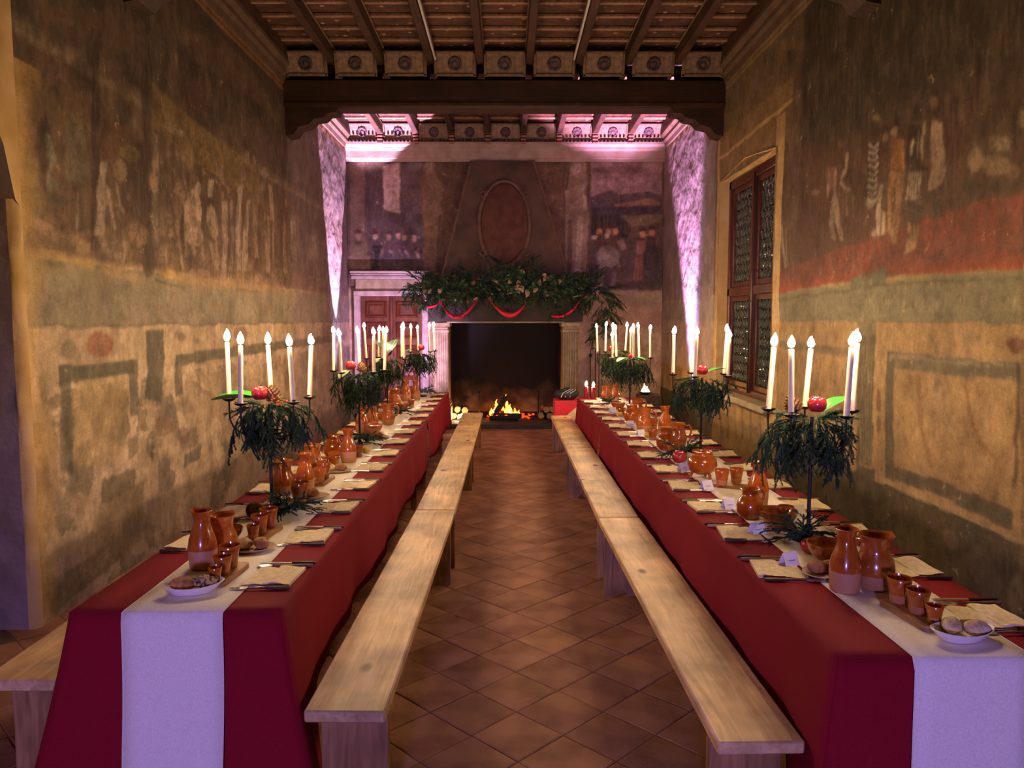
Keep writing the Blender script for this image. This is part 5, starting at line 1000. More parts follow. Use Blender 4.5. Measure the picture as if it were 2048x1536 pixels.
for y in (1.7, 5.55, 9.36):
    o = MB().cbox(((LX + RX) / 2, y, 4.33), (RX - LX + 0.1, 0.32, 0.32), 0.02).build('main_beam', M['darkwood'], ceiling)
    MB().cbox(((LX + RX) / 2, y - 0.165, 4.20), (RX - LX, 0.03, 0.05), 0.008).build('beam_bead', M['joist'], o)
    corbel(o, LX, 1, y); corbel(o, RX, -1, y)
# two pale cable ducts on the joists
cd = MB().cbox((0, 0, 0), (0.022, 3.3, 0.03), 0.004).mesh('cable_duct', mat('white_duct', 'c8c0c4', rough=0.5))
for i, s_ in ((3, 1), (6, -1)): put('cable_duct', cd, ceiling, (LX + i * W9 + s_ * 0.062, 7.5, 4.68))

# ------------------------------------------------------------------ window with bull's-eye glazing
win = thing('window_1', None, None, (RX + 0.15, (WY0 + WY1) / 2, WZ0)); win['kind'] = 'structure'; win['label'] = 'tall brown casement window of leaded round glass panes'
WW, WH = WY1 - WY0, WZ1 - WZ0
f_ = MB()
for (cy, cz, sy, sz) in ((-WW / 2 + 0.045, WH / 2, 0.09, WH), (WW / 2 - 0.045, WH / 2, 0.09, WH), (0, 0.04, WW, 0.08), (0, WH - 0.05, WW, 0.10), (0, 1.17, WW, 0.10)): f_.cbox((0, cy, cz), (0.10, sy, sz), 0.01)
f_.build('frame', M['framewood'], win)
MB().cbox((-0.02, 0, WH / 2), (0.10, 0.07, WH - 0.1), 0.01).build('mullion', M['framewood'], win)
rd = MB().lathe([(0.0, 0.016), (0.010, 0.014), (0.016, 0.006), (0.032, 0.009), (0.048, 0.0), (0.048, -0.004), (0.0, -0.005)], 10, M=Matrix.Rotation(R(-90), 4, 'Y')).mesh('roundel', M['glass'])
for (za, zb) in ((0.08, 1.12), (1.22, WH - 0.10)):
    for (ya, yb) in ((-WW / 2 + 0.09, -0.035), (0.035, WW / 2 - 0.09)):
        s_ = MB(); cy, cz, sy, sz = (ya + yb) / 2, (za + zb) / 2, yb - ya, zb - za
        for (a, c, p, q_) in ((-sy / 2 + 0.025, 0, 0.05, sz), (sy / 2 - 0.025, 0, 0.05, sz), (0, -sz / 2 + 0.03, sy - 0.1, 0.06), (0, sz / 2 - 0.03, sy - 0.1, 0.06)): s_.cbox((0, a, c), (0.045, p, q_), 0.006)
        sash = s_.build('sash', M['framewood'], win, (0, cy, cz))
        ny = 7; dy = (sy - 0.10) / ny; dz = dy * 0.93; nz_ = int((sz - 0.12) / dz); dz = (sz - 0.12) / nz_; ld = MB()
        for r_ in range(nz_):
            off = 0.5 if r_ % 2 else 0.0
            for c_ in range(ny - (1 if off else 0)):
                y = -sy / 2 + 0.05 + (c_ + 0.5 + off) * dy; z = -sz / 2 + 0.06 + (r_ + 0.5) * dz
                sc_ = dy / 0.1
                put('roundel', rd, sash, (0, y, z), (rs.uniform(-0.06, 0.06), rs.uniform(-0.14, 0.14), rs.uniform(-0.14, 0.14)), (1, sc_ * 0.98, sc_ * 0.98))
                ring = [(0, y + dy * 0.49 * math.cos(a), z + dy * 0.49 * math.sin(a)) for a in [2 * math.pi * k / 10 for k in range(11)]]
                ld.tube(ring, 0.0032, 4, cap=False)
        ld.build('lead_came', M['lead'], sash)
        put('backing_glass', MB().box((0.008, 0, 0), (0.003, sy - 0.1, sz - 0.12)).mesh('backing_glass', M['glass'], smooth=0), sash)
bolt = MB(); bolt.tube([(-0.075, 0, 0.05), (-0.075, 0, 1.1)], 0.008, 6); bolt.tube([(-0.075, -0.02, 0.62), (-0.10, 0.12, 0.63), (-0.10, 0.2, 0.63)], 0.007, 6)
for z in (0.1, 0.6, 1.05): bolt.cbox((-0.07, 0, z), (0.03, 0.05, 0.03), 0.005)
bolt.build('bolt', M['iron'], win)
# night beyond the window
# ------------------------------------------------------------------ back door with stone surround
door = thing('door_1', None, None, (-1.90, BY, 0)); door['kind'] = 'structure'; door['label'] = 'walnut double door with raised panels in a stone surround'
s_ = MB()
for x in (-0.555, 0.555): s_.cbox((x, -0.04, 1.05), (0.11, 0.10, 2.1), 0.012)
s_.cbox((0, -0.04, 2.13), (1.22, 0.10, 0.09), 0.012); s_.build('surround', M['palestone'], door)
MB().cbox((0, -0.02, 2.27), (1.16, 0.05, 0.18), 0.006).build('frieze', M['stone'], door)
c_ = MB()
for (z, dp, h) in ((2.385, 0.10, 0.05), (2.43, 0.13, 0.025), (2.468, 0.17, 0.04)): c_.cbox((0, -dp / 2, z), (1.26 + dp * 0.2, dp, h), 0.008)
c_.build('door_cornice', M['palestone'], door)
for sx in (-1, 1):
    lf = MB().cbox((sx * 0.25, -0.01, 1.045), (0.496, 0.04, 2.08), 0.004).build('door_leaf', M['doorwood'], door)
    for (za, zb) in ((0.1, 0.62), (0.70, 1.30), (1.38, 1.68), (1.72, 2.02)):
        cx, cz, wx, hz = sx * 0.25, (za + zb) / 2, 0.36, zb - za - 0.02
        p = MB(); v = []
        for (k, y) in ((0, -0.03), (0.03, -0.055), (0.055, -0.035), (0.08, -0.05)): v.append([(cx - wx / 2 + k, y, cz - hz / 2 + k), (cx + wx / 2 - k, y, cz - hz / 2 + k), (cx + wx / 2 - k, y, cz + hz / 2 - k), (cx - wx / 2 + k, y, cz + hz / 2 - k)])
        vv_ = [q_ for r_ in v for q_ in r_]; ff = [(a * 4 + k, a * 4 + (k + 1) % 4, a * 4 + 4 + (k + 1) % 4, a * 4 + 4 + k) for a in range(3) for k in range(4)] + [(12, 13, 14, 15)]
        p.add(vv_, ff); p.build('door_panel', M['doorwood'], lf, smooth=0)
MB().cbox((-0.0, -0.045, 1.045), (0.05, 0.03, 2.08), 0.006).build('astragal', M['doorwood'], door)

# ------------------------------------------------------------------ fireplace
fire = thing('fireplace', 'wide stone fireplace with fluted pilasters and a sooty dark lintel', 'fireplace', (0, 12.2, 0))
m, nt, b = nodes('sooty_firelit_brick'); L = nt.links.new; N = nt.nodes.new
tc = N('ShaderNodeTexCoord'); sp = N('ShaderNodeSeparateXYZ'); L(tc.outputs['Object'], sp.inputs[0])
nz = N('ShaderNodeTexNoise'); nz.inputs['Scale'].default_value = 3.5; nz.inputs['Detail'].default_value = 6; L(tc.outputs['Object'], nz.inputs[0])
ma = N('ShaderNodeMath'); ma.operation = 'MULTIPLY_ADD'; ma.inputs[1].default_value = 0.9; L(nz.outputs[0], ma.inputs[0]); L(sp.outputs[2], ma.inputs[2])
rp = N('ShaderNodeValToRGB'); e = rp.color_ramp.elements; e[0].position = 0.50; e[0].color = hexlin('a88858', 1); e[1].position = 1.15; e[1].color = hexlin('0e0b09', 1); x = e.new(0.78); x.color = hexlin('4c3c28', 1); L(ma.outputs[0], rp.inputs[0])  # soot blackens the top; ochre below has firelight painted into the brick
L(rp.outputs[0], b.inputs['Base Color']); b.inputs['Roughness'].default_value = 0.9
M['soot_glow'] = m
ch = MB(); x0, x1, yb = FX0, FX1, 1.35
ch.sheet([[(x0, 0.5, 0.06), (x0, yb, 0.06)], [(x0, 0.5, 1.75), (x0, yb, 1.75)], [(x0, 0.5, 3.0), (x0, yb, 3.0)]]); ch.sheet([[(x1, 0.5, 0.06), (x1, yb, 0.06)], [(x1, 0.5, 3.0), (x1, yb, 3.0)]])
ch.sheet([[(x0, yb, 0.06), (x1, yb, 0.06)], [(x0, yb, 3.0), (x1, yb, 3.0)]]); ch.sheet([[(x0, 0.5, 3.0), (x1, 0.5, 3.0)], [(x0, yb, 3.0), (x1, yb, 3.0)]])
ch.build('firebox', M['soot_glow'], fire, smooth=0)
MB().cbox(((x0 + x1) / 2, 0.58, 0.035), (2.44, 1.75, 0.09), 0.012).build('hearth_slab', M['darkstone'], fire)
for x in (-1.06, 1.0):
    p = MB(); n = 6; wd = 0.24
    pts = [(-wd / 2, 0.5), (-wd / 2, 0.02)]
    for k in range(n):
        a = -wd / 2 + 0.012 + k * (wd - 0.02) / n; c = (wd - 0.02) / n
        pts += [(a, 0.0), (a + c * 0.15, 0.0), (a + c * 0.3, 0.022), (a + c * 0.6, 0.022), (a + c * 0.75, 0.0)]
    pts += [(wd / 2, 0.02), (wd / 2, 0.5)]
    p.prism([(x + a, y) for a, y in pts], 0.42, 1.50, 'xy'); pil = p.build('pilaster', M['stone'], fire, smooth=25)
    c_ = MB()
    for (z, w_, h) in ((1.525, 0.27, 0.05), (1.57, 0.25, 0.04), (1.625, 0.30, 0.07)): c_.cbox((x, 0.22, z), (w_, 0.52, h), 0.01)
    c_.build('capital', M['stone'], pil)
    c_ = MB()
    for (z, w_, h) in ((0.20, 0.32, 0.24), (0.345, 0.30, 0.05), (0.385, 0.27, 0.04), (0.41, 0.26, 0.02)): c_.cbox((x, 0.22, z), (w_, 0.54, h), 0.012)
    c_.build('plinth', M['stone'], pil)
MB().cbox((-0.03, 0.2, 1.86), (2.42, 0.56, 0.38), 0.015).build('lintel', M['darkstone'], fire)
MB().cbox((-0.03, 0.16, 1.665), (1.84, 0.40, 0.03), 0.006).build('lintel_bead', M['stone'], fire)
s_ = MB(); s_.cbox((-0.03, 0.16, 2.075), (2.5, 0.62, 0.05), 0.012); s_.cbox((-0.03, 0.12, 2.13), (2.6, 0.74, 0.06), 0.015); s_.build('mantel_shelf', M['darkstone'], fire)
# sloping hood with an oval shield
hd = MB(); zb, zt = 2.16, 4.24
v = [(-1.08, 0.02, zb), (1.02, 0.02, zb), (0.42, 0.42, zt), (-0.58, 0.42, zt), (-1.08, 0.5, zb), (1.02, 0.5, zb), (0.42, 0.5, zt), (-0.58, 0.5, zt)]
hd.add(v, [(0, 1, 2, 3), (0, 3, 7, 4), (1, 5, 6, 2), (3, 2, 6, 7), (0, 4, 5, 1)])
M['hood'] = mat('painted_hood', '44352b', '5a4638', rough=0.85, scale=4, bump=0.3)
M['shield'] = mat('painted_shield', '4a281e', '5c382a', rough=0.8, scale=7, bump=0.3)
M['shieldrim'] = mat('shield_scroll', '54402f', '6c5440', rough=0.8, scale=9, bump=0.4)
hood = hd.build('hood', M['hood'], fire, smooth=0)
tilt = math.atan2(0.40, zt - zb); Mx = Matrix.Translation((-0.05, 0.215, 3.22)) @ Matrix.Rotation(-tilt, 4, 'X') @ Matrix.Rotation(R(90), 4, 'X')
MB().lathe([(0.36, 0.0), (0.37, 0.02), (0.34, 0.03), (0.2, 0.045), (0, 0.05)], 28, M=Mx, sq=(1, 1.75)).build('shield', M['shield'], hood)
sr = MB(); sr.tube([tuple(Mx @ Vector((0.40 * math.cos(a), 0.70 * math.sin(a), 0.015))) for a in [2 * math.pi * k / 36 for k in range(37)]], 0.03, 6, cap=False)
for a in (40, 140, 220, 320): sr.tube([tuple(Mx @ Vector(((0.43 + 0.07 * math.cos(t)) * math.cos(R(a)), (0.74 + 0.07 * math.sin(t)) * math.sin(R(a)), 0.02))) for t in [k * 0.7 for k in range(9)]], 0.02, 5)
sr.build('shield_scroll', M['shieldrim'], hood)
rib = MB()
for (a, c) in ((0, 3), (1, 2)): rib.tube([v[a], v[c]], 0.022, 6)
rib.build('hood_rib', M['shieldrim'], hood)
# ------------------------------------------------------------------ trestle tables, cloths, runners
TZ = 0.75
rsx = random.Random(11)
def lerp(a, b, t): return a + (b - a) * t
def table(ya, yb, xa, xb, label):
    t = thing('trestle_table', label, 'table', ((xa + xb) / 2, (ya + yb) / 2, 0)); w_, l_ = xb - xa - 0.06, yb - ya - 0.08
    MB().cbox((0, 0, TZ - 0.022), (w_, l_, 0.03), 0.004).build('tabletop', M['pine'], t)
    for sx in (-1, 1):
        for sy in (-1, 1): MB().cbox((sx * (w_ / 2 - 0.06), sy * (l_ / 2 - 0.35), (TZ - 0.04) / 2), (0.05, 0.05, TZ - 0.04), 0.004).build('leg', M['pineleg'], t)
def cloth(ya, yb, xl, xr, label, near=True, far_open=False, near_open=False, seed=0, fl0=(0.16, 0.16)):
    """xl, xr: (near, far) edges. near: the near end falls to the floor in flared corners"""
    mb = MB(); n = 90; hem = 0.41; k = 12
    ys = [lerp(ya, yb, i / n) for i in range(n + 1)]
    X = lambda e, y: lerp(e[0], e[1], (y - ya) / (yb - ya))
    mb.sheet([[(lerp(X(xl, y), X(xr, y), j / 8), y, TZ + 0.0005 * math.sin(y * 5 + j)) for j in range(9)] for y in ys])
    wob = lambda y: 0.02 + 0.014 * math.sin(y * 3.1 + seed) + 0.010 * math.sin(y * 7.7 + 2 * seed) + 0.008 * math.sin(y * 13 + seed)
    for e, sg in ((xl, -1), (xr, 1)):
        rows = []; F0 = fl0[0 if sg < 0 else 1]
        for i, y in enumerate(ys):
            c = 1 - sm((y - ya) / 0.42) if near else 0.0
            drop = lerp(hem, 0.725, c); fl = F0 * c + wob(y) * (1 - 0.6 * c)
            row = []
            for q_ in range(k + 1):
                s = q_ / k; rd_ = min(1, s * 6); yy = y - 0.04 * s * c
                if near_open: yy += 0.13 * s * (1 - sm((y - ya) / 0.5))
                if far_open: yy -= 0.13 * s * (1 - sm((yb - y) / 0.5))
                row.append((X(e, y) + sg * (0.004 * math.sin(rd_ * 1.57) + fl * s ** 1.2), yy, TZ - drop * s))
            rows.append(row)
        mb.sheet(rows)
    if near:
        fk = 24; rows = []
        for q_ in range(k + 1):
            s = q_ / k; rd_ = 0.004 * math.sin(min(1, s * 6) * 1.57)
            a = xl[0] - rd_ - (fl0[0] + 0.4 * wob(ya)) * s ** 1.2; b = xr[0] + rd_ + (fl0[1] + 0.4 * wob(ya)) * s ** 1.2
            rows.append([(lerp(a, b, j / fk), ya - 0.04 * s - 0.004 * math.sin(math.pi * j / fk) * min(1, s * 4), TZ - 0.725 * s) for j in range(fk + 1)])
        mb.sheet(rows)
    o = mb.build('tablecloth', M['redcloth'], smooth=50)
    sd = o.modifiers.new('thick', 'SOLIDIFY'); sd.thickness = 0.0015; sd.offset = -1
    return tag(o, label, 'tablecloth', 'crimson tablecloths')
LT = dict(xl=lambda y: lerp(-1.453, -1.47, (y - 2.49) / 7.6), xr=lambda y: lerp(-0.758, -0.776, (y - 2.49) / 7.6))
RT = dict(xl=lambda y: lerp(0.949, 0.865, (y - 2.13) / 7.32), xr=lambda y: lerp(1.66, 1.60, (y - 2.13) / 7.32))
for (T_, ya, yb, near, fo, no, lab, sd) in (
        (LT, 2.49, 7.27, True, True, False, 'crimson cloth over the near part of the left table, hanging to the floor', 0.3),
        (LT, 7.32, 10.09, False, False, True, 'crimson cloth over the far part of the left table, towards the door', 1.7),
        (RT, 2.13, 7.27, True, False, False, 'crimson cloth over the near part of the right table, flaring at the corner', 2.6),
        (RT, 7.285, 9.45, False, False, False, 'crimson cloth over the far part of the right table, below the red candles', 4.1)):
    table(ya, yb, T_['xl'](ya), T_['xr'](ya), lab.replace('crimson cloth over', 'wooden trestle table under the crimson cloth of').split(',')[0])
    cloth(ya, yb, (T_['xl'](ya), T_['xl'](yb)), (T_['xr'](ya), T_['xr'](yb)), lab, near, fo, no, sd, (0.16, 0.105) if T_ is LT else (0.09, 0.16))
def runner(c0, c1, wd, ya, yb, label, seed):
    mb = MB(); n = 80; k = 20; z = TZ + 0.0022
    rows = []
    for q_ in range(k, 0, -1):
        s = q_ / k; bow = 0.004 * math.sin(s * 5 + seed)
        rows.append([(c0 + (j / 6 - 0.5) * wd + bow, ya - 0.012 - 0.045 * s, z - 0.72 * s) for j in range(7)])
    rows.append([(c0 + (j / 6 - 0.5) * wd, ya - 0.007, z - 0.004) for j in range(7)])
    for i in range(n + 1):
        y = lerp(ya, yb, i / n); c = lerp(c0, c1, i / n)
        rows.append([(c + (j / 6 - 0.5) * wd + 0.003 * math.sin(y * 3 + seed), y, z + 0.0004 * math.sin(y * 9 + j)) for j in range(7)])
    mb.sheet(rows); o = mb.build('table_runner', M['linen'], smooth=50)
    s2 = o.modifiers.new('thick', 'SOLIDIFY'); s2.thickness = 0.0016; s2.offset = 1
    hm = MB()
    for sx in (-1, 1): hm.tube([tuple(Vector(r[0 if sx < 0 else -1]) + Vector((0, -0.001 if i < k else 0, 0.001 if i > k else 0))) for i, r in enumerate(rows)], 0.0022, 4)
    hm.build('hem', M['linen'], o)
    return tag(o, label, 'table runner', 'white linen runners')
runner(-1.111, -1.125, 0.332, 2.49, 10.05, 'white linen runner down the middle of the left table', 0)
runner(1.334, 1.25, 0.345, 2.13, 9.4, 'white linen runner down the middle of the right table', 2)

# ------------------------------------------------------------------ benches
BZ = 0.45
pine_side = M['pine']
def bench(xa, xb, ya, yb, label, dx=0.0, wd=0.265):
    ln = math.hypot(yb - ya, xb - xa); rz = -math.atan2(xb - xa, yb - ya)
    t = thing('bench', label, 'bench', ((xa + xb) / 2, (ya + yb) / 2, 0), rz, 'plank benches')
    n = 30; mb = MB(); mb.cbox((0, 0, BZ - 0.021), (wd, ln - 0.006, 0.042), 0.006)
    mb.build('seat_plank', M['pine'], t)
    for s_ in (-1, 1):
        y = s_ * (ln / 2 - 0.17); poly = [(-0.115, 0), (-0.03, 0), (0, 0.05), (0.03, 0), (0.115, 0), (0.115, BZ - 0.042), (-0.115, BZ - 0.042)]
        MB().prism(poly, y - 0.019, y + 0.019, 'xz').build('leg_board', M['pineleg'], t, smooth=20)
    MB().cbox((0, 0, BZ - 0.075), (0.035, ln - 0.40, 0.065), 0.004).build('stretcher', M['pineleg'], t)
bench(-0.531, -0.481, 2.40, 5.04, 'pine bench nearest the camera on the aisle side of the left table')
bench(-0.481, -0.4735, 5.052, 7.80, 'middle pine bench on the aisle side of the left table')
bench(-0.4735, -0.468, 7.812, 10.37, 'far pine bench on the aisle side of the left table, towards the fire')
bench(0.765, 0.713, 2.21, 4.84, 'pine bench nearest the camera on the aisle side of the right table')
bench(0.713, 0.7105, 4.852, 7.49, 'middle pine bench on the aisle side of the right table')
bench(0.7105, 0.704, 7.502, 10.05, 'far pine bench on the aisle side of the right table, towards the fire')
bench(-1.73, -1.73, 2.62, 5.3, 'pine bench by the frescoed wall behind the left table')

# ------------------------------------------------------------------ place settings
def napkin_mesh():
    out = []
    for sd in range(4):
        r_ = random.Random(sd); mb = MB()
        for (x0, x1, h, tw, zb) in ((-0.09, 0.03, 0.008, r_.uniform(-0.05, 0.05), 0.003), (-0.012, 0.086, 0.008, r_.uniform(-0.08, 0.08), 0.009)):
            rows = []
            for i in range(7):
                y = -0.098 + 0.196 * i / 6
                rows.append([(lerp(x0, x1, j / 5) + tw * y, y + 0.006 * math.sin(j + sd), zb + h * math.sin(math.pi * (0.2 + 0.6 * j / 5)) * (0.6 + 0.4 * math.sin(i * 1.3 + sd + j))) for j in range(6)])
            b0 = len(mb.v); mb.sheet(rows)
            rim = [(0, j) for j in range(6)] + [(i, 5) for i in range(1, 7)] + [(6, j) for j in range(4, -1, -1)] + [(i, 0) for i in range(5, 0, -1)]
            idx = [b0 + i * 6 + j for i, j in rim]; base = len(mb.v)
            mb.v += [(mb.v[i][0], mb.v[i][1], 0.0) for i in idx]; m_ = len(idx)
            mb.f += [(idx[i], idx[(i + 1) % m_], base + (i + 1) % m_, base + i) for i in range(m_)]; mb.f.append(tuple(range(base, base + m_)))
        out.append(mb.mesh('napkin', M['napkin'], smooth=60))
    return out
NAP = napkin_mesh()
# cutlery lies along +x (blade end towards -x)
def handle_mesh(mname): return MB().lathe([(0, -0.0), (0.0065, 0.002), (0.0075, 0.03), (0.0062, 0.08), (0.005, 0.095), (0, 0.096)], 8, M=Matrix.Translation((0.098, 0, 0.008)) @ Matrix.Rotation(R(-90), 4, 'Y')).mesh('handle', M[mname])
H1, H2 = handle_mesh('handle'), handle_mesh('lighthandle')
KB = MB().prism([(0.0, 0.007), (-0.10, 0.009), (-0.125, 0.002), (-0.12, -0.007), (0.0, -0.006)], 0.007, 0.009, 'xy').mesh('blade', M['steel'], smooth=20)
def bowl_end():
    mb = MB(); mb.tube([(0.005, 0, 0.008), (-0.06, 0, 0.0075)], [0.004, 0.003], 6)
    mb.lathe([(0, -0.004), (0.6, -0.0025), (1.0, 0.002), (0.9, 0.0022), (0.55, -0.0012), (0, -0.0025)], 12, c=(0, 0, 0.0062), M=Matrix.Translation((-0.088, 0, 0)) @ Matrix.Diagonal((0.032, 0.021, 1, 1))); return mb.mesh('spoon_bowl', M['steel'])
SB = bowl_end()
def tines():
    mb = MB(); mb.tube([(0.005, 0, 0.008), (-0.06, 0, 0.0085)], [0.004, 0.003], 6); mb.prism([(-0.055, -0.004), (-0.07, -0.011), (-0.085, -0.011), (-0.085, 0.011), (-0.07, 0.011), (-0.055, 0.004)], 0.006, 0.0085, 'xy')
    for k in (-1, 0, 1): mb.tube([(-0.084, k * 0.008, 0.0072), (-0.105, k * 0.008, 0.006), (-0.122, k * 0.008, 0.008)], [0.0025, 0.002, 0.001], 5)
    return mb.mesh('tines', M['steel'])
FT = tines()
ZT = TZ + 0.003
def cutlery(kind, x, y, rz, label, group, z=ZT):
    t = thing({'k': 'knife', 's': 'spoon', 'f': 'fork'}[kind], label, {'k': 'knife', 's': 'spoon', 'f': 'fork'}[kind], (x, y, z), rz, group)
    put('handle', H2 if kind == 's' else H1, t); e = {'k': KB, 's': SB, 'f': FT}[kind]; put(e.name.split('.')[0], e, t)
def settings(tab, side, xs, ys, flip):
    where = f'{side} of the {tab} table'; r_ = random.Random(hash((tab[0] == 'l', side[0] == 'a')) % 97)
    for i, y in enumerate(ys):
        x = xs(y); o = ORD[i]; z0 = TZ + 0.0006
        # the outer end of the cutlery points to the diner
        rz = math.pi if flip else 0.0
        n = put('napkin', NAP[(i * 3 + (1 if flip else 0)) % 4], None, (x + r_.uniform(-0.008, 0.008), y + 0.135, z0), (0, 0, rz + r_.uniform(-0.09, 0.09)), (1, r_.uniform(0.92, 1.05), 1))
        tag(n, f'folded beige napkin at the {o} place from the camera, {where}', 'napkin', f'napkins on the {where}')
        dx = 0.0 if not flip else 0.0
        cutlery('f', x + dx, y + 0.005 + r_.uniform(-0.004, 0.004), rz + r_.uniform(-0.05, 0.05), f'wooden-handled fork at the {o} place from the camera, {where}', f'forks on the {where}', z0)
        cutlery('s', x + dx + (0.015 if not flip else -0.015), y + 0.252, rz + r_.uniform(-0.05, 0.05), f'pale-handled spoon at the {o} place from the camera, {where}', f'spoons on the {where}', z0)
        cutlery('k', x + dx + (0.02 if not flip else -0.02), y + 0.285, rz + r_.uniform(-0.05, 0.05), f'dark-handled knife at the {o} place from the camera, {where}', f'knives on the {where}', z0)
settings('left', 'aisle side', lambda y: LT['xr'](y) - 0.115, [2.69 + 0.53 * i for i in range(14)], False)
settings('left', 'wall side', lambda y: LT['xl'](y) + 0.105, [2.60 + 0.53 * i for i in range(1, 14)], True)
settings('right', 'aisle side', lambda y: RT['xl'](y) + 0.105, [2.76 + 0.497 * i for i in range(13)], True)
settings('right', 'wall side', lambda y: RT['xr'](y) - 0.095, [2.28 + 0.503 * i for i in range(14)], False)

# ------------------------------------------------------------------ earthenware
def spout(r0, z0):
    def fn(x, y, z):
        if z > z0 and x > 0.5 * r0 and abs(y) < 0.45 * r0:
            k = (z - z0) / 0.03; return (x + 0.016 * min(1, k) * (1 - abs(y) / (0.45 * r0)), y * 0.9, z + 0.004 * min(1, k))
        return (x, y, z)
    return fn
CAR = MB().lathe([(0, 0), (0.046, 0), (0.05, 0.006), (0.053, 0.04), (0.0545, 0.085), (0.05, 0.115), (0.038, 0.15), (0.030, 0.175), (0.029, 0.19), (0.034, 0.212), (0.042, 0.226), (0.040, 0.227), (0.031, 0.212), (0.025, 0.19), (0.026, 0.172), (0.04, 0.12), (0.04, 0.05), (0, 0.02)], 22, fn=spout(0.03, 0.205)).mesh('body', M['carafe'], smooth=60)
PIT = MB().lathe([(0, 0), (0.042, 0), (0.047, 0.006), (0.058, 0.04), (0.062, 0.07), (0.056, 0.10), (0.046, 0.122), (0.045, 0.14), (0.050, 0.165), (0.057, 0.178), (0.055, 0.180), (0.046, 0.165), (0.040, 0.14), (0.041, 0.12), (0.054, 0.08), (0.05, 0.04), (0, 0.02)], 22, fn=spout(0.05, 0.16)).mesh('body', M['pitcher'], smooth=60)
PITH = MB().tube([(-0.05, 0, 0.163), (-0.078, 0, 0.168), (-0.094, 0, 0.145), (-0.092, 0, 0.11), (-0.077, 0, 0.082), (-0.058, 0, 0.075)], [0.007, 0.008, 0.008, 0.008, 0.007, 0.006], 8).mesh('handle', M['pitcher'], smooth=60)
RND = MB().lathe([(0, 0), (0.036, 0), (0.042, 0.005), (0.062, 0.035), (0.066, 0.062), (0.058, 0.092), (0.042, 0.112), (0.038, 0.122), (0.043, 0.14), (0.048, 0.146), (0.045, 0.147), (0.036, 0.13), (0.034, 0.118), (0.055, 0.085), (0.055, 0.04), (0, 0.02)], 22).mesh('body', M['pot'], smooth=60)
RNDH = MB().tube([(-0.04, 0, 0.135), (-0.066, 0, 0.137), (-0.08, 0, 0.115), (-0.075, 0, 0.09), (-0.06, 0, 0.078)], 0.007, 8).mesh('handle', M['pot'], smooth=60)
PIP = MB().lathe([(0, 0.02), (0.04, 0.022), (0.075, 0.045), (0.09, 0.08), (0.084, 0.115), (0.064, 0.138), (0.058, 0.15), (0.064, 0.165), (0.060, 0.166), (0.05, 0.148), (0.055, 0.135), (0.076, 0.105), (0.07, 0.06), (0, 0.035)], 22).mesh('body', M['pot'], smooth=60)
PIPF = MB().tube([(0.055, 0, 0.045), (0.066, 0, 0.02), (0.07, 0, 0.0)], [0.011, 0.009, 0.008], 7).mesh('foot', M['pot'], smooth=60)
CUP = MB().lathe([(0, 0), (0.026, 0), (0.028, 0.004), (0.031, 0.03), (0.036, 0.06), (0.040, 0.084), (0.0385, 0.0855), (0.034, 0.06), (0.028, 0.02), (0.024, 0.01), (0, 0.009)], 20).mesh('cup', M['cup'], smooth=60)
BWL = MB().lathe([(0, 0), (0.034, 0), (0.036, 0.008), (0.055, 0.022), (0.072, 0.05), (0.076, 0.068), (0.078, 0.072), (0.073, 0.073), (0.068, 0.05), (0.05, 0.026), (0, 0.014)], 22).mesh('bowl', M['pot'], smooth=60)
DSH = MB().lathe([(0, 0), (0.6, 0), (0.7, 0.004), (1.0, 0.03), (0.97, 0.032), (0.66, 0.008), (0, 0.006)], 24, sq=(0.105, 0.062), fn=lambda x, y, z: (x * 1.0, y, z + 0.008 * (x / 0.105) ** 2 * (z / 0.03))).mesh('bread_dish', M['dish'], smooth=60)
PLT = MB().lathe([(0, 0), (0.6, 0), (0.7, 0.003), (1.0, 0.016), (0.98, 0.018), (0.66, 0.006), (0, 0.005)], 24, sq=(0.10, 0.075)).mesh('plate', M['cream'], smooth=60)
def board_mesh():
    mb = MB(); pts = []
    hw, hl = 0.044, 0.122
    for (cx, cy, a0) in ((hw - 0.02, hl - 0.02, 0), (-hw + 0.02, hl - 0.02, 90), (-hw + 0.02, -hl + 0.02, 180), (hw - 0.02, -hl + 0.02, 270)):
        for k in range(4): pts.append((cx + 0.02 * math.cos(R(a0 + 30 * k)), cy + 0.02 * math.sin(R(a0 + 30 * k))))
    mb.prism(pts, 0, 0.018, 'xy'); return mb.mesh('serving_board', M['board'], smooth=30)
BRD = board_mesh()
def roll_mesh(mn, sd):
    r_ = np.random.RandomState(sd); a, b2, c = r_.rand(3) * 6
    return MB().ball((0, 0, 0), (0.042, 0.030, 0.024), 16, 10, fn=lambda x, y, z: (x * (1 + 0.05 * math.sin(y * 90 + a)), y * (1 + 0.06 * math.sin(x * 80 + b2)), z + 0.003 * math.sin(x * 110 + c) * math.cos(y * 100))).mesh('bread_roll', M[mn], smooth=70)
ROLL = [roll_mesh('bread', 1), roll_mesh('seedbread', 2), roll_mesh('floury', 3), roll_mesh('bread', 4)]
ZR = TZ + 0.0042
GPOT = {'carafe': 'tall carafes', 'pitcher': 'wide pitchers', 'round_jug': 'round jugs', 'cup': 'clay cups', 'bowl': 'clay bowls'}
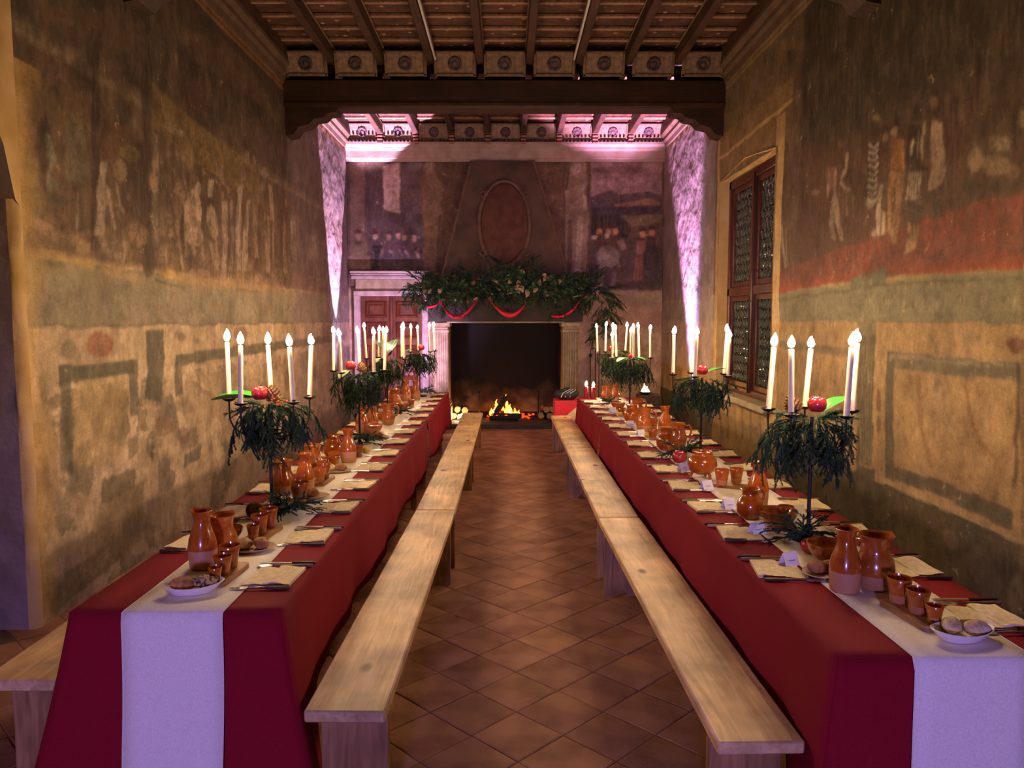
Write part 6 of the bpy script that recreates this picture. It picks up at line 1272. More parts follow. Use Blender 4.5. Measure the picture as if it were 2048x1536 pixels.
def pot(kind, x, y, rz, sc, label, z=ZR):
    if kind == 'carafe': t = thing('carafe', label, 'carafe', (x, y, z), R(rz), 'terracotta carafes'); put('body', CAR, t)
    elif kind == 'pitcher': t = thing('pitcher', label, 'pitcher', (x, y, z), R(rz), 'terracotta pitchers'); put('body', PIT, t); put('handle', PITH, t)
    elif kind == 'round': t = thing('round_jug', label, 'jug', (x, y, z), R(rz), 'round terracotta jugs'); put('body', RND, t); put('handle', RNDH, t)
    elif kind == 'pipkin':
        t = thing('footed_pot', label, 'pot', (x, y, z), R(rz)); put('body', PIP, t)
        for k in range(3): put('foot', PIPF, t, (0, 0, 0), (0, 0, R(120 * k + 200)))
    elif kind == 'cup': t = tag(put('cup', CUP, None, (x, y, z), (0, 0, R(rz))), label, 'cup', 'terracotta cups')
    elif kind == 'bowl': t = tag(put('bowl', BWL, None, (x, y, z), (0, 0, R(rz))), label, 'bowl', 'terracotta bowls')
    t.scale = (sc,) * 3; return t
def board(x, y, rz, label, cups, ln=1.0):
    o = tag(put('serving_board', BRD, None, (x, y, ZR), (0, 0, R(rz)), (1, ln, 1)), label, 'board', 'wooden serving boards')
    for (cx, cy, sc, lab) in cups: pot('cup', cx, cy, 0, sc, lab, ZR + 0.0185)
def dish(x, y, rz, label, rolls, plate=False):
    o = tag(put('plate' if plate else 'bread_dish', PLT if plate else DSH, None, (x, y, ZR), (0, 0, R(rz))), label, 'plate' if plate else 'dish', 'oval bread dishes')
    for (dx, dy, k, a, lab) in rolls:
        tag(put('bread_roll', ROLL[k], None, (x + dx, y + dy, ZR + (0.034 if not plate else 0.030)), (R(8), R(5), R(a))), lab, 'bread roll', 'bread rolls')
# left table
dish(-1.112, 2.66, 18, 'white oval dish with two rolls at the front end of the left table', [(-0.035, -0.005, 0, 20, 'smooth brown roll in the front white dish, left table'), (0.038, 0.018, 1, 30, 'dark seeded roll in the front white dish, left table')])
board(-1.058, 2.83, -4, 'small wooden board under three cups, front of the left table', [(-1.058, 2.725, 0.62, 'smallest clay cup on the front board of the left table'), (-1.058, 2.80, 0.85, 'middle-sized clay cup on the front board of the left table'), (-1.065, 2.89, 1.0, 'largest clay cup on the front board of the left table')])
pot('carafe', -1.185, 2.935, 150, 1.0, 'tall glazed carafe with bare clay foot nearest the camera, left table')
pot('pitcher', -1.165, 3.09, 60, 0.95, 'wide-mouthed pitcher right behind the nearest carafe, left table')
pot('bowl', -1.215, 3.27, 0, 0.9, 'clay bowl behind the first pitcher, left table')
dish(-1.07, 3.155, 10, 'pale plate with two rolls before the second board, left table', [(-0.035, 0, 2, 40, 'floury roll on the pale plate before the second board, left table'), (0.04, 0.005, 0, -50, 'brown roll on the pale plate before the second board, left table')], True)
board(-1.09, 3.385, -6, 'small wooden board near the first candelabrum of the left table', [(-1.10, 3.27, 0.7, 'smallest cup on the board near the first candelabrum, left table'), (-1.10, 3.36, 0.95, 'middle cup on the board near the first candelabrum, left table'), (-1.09, 3.46, 1.02, 'rear cup on the board near the first candelabrum, left table')])
pot('pitcher', -1.24, 4.19, 100, 1.05, 'wide pitcher just behind the first candelabrum, left table')
pot('cup', -1.10, 4.02, 0, 1.25, 'tall beaker just behind the first candelabrum, left table')
pot('carafe', -1.135, 4.26, 200, 0.95, 'slim carafe between first candelabrum and second candelabrum, left table')
dish(-1.06, 4.10, 0, 'pale plate with one roll beside the slim carafe, left table', [(0.0, -0.0, 0, 20, 'lone brown roll beside the slim carafe, left table')], True)
board(-1.095, 4.50, -4, 'small wooden board with two cups, middle of the left table', [(-1.10, 4.46, 0.9, 'front cup on the middle board, left table'), (-1.10, 4.56, 1.05, 'rear cup on the middle board, left table')])
pot('pitcher', -1.20, 4.67, 110, 1.1, 'big-bellied pitcher beside the middle board, left table')
dish(-1.085, 4.80, 5, 'pale plate with two rolls behind the middle board, left table', [(-0.035, 0, 2, 30, 'floury roll on the plate behind the middle board, left table'), (0.035, 0.004, 3, -30, 'brown roll on the plate behind the middle board, left table')], True)
pot('bowl', -1.225, 4.90, 0, 0.95, 'clay bowl behind the big-bellied pitcher, left table')
pot('cup', -1.13, 4.955, 0, 0.9, 'front cup of two before the second candelabrum, left table')
pot('cup', -1.15, 5.05, 0, 1.0, 'rear cup of two before the second candelabrum, left table')
pot('carafe', -1.075, 5.15, 160, 0.98, 'carafe with bare foot before the second candelabrum, left table')
pot('round', -1.21, 5.30, 120, 1.1, 'round dark jug before the second candelabrum, left table')
pot('cup', -1.05, 5.36, 0, 0.95, 'single cup by the lemon on the left table')
pot('bowl', -1.20, 5.62, 0, 0.95, 'clay bowl wallward of the second candelabrum, left table')
pot('cup', -1.10, 6.12, 0, 1.0, 'single cup right behind the second candelabrum, left table')
dish(-1.05, 6.18, 0, 'pale plate with one roll behind the second candelabrum, left table', [(0.0, 0, 0, 10, 'brown roll behind the second candelabrum, left table')], True)
pot('bowl', -1.13, 6.45, 0, 1.05, 'wide clay bowl in the far half of the left table')
pot('carafe', -1.24, 6.50, 20, 1.0, 'carafe at the wall edge of the runner, far half, left table')
pot('pitcher', -1.21, 6.82, 90, 1.0, 'pitcher near the wall edge, far half of the left table')
pot('pitcher', -1.09, 6.98, 180, 1.05, 'pale pitcher with its handle turned to the aisle, left table')
pot('bowl', -1.19, 7.28, 0, 0.95, 'clay bowl behind the pale pitcher, left table')
pot('bowl', -1.12, 8.12, 0, 1.0, 'clay bowl behind the third candelabrum, left table')
pot('pitcher', -1.22, 8.30, 60, 1.15, 'large pitcher behind the third candelabrum, left table')
pot('cup', -1.06, 8.42, 0, 1.0, 'single cup behind the third candelabrum, left table')
pot('carafe', -1.19, 9.02, 90, 1.05, 'wallward one of two carafes at the far end, left table')
pot('carafe', -1.09, 9.10, 30, 1.05, 'aisleward one of two carafes at the far end, left table')
# right table
dish(1.375, 2.25, 15, 'white oval dish with two rolls at the front end of the right table', [(-0.02, 0.02, 2, 60, 'round floury roll in the front white dish, right table'), (0.045, -0.002, 2, 10, 'long floury roll in the front white dish, right table')])
board(1.315, 2.42, 8, 'small wooden board under three cups, front of the right table', [(1.312, 2.505, 1.0, 'largest clay cup on the front board of the right table'), (1.325, 2.41, 0.92, 'middle-sized clay cup on the front board of the right table'), (1.335, 2.33, 0.66, 'smallest clay cup on the front board of the right table')])
pot('carafe', 1.20, 2.665, 60, 1.0, 'tall glazed carafe with bare clay foot nearest the camera, right table')
pot('pitcher', 1.318, 2.69, 20, 1.1, 'pale wide-mouthed pitcher beside the nearest carafe, right table')
pot('bowl', 1.275, 2.985, 0, 1.1, 'deep clay bowl behind the nearest carafe, right table')
dish(1.20, 2.835, 40, 'pale plate with two rolls behind the nearest carafe, right table', [(-0.03, 0, 3, 30, 'brown roll on the plate behind the nearest carafe, right table'), (0.035, 0.008, 0, -20, 'larger roll on the plate behind the nearest carafe, right table')], True)
pot('bowl', 1.255, 3.50, 0, 1.15, 'wide clay bowl behind the first candelabrum, right table')
pot('cup', 1.32, 3.58, 0, 0.95, 'single cup behind the first candelabrum, right table')
pot('round', 1.175, 3.66, 200, 1.0, 'round glazed jug behind the first candelabrum, right table')
pot('carafe', 1.30, 3.93, 200, 1.0, 'slim carafe behind the round glazed jug, right table')
board(1.27, 4.36, 60, 'small wooden board with two cups, middle of the right table', [(1.225, 4.335, 1.05, 'aisleward cup on the middle board, right table'), (1.325, 4.39, 1.0, 'wallward cup on the middle board, right table')])
pot('pipkin', 1.185, 4.62, 100, 1.0, 'round glazed pot on three feet, middle of the right table')
pot('cup', 1.17, 5.40, 0, 1.0, 'single cup before the second candelabrum, right table')
pot('round', 1.165, 5.60, 200, 1.1, 'round glazed jug beside the second candelabrum, right table')
pot('pitcher', 1.285, 5.72, 180, 1.0, 'bare clay pitcher right behind the second candelabrum, right table')
pot('cup', 1.16, 6.08, 0, 1.0, 'single cup behind the second candelabrum, right table')
pot('carafe', 1.31, 6.35, 30, 1.05, 'glazed carafe in the far half of the right table')
pot('pitcher', 1.17, 6.55, 160, 1.1, 'pitcher in the far half of the right table')
pot('cup', 1.28, 6.70, 0, 1.05, 'single cup behind the far-half carafe, right table')
pot('round', 1.16, 7.15, 60, 1.15, 'round jug before the third candelabrum, right table')
pot('pitcher', 1.26, 7.42, 200, 1.05, 'pitcher before the third candelabrum, right table')
pot('bowl', 1.17, 7.62, 0, 1.0, 'clay bowl before the third candelabrum, right table')
pot('bowl', 1.18, 8.15, 0, 1.0, 'clay bowl behind the third candelabrum, right table')
pot('pitcher', 1.15, 8.95, 90, 1.0, 'pitcher at the far end of the right table')
pot('carafe', 1.24, 8.85, 90, 0.95, 'carafe at the far end of the right table')
# place cards on the right table
CARD = MB(); CARD.add([(-0.035, -0.022, 0), (0.035, -0.022, 0), (0.035, 0, 0.052), (-0.035, 0, 0.052), (0.035, 0.024, 0), (-0.035, 0.024, 0)], [(0, 1, 2, 3), (3, 2, 4, 5)])
CARD = CARD.mesh('place_card', M['card'], smooth=0, fix=False)
SQ = MB(); SQ.tube([(-0.016 + 0.002 * i, -0.0135 + 0.0005 + 0.0013 * math.sin(i * 1.7), 0.0205 + 0.003 * math.sin(i * 1.7)) for i in range(17)], 0.0007, 3); SQ = SQ.mesh('writing', M['ink'], smooth=0)
def card(i, x, y, rz, lab):
    o = put('place_card', CARD, None, (x, y, ZR), (0, 0, R(rz))); tag(o, lab, 'place card', 'tented place cards')
    s2 = o.modifiers.new('thick', 'SOLIDIFY'); s2.thickness = 0.0008
    if i < 5: put('writing', SQ, o, (0, -0.0012, 0.0))
cards = [(1.108, 2.955, 25), (1.125, 3.40, 20), (1.13, 3.86, 20), (1.13, 4.30, 25), (1.12, 4.84, 35), (1.10, 6.30, 25), (1.10, 6.85, 20), (1.085, 7.9, 15)]
for i, (x, y, a) in enumerate(cards): card(i, x, y, a, f'white tented place card, {ORD[i]} from the camera on the runner aisle edge')
for i, (x, y, a) in enumerate([(1.43, 3.72, 200), (1.40, 4.55, 190)]): card(9, x, y, a, f'white tented place card, {ORD[i]} from the camera on the runner wall edge')
# ------------------------------------------------------------------ greenery pieces
def sprig_mesh(seed, ln=0.24, side=6, need=0.02, mat_='fir', dens=1.0, droop=0.5):
    r_ = random.Random(seed); mb = MB()
    def twig(p0, d, l, dr):
        pts = [Vector(p0)]; d = Vector(d).normalized(); n = 5
        for i in range(n):
            d = (d + Vector((0, 0, -dr / n))).normalized(); pts.append(pts[-1] + d * l / n)
        mb.tube(pts, [0.0022, 0.002, 0.0017, 0.0014, 0.0011, 0.0007], 3, cap=False)
        cnt = int(l * 420 * dens)
        for k in range(cnt):
            t = r_.random() * n; i = min(int(t), n - 1); p = pts[i].lerp(pts[i + 1], t - i); tg = (pts[i + 1] - pts[i]).normalized()
            a = r_.random() * 6.283; u = tg.orthogonal().normalized(); vv_ = tg.cross(u); dirn = (tg * 0.75 + u * math.cos(a) + vv_ * math.sin(a)).normalized()
            w_ = tg.cross(dirn).normalized() * 0.0033; nl = need * r_.uniform(0.7, 1.15); e = p + dirn * nl
            mb.add([tuple(p - w_), tuple(p + w_), tuple(e)], [(0, 1, 2)])
        return pts
    main = twig((0, 0, 0), (1, 0, 0.1), ln, droop)
    for k in range(side):
        i = 1 + k % 4; s_ = 1 if k % 2 else -1
        twig(main[i].lerp(main[i + 1], r_.random()), (0.9, s_ * r_.uniform(0.35, 0.8), r_.uniform(-0.3, 0.2)), ln * r_.uniform(0.3, 0.5), droop)
    return mb.mesh('sprig', M[mat_], smooth=0, fix=False)
SPR = [sprig_mesh(k, 0.22 + 0.03 * (k % 3), 7, 0.013, dens=2.4, droop=0.7) for k in range(5)]
SPD = [sprig_mesh(20 + k, 0.23, 7, 0.013, mat_='firblue', dens=2.4, droop=0.7) for k in range(3)]
SPL = [sprig_mesh(40 + k, 0.17, 5, 0.035) for k in range(3)]
def leaf_mesh(l, w_, m_, seed=0, curl=0.25):
    rows = []
    for i in range(8):
        t = i / 7; hw = w_ * math.sin(math.pi * min(1, t * 0.95 + 0.03)) ** 0.8
        rows.append([(t * l, (j / 2 - 1) * hw, -curl * l * t * t + abs(j / 2 - 1) * hw * 0.25) for j in range(5)])
    mb = MB().sheet(rows); mb.tube([(t / 7 * l, 0, -curl * l * (t / 7) ** 2 + 0.0005) for t in range(8)], 0.0018, 4)
    return mb.mesh('leaf', M[m_], smooth=60, fix=False)
LF = {'green': leaf_mesh(0.16, 0.05, 'leaf'), 'round': leaf_mesh(0.15, 0.075, 'leaf', curl=0.1), 'pale': leaf_mesh(0.12, 0.045, 'paleleaf'), 'dark': leaf_mesh(0.22, 0.07, 'darkleaf'), 'dry': leaf_mesh(0.10, 0.03, 'dryleaf', curl=0.4)}
APP = MB().lathe([(0, 0.008), (0.012, 0.003), (0.024, 0.002), (0.036, 0.016), (0.039, 0.034), (0.034, 0.052), (0.02, 0.062), (0.008, 0.060), (0, 0.052)], 16).mesh('flesh', M['apple'], smooth=70)
APS = MB().tube([(0, 0, 0.052), (0.002, 0, 0.064), (0.006, 0, 0.072)], 0.0015, 5).mesh('stalk', M['twig'])
def cone_mesh():
    mb = MB(); mb.lathe([(0, 0), (0.02, 0.006), (0.027, 0.025), (0.02, 0.055), (0.006, 0.078), (0, 0.08)], 10)
    for k in range(64):
        t = k / 63; z = 0.004 + 0.07 * t; r_ = 0.026 * math.sin(math.pi * min(1, 0.25 + 0.72 * t)) + 0.004; a = k * 2.39996
        Mx = Matrix.Rotation(a, 4, 'Z') @ Matrix.Translation((r_, 0, z)) @ Matrix.Rotation(R(-35), 4, 'Y')
        s_ = 0.009 * (1.1 - 0.5 * t)
        mb.add([(-0.006, -s_ * 0.5, 0), (-0.006, s_ * 0.5, 0), (s_ * 0.9, s_ * 0.7, 0.001), (s_ * 1.2, 0, 0.002), (s_ * 0.9, -s_ * 0.7, 0.001), (0, 0, 0.006)], [(0, 1, 2, 3, 4), (0, 5, 1), (1, 5, 2), (2, 5, 3), (3, 5, 4), (4, 5, 0)], Mx)
    return mb.mesh('pine_cone', M['cone'], smooth=0)
CONE = cone_mesh()
def apple(x, y, z, label, sc=1.0, rz=0):
    t = thing('apple', label, 'apple', (x, y, z), rz, 'red apples'); t.scale = (sc,) * 3; put('flesh', APP, t); put('stalk', APS, t)
def cone(x, y, z, label, sc=1.0, rot=(0, 0, 0)):
    tag(put('pine_cone', CONE, None, (x, y, z), rot, sc), label, 'pine cone', 'pine cones')
def bunch(x, y, label, seed, n=9, sc=0.7, dark=True):
    n = int(n * 1.7)
    t = thing('fir_bunch', label, 'greenery', (x, y, TZ + 0.006), 0, 'fir bunches on the tables'); r_ = random.Random(seed)
    for k in range(n):
        a = 2 * math.pi * k / n + r_.uniform(-0.3, 0.3)
        put('sprig', (SPD if dark and k % 2 else SPR)[k % 3], t, (0, 0, 0.02 + 0.035 * r_.random()), (0, R(r_.uniform(-62, -6)), a), sc * r_.uniform(0.5, 0.95))

# ------------------------------------------------------------------ candelabra with candles
ARM = MB().tube([(0, 0, 0.40), (0.05, 0, 0.372), (0.12, 0, 0.378), (0.18, 0, 0.412), (0.203, 0, 0.46), (0.205, 0, 0.52), (0.205, 0, 0.556)], 0.0045, 6).mesh('arm', M['iron'], smooth=60)
DC = MB().lathe([(0, 0), (0.010, 0.001), (0.026, 0.008), (0.034, 0.016), (0.031, 0.0165), (0.022, 0.011), (0.012, 0.008), (0.012, 0.026), (0.010, 0.026), (0.010, 0.008), (0, 0.008)], 12, fn=lambda x, y, z: (x, y, z + (0.004 * math.sin(6 * math.atan2(y, x)) if math.hypot(x, y) > 0.028 else 0))).mesh('drip_cup', M['iron'], smooth=50)
FLM = MB().lathe([(0, 0), (0.011, 0.004), (0.0165, 0.017), (0.012, 0.034), (0.0045, 0.048), (0, 0.055)], 7, fn=lambda x, y, z: (x + 3 * z * z, y, z)).mesh('flame', M['flame'], smooth=80)
WCK = MB().tube([(0, 0, -0.002), (0.0006, 0, 0.006), (0.0018, 0, 0.010)], 0.0012, 5).mesh('wick', M['wick'])
BOD = {}
def candle(x, y, z, h, tilt, label, group, mat_='wax', r=0.0115):
    key = (round(h, 2), mat_, r)
    if key not in BOD:
        hh = key[0]; BOD[key] = MB().lathe([(0, 0), (r * 1.08, 0), (r * 1.05, hh * 0.3), (r, hh * 0.8), (r * 0.96, hh - 0.004), (r * 0.8, hh), (r * 0.4, hh - 0.003), (0, hh - 0.003)], 12).mesh('wax_body', M[mat_], smooth=60)
    hh = key[0]; t = thing('candle' if mat_ == 'wax' else 'pillar_candle', label, 'candle', (x, y, z), 0, group); t.rotation_euler = (tilt[0], tilt[1], 0)
    put('wax_body', BOD[key], t); put('wick', WCK, t, (0, 0, hh)); put('flame', FLM, t, (0, 0, hh + 0.006), (0, 0, random.Random(x * 99 + y).random() * 6.28), (1, 1, random.Random(y).uniform(0.9, 1.15)))
    return t
def candelabrum(idx, tab, x, y, ang, hs, seed, decor, k_=1.0):
    nth = ORD[idx]; r_ = random.Random(seed); z0 = TZ + 0.0045; name_ = f'{nth} candelabrum of the {tab} table'
    t = thing('candelabrum', f'black iron five-armed candelabrum, {nth} from the camera on the {tab} table', 'candelabrum', (x, y, z0), R(ang), 'iron candelabra')
    MB().lathe([(0, 0), (0.085, 0), (0.088, 0.004), (0.075, 0.010), (0.02, 0.016), (0.012, 0.03), (0, 0.03)], 20).build('base', M['iron'], t)
    MB().tube([(0, 0, 0.02), (0, 0, 0.54)], 0.0085, 8).build('pole', M['iron'], t)
    MB().tube([(0.075 * math.cos(a), 0.075 * math.sin(a), 0.40) for a in [k * math.pi / 10 for k in range(21)]], 0.004, 5, cap=False).build('ring', M['iron'], t)
    for k in range(5):
        a = 2 * math.pi * k / 5; am = put('arm', ARM, t, (0, 0, 0), (0, 0, a), (k_, 1, 1)); put('drip_cup', DC, am, (0.205, 0, 0.55), (0, 0, 0), (1 / k_, 1, 1))
        wa = R(ang) + a; ti = (r_.uniform(-0.06, 0.06), r_.uniform(-0.06, 0.06))
        candle(x + 0.205 * k_ * math.cos(wa), y + 0.205 * k_ * math.sin(wa), z0 + 0.559, hs[k], ti, f'lit ivory taper candle, {ORD[k]} around the {name_}', 'ivory taper candles')
    gt = thing('fir_garland', f'drooping fir garland wound around the {name_}', 'garland', (x, y, z0 + 0.47), 0, 'garlands on the candelabra')
    n = 58
    for k in range(n):
        a = 2 * math.pi * k / n * 3 + r_.uniform(-0.3, 0.3); rr = r_.uniform(0.03, 0.18); zz = r_.uniform(0.02, 0.07)
        me = (SPR + SPD)[k % 8]
        put('sprig', me, gt, (rr * math.cos(a), rr * math.sin(a), zz), (r_.uniform(-0.4, 0.4), R(r_.uniform(45, 85) if k % 4 else r_.uniform(0, 30)), a), r_.uniform(0.6, 0.95) if k % 4 else r_.uniform(0.4, 0.6))
    for k in range(6):
        a = r_.random() * 6.28
        put('sprig', SPL[k % 3], gt, (0.05 * math.cos(a), 0.05 * math.sin(a), 0.06), (0, R(r_.uniform(-25, 20)), a), 0.7)
    zt = z0 + 0.545
    for d in decor:
        if d[0] == 'apple': apple(x + d[1], y + d[2], zt + 0.012 + (d[3] if len(d) > 3 else 0), f'red apple on top of the {name_}', 1.05)
        if d[0] == 'cone': cone(x + d[1], y + d[2], zt + 0.012, f'brown pine cone on top of the {name_}', 1.1, (R(-25), R(15), 1.0))
        if d[0] in LF: tag(put('leaf', LF[d[0]], None, (x + d[1], y + d[2], zt + d[4]), (0, R(d[5] if len(d) > 5 else -5), R(d[3])), d[6] if len(d) > 6 else 1.0), {'green': 'glossy green leaf', 'round': 'broad round green leaf', 'pale': 'pale grey-green leaf', 'dark': 'large dark green leaf'}[d[0]] + f' on the {name_}' + (d[7] if len(d) > 7 else ''), 'leaf', 'leaves on the candelabra')
        if d[0] == 'berries':
            bt = thing('berry_sprig', f'sprig of orange berries on the {name_}', 'berries', (x + d[1], y + d[2], zt), 0)
            MB().tube([(0, 0, 0), (0.02, -0.01, 0.03), (0.06, -0.02, 0.02)], 0.0015, 4).build('stem', M['twig'], bt)
            bm2 = MB().ball((0, 0, 0), 0.006, 8, 6).mesh('berry', M['berry'])
            for k in range(14): put('berry', bm2, bt, (r_.uniform(0, 0.08), r_.uniform(-0.04, 0.02), r_.uniform(0.0, 0.05)))
candelabrum(0, 'left', -1.19, 3.83, 32, (0.27, 0.27, 0.29, 0.28, 0.27), 1, [('apple', -0.03, -0.05, 0.01), ('cone', 0.03, -0.03), ('round', -0.04, -0.03, 190, 0.03, -4, 1.5), ('berries', 0.03, -0.06)])
candelabrum(1, 'left', -1.145, 5.92, 26, (0.29, 0.28, 0.29, 0.27, 0.28), 2, [('apple', -0.05, -0.05, 0.02), ('cone', 0.03, 0.0), ('pale', -0.06, -0.07, 240, 0.03, 15)])
candelabrum(2, 'left', -1.23, 7.85, 50, (0.30, 0.27, 0.31, 0.27, 0.29), 3, [('apple', -0.02, -0.06, 0.02), ('pale', -0.05, -0.08, 235, 0.02, 15), ('dark', 0.02, 0.06, 140, 0.04, -50, 1.2, ', leaning to the wall'), ('dark', -0.02, 0.05, 60, 0.04, -55, 1.1, ', standing upright')])
candelabrum(3, 'left', -1.09, 9.55, 28, (0.31, 0.27, 0.30, 0.28, 0.29), 4, [('apple', 0.03, -0.06, 0.02), ('green', -0.04, -0.06, 200, 0.03)])
candelabrum(0, 'right', 1.325, 3.32, 6, (0.30, 0.27, 0.28, 0.28, 0.29), 5, [('cone', -0.07, 0.0), ('apple', 0.0, -0.05, 0.01), ('green', 0.05, 0.0, 20, 0.02, -35, 0.95), ('pale', 0.06, -0.07, -30, 0.0, 8, 0.7)], 0.9)
candelabrum(1, 'right', 1.40, 5.52, 26, (0.30, 0.28, 0.29, 0.29, 0.27), 6, [('apple', -0.01, -0.05, 0.01), ('green', 0.03, 0.0, 10, 0.03, -25, 0.9)])
candelabrum(2, 'right', 1.265, 7.92, 54, (0.30, 0.28, 0.22, 0.30, 0.29), 7, [('apple', 0.01, -0.06, -0.01), ('round', 0.03, -0.06, -25, 0.02, 5, 0.8), ('pale', -0.06, -0.06, 215, 0.02, 5)])
candelabrum(3, 'right', 1.27, 9.15, 42, (0.30, 0.31, 0.29, 0.30, 0.24), 8, [('apple', -0.04, -0.06, 0.02), ('green', 0.04, 0.0, 40, 0.03)])
# on the tables, at the feet of the candelabra
bunch(-1.075, 3.70, 'dark fir bunch at the foot of the first candelabrum, left table', 1, 11, 0.8)
cone(-1.26, 3.74, TZ + 0.03, 'pine cone lying left of the first candelabrum foot, left table', 1.1, (R(80), 0, 0.6))
cone(-1.15, 3.66, TZ + 0.035, 'pine cone in the fir bunch by the first candelabrum, left table', 1.1, (R(60), 0, 2.0))
bunch(-1.06, 5.77, 'dark fir bunch at the foot of the second candelabrum, left table', 2, 10, 0.75)
bunch(-1.05, 7.55, 'dark fir bunch before the third candelabrum, left table', 3, 9, 0.7)
bunch(-1.03, 9.75, 'dark fir bunch at the far end of the left table', 4, 9, 0.7)
bunch(1.25, 3.19, 'dark fir bunch at the foot of the first candelabrum, right table', 5, 10, 0.7)
bunch(1.19, 5.19, 'fir bunch before the second candelabrum, right table', 6, 11, 0.75)
bunch(1.13, 8.45, 'dark fir bunch in the far part of the right table', 7, 9, 0.65)
apple(1.245, 3.10, TZ + 0.006, 'red apple lying at the foot of the first candelabrum, right table', 0.95)
apple(1.155, 5.10, TZ + 0.006, 'large dark red apple in the fir bunch before the second candelabrum, right table', 1.3)
def lemon(x, y, label, sc=1.0): tag(put('lemon', LEM, None, (x, y, TZ + 0.031 * sc), (R(90), 0, R(30)), sc), label, 'lemon')
LEM = MB().lathe([(0, -0.042), (0.006, -0.038), (0.016, -0.03), (0.026, -0.01), (0.027, 0.008), (0.018, 0.028), (0.007, 0.036), (0, 0.041)], 14).mesh('lemon', M['lemon'], smooth=70)
lemon(-1.02, 5.50, 'yellow lemon on the runner before the second candelabrum, left table', 0.9)
lemon(1.135, 6.18, 'yellow lemon on the runner behind the second candelabrum, right table', 0.85)
lemon(1.115, 7.55, 'yellow lemon on the runner before the third candelabrum, right table', 0.9)
# red pillar candles
candle(0.955, 9.32, TZ + 0.001, 0.15, (0, 0), 'dark red pillar candle, aisleward of two on the far end of the right table', 'red pillar candles', 'redwax', 0.027)
candle(1.045, 9.32, TZ + 0.001, 0.145, (0, 0), 'dark red pillar candle, wallward of two on the far end of the right table', 'red pillar candles', 'redwax', 0.027)

# ------------------------------------------------------------------ mantel garland and ribbons
mg = thing('mantel_garland', 'thick evergreen garland with dried leaves along the mantel shelf', 'garland', (0, 12.0, 2.16)); r_ = random.Random(5)
def topz(x): return 0.10 + 0.17 * math.exp(-((x - 0.35) / 0.5) ** 2) + 0.06 * math.sin(x * 3 + 1)
for k in range(230):
    x = -1.38 + 2.85 * (k + r_.random()) / 230; t = r_.random()
    a = r_.uniform(-3.0, -0.1); up_ = r_.uniform(-75, 35)
    put('sprig', (SPR + SPD + SPL)[r_.randrange(11)], mg, (x, 0.02 - 0.22 * t, topz(x) * (1 - t) + 0.02 - 0.12 * t), (r_.uniform(-0.5, 0.5), R(up_), a), r_.uniform(1.0, 1.7))
for (cx, dz, n_) in ((-0.84, 0.34, 16), (0.74, 0.36, 18), (-0.15, 0.14, 10), (-1.22, 0.16, 8), (1.1, 0.2, 8)):   # clumps hanging over the lintel
    for k in range(n_): put('sprig', (SPR + SPD)[r_.randrange(8)], mg, (cx + r_.gauss(0, 0.11), -0.20 + r_.uniform(-0.05, 0.05), 0.02 - dz * r_.random()), (r_.uniform(-0.5, 0.5), R(r_.uniform(20, 75)), r_.uniform(-2.8, -0.3)), r_.uniform(0.7, 1.1))
for k in range(44):   # tail at the right-hand end and a short one at the left
    t = k / 43; x, z = (1.42 + 0.12 * math.sin(t * 3), 0.05 - 0.72 * t) if k % 4 else (-1.45 + 0.1 * t, 0.05 - 0.22 * t)
    put('sprig', (SPR + SPL)[r_.randrange(8)], mg, (x + r_.uniform(-0.08, 0.08), -0.06 + r_.uniform(-0.08, 0.08), z), (r_.uniform(-0.5, 0.5), R(r_.uniform(0, 45)), r_.uniform(0, 6.28)), r_.uniform(0.9, 1.4))
for k in range(64):
    x = -1.3 + 2.75 * (k + r_.random()) / 64
    put('dried_leaf', LF['dry'], mg, (x, -0.16 - 0.1 * r_.random(), r_.uniform(-0.16, topz(x))), (r_.uniform(-1, 1), R(r_.uniform(-50, 60)), r_.uniform(-3.0, -0.2)), r_.uniform(0.8, 1.6))
MB().tube([(-1.4, -0.05, 0.0), (-0.7, -0.07, 0.05), (0, -0.07, 0.06), (0.7, -0.07, 0.06), (1.4, -0.05, 0.02)], 0.03, 6).build('binding', M['twig'], mg)
for i, (x, z) in enumerate(((-1.28, 0.06), (-0.55, 0.08), (0.32, 0.14), (0.8, 0.1))): cone(x, 11.80, 2.16 + z, f'pine cone in the mantel garland, {ORD[i]} from the door side', 1.3, (R(70), 0, i))
def swag(pts, wd, label):
    rows = []; n = 18
    for i in range(n + 1):
        t = i / n; a, b_, c = [Vector(p) for p in pts]; ctrl = 2 * b_ - (a + c) / 2
        p = a * (1 - t) ** 2 + ctrl * 2 * t * (1 - t) + c * t * t; w_ = wd * (0.45 + 0.55 * math.sin(math.pi * t)); tw = 0.6 * math.sin(t * 5)
        rows.append([(p.x, p.y - 0.02 * math.cos(tw + (j - 1.5)), p.z + (j / 3 - 0.5) * w_) for j in range(4)])
    o = MB().sheet(rows).build('red_ribbon', M['ribbon'], smooth=60); s2 = o.modifiers.new('thick', 'SOLIDIFY'); s2.thickness = 0.001
    tag(o, label, 'ribbon', 'red ribbon swags')
Yr = 11.70
swag([(-1.29, Yr, 2.05), (-1.20, Yr, 1.90), (-1.01, Yr, 1.96)], 0.05, 'short red ribbon swag at the door end of the mantel garland')
swag([(-1.02, Yr, 2.0), (-0.77, Yr, 1.735), (-0.46, Yr, 2.0)], 0.07, 'deep red ribbon swag left of the middle of the lintel')
swag([(-0.29, Yr, 2.04), (0.02, Yr, 1.77), (0.28, Yr, 1.96)], 0.075, 'red ribbon swag in the middle of the lintel')
swag([(0.66, Yr, 1.76), (0.92, Yr, 1.80), (1.14, Yr, 2.06)], 0.055, 'rising red ribbon end right of the middle of the lintel')

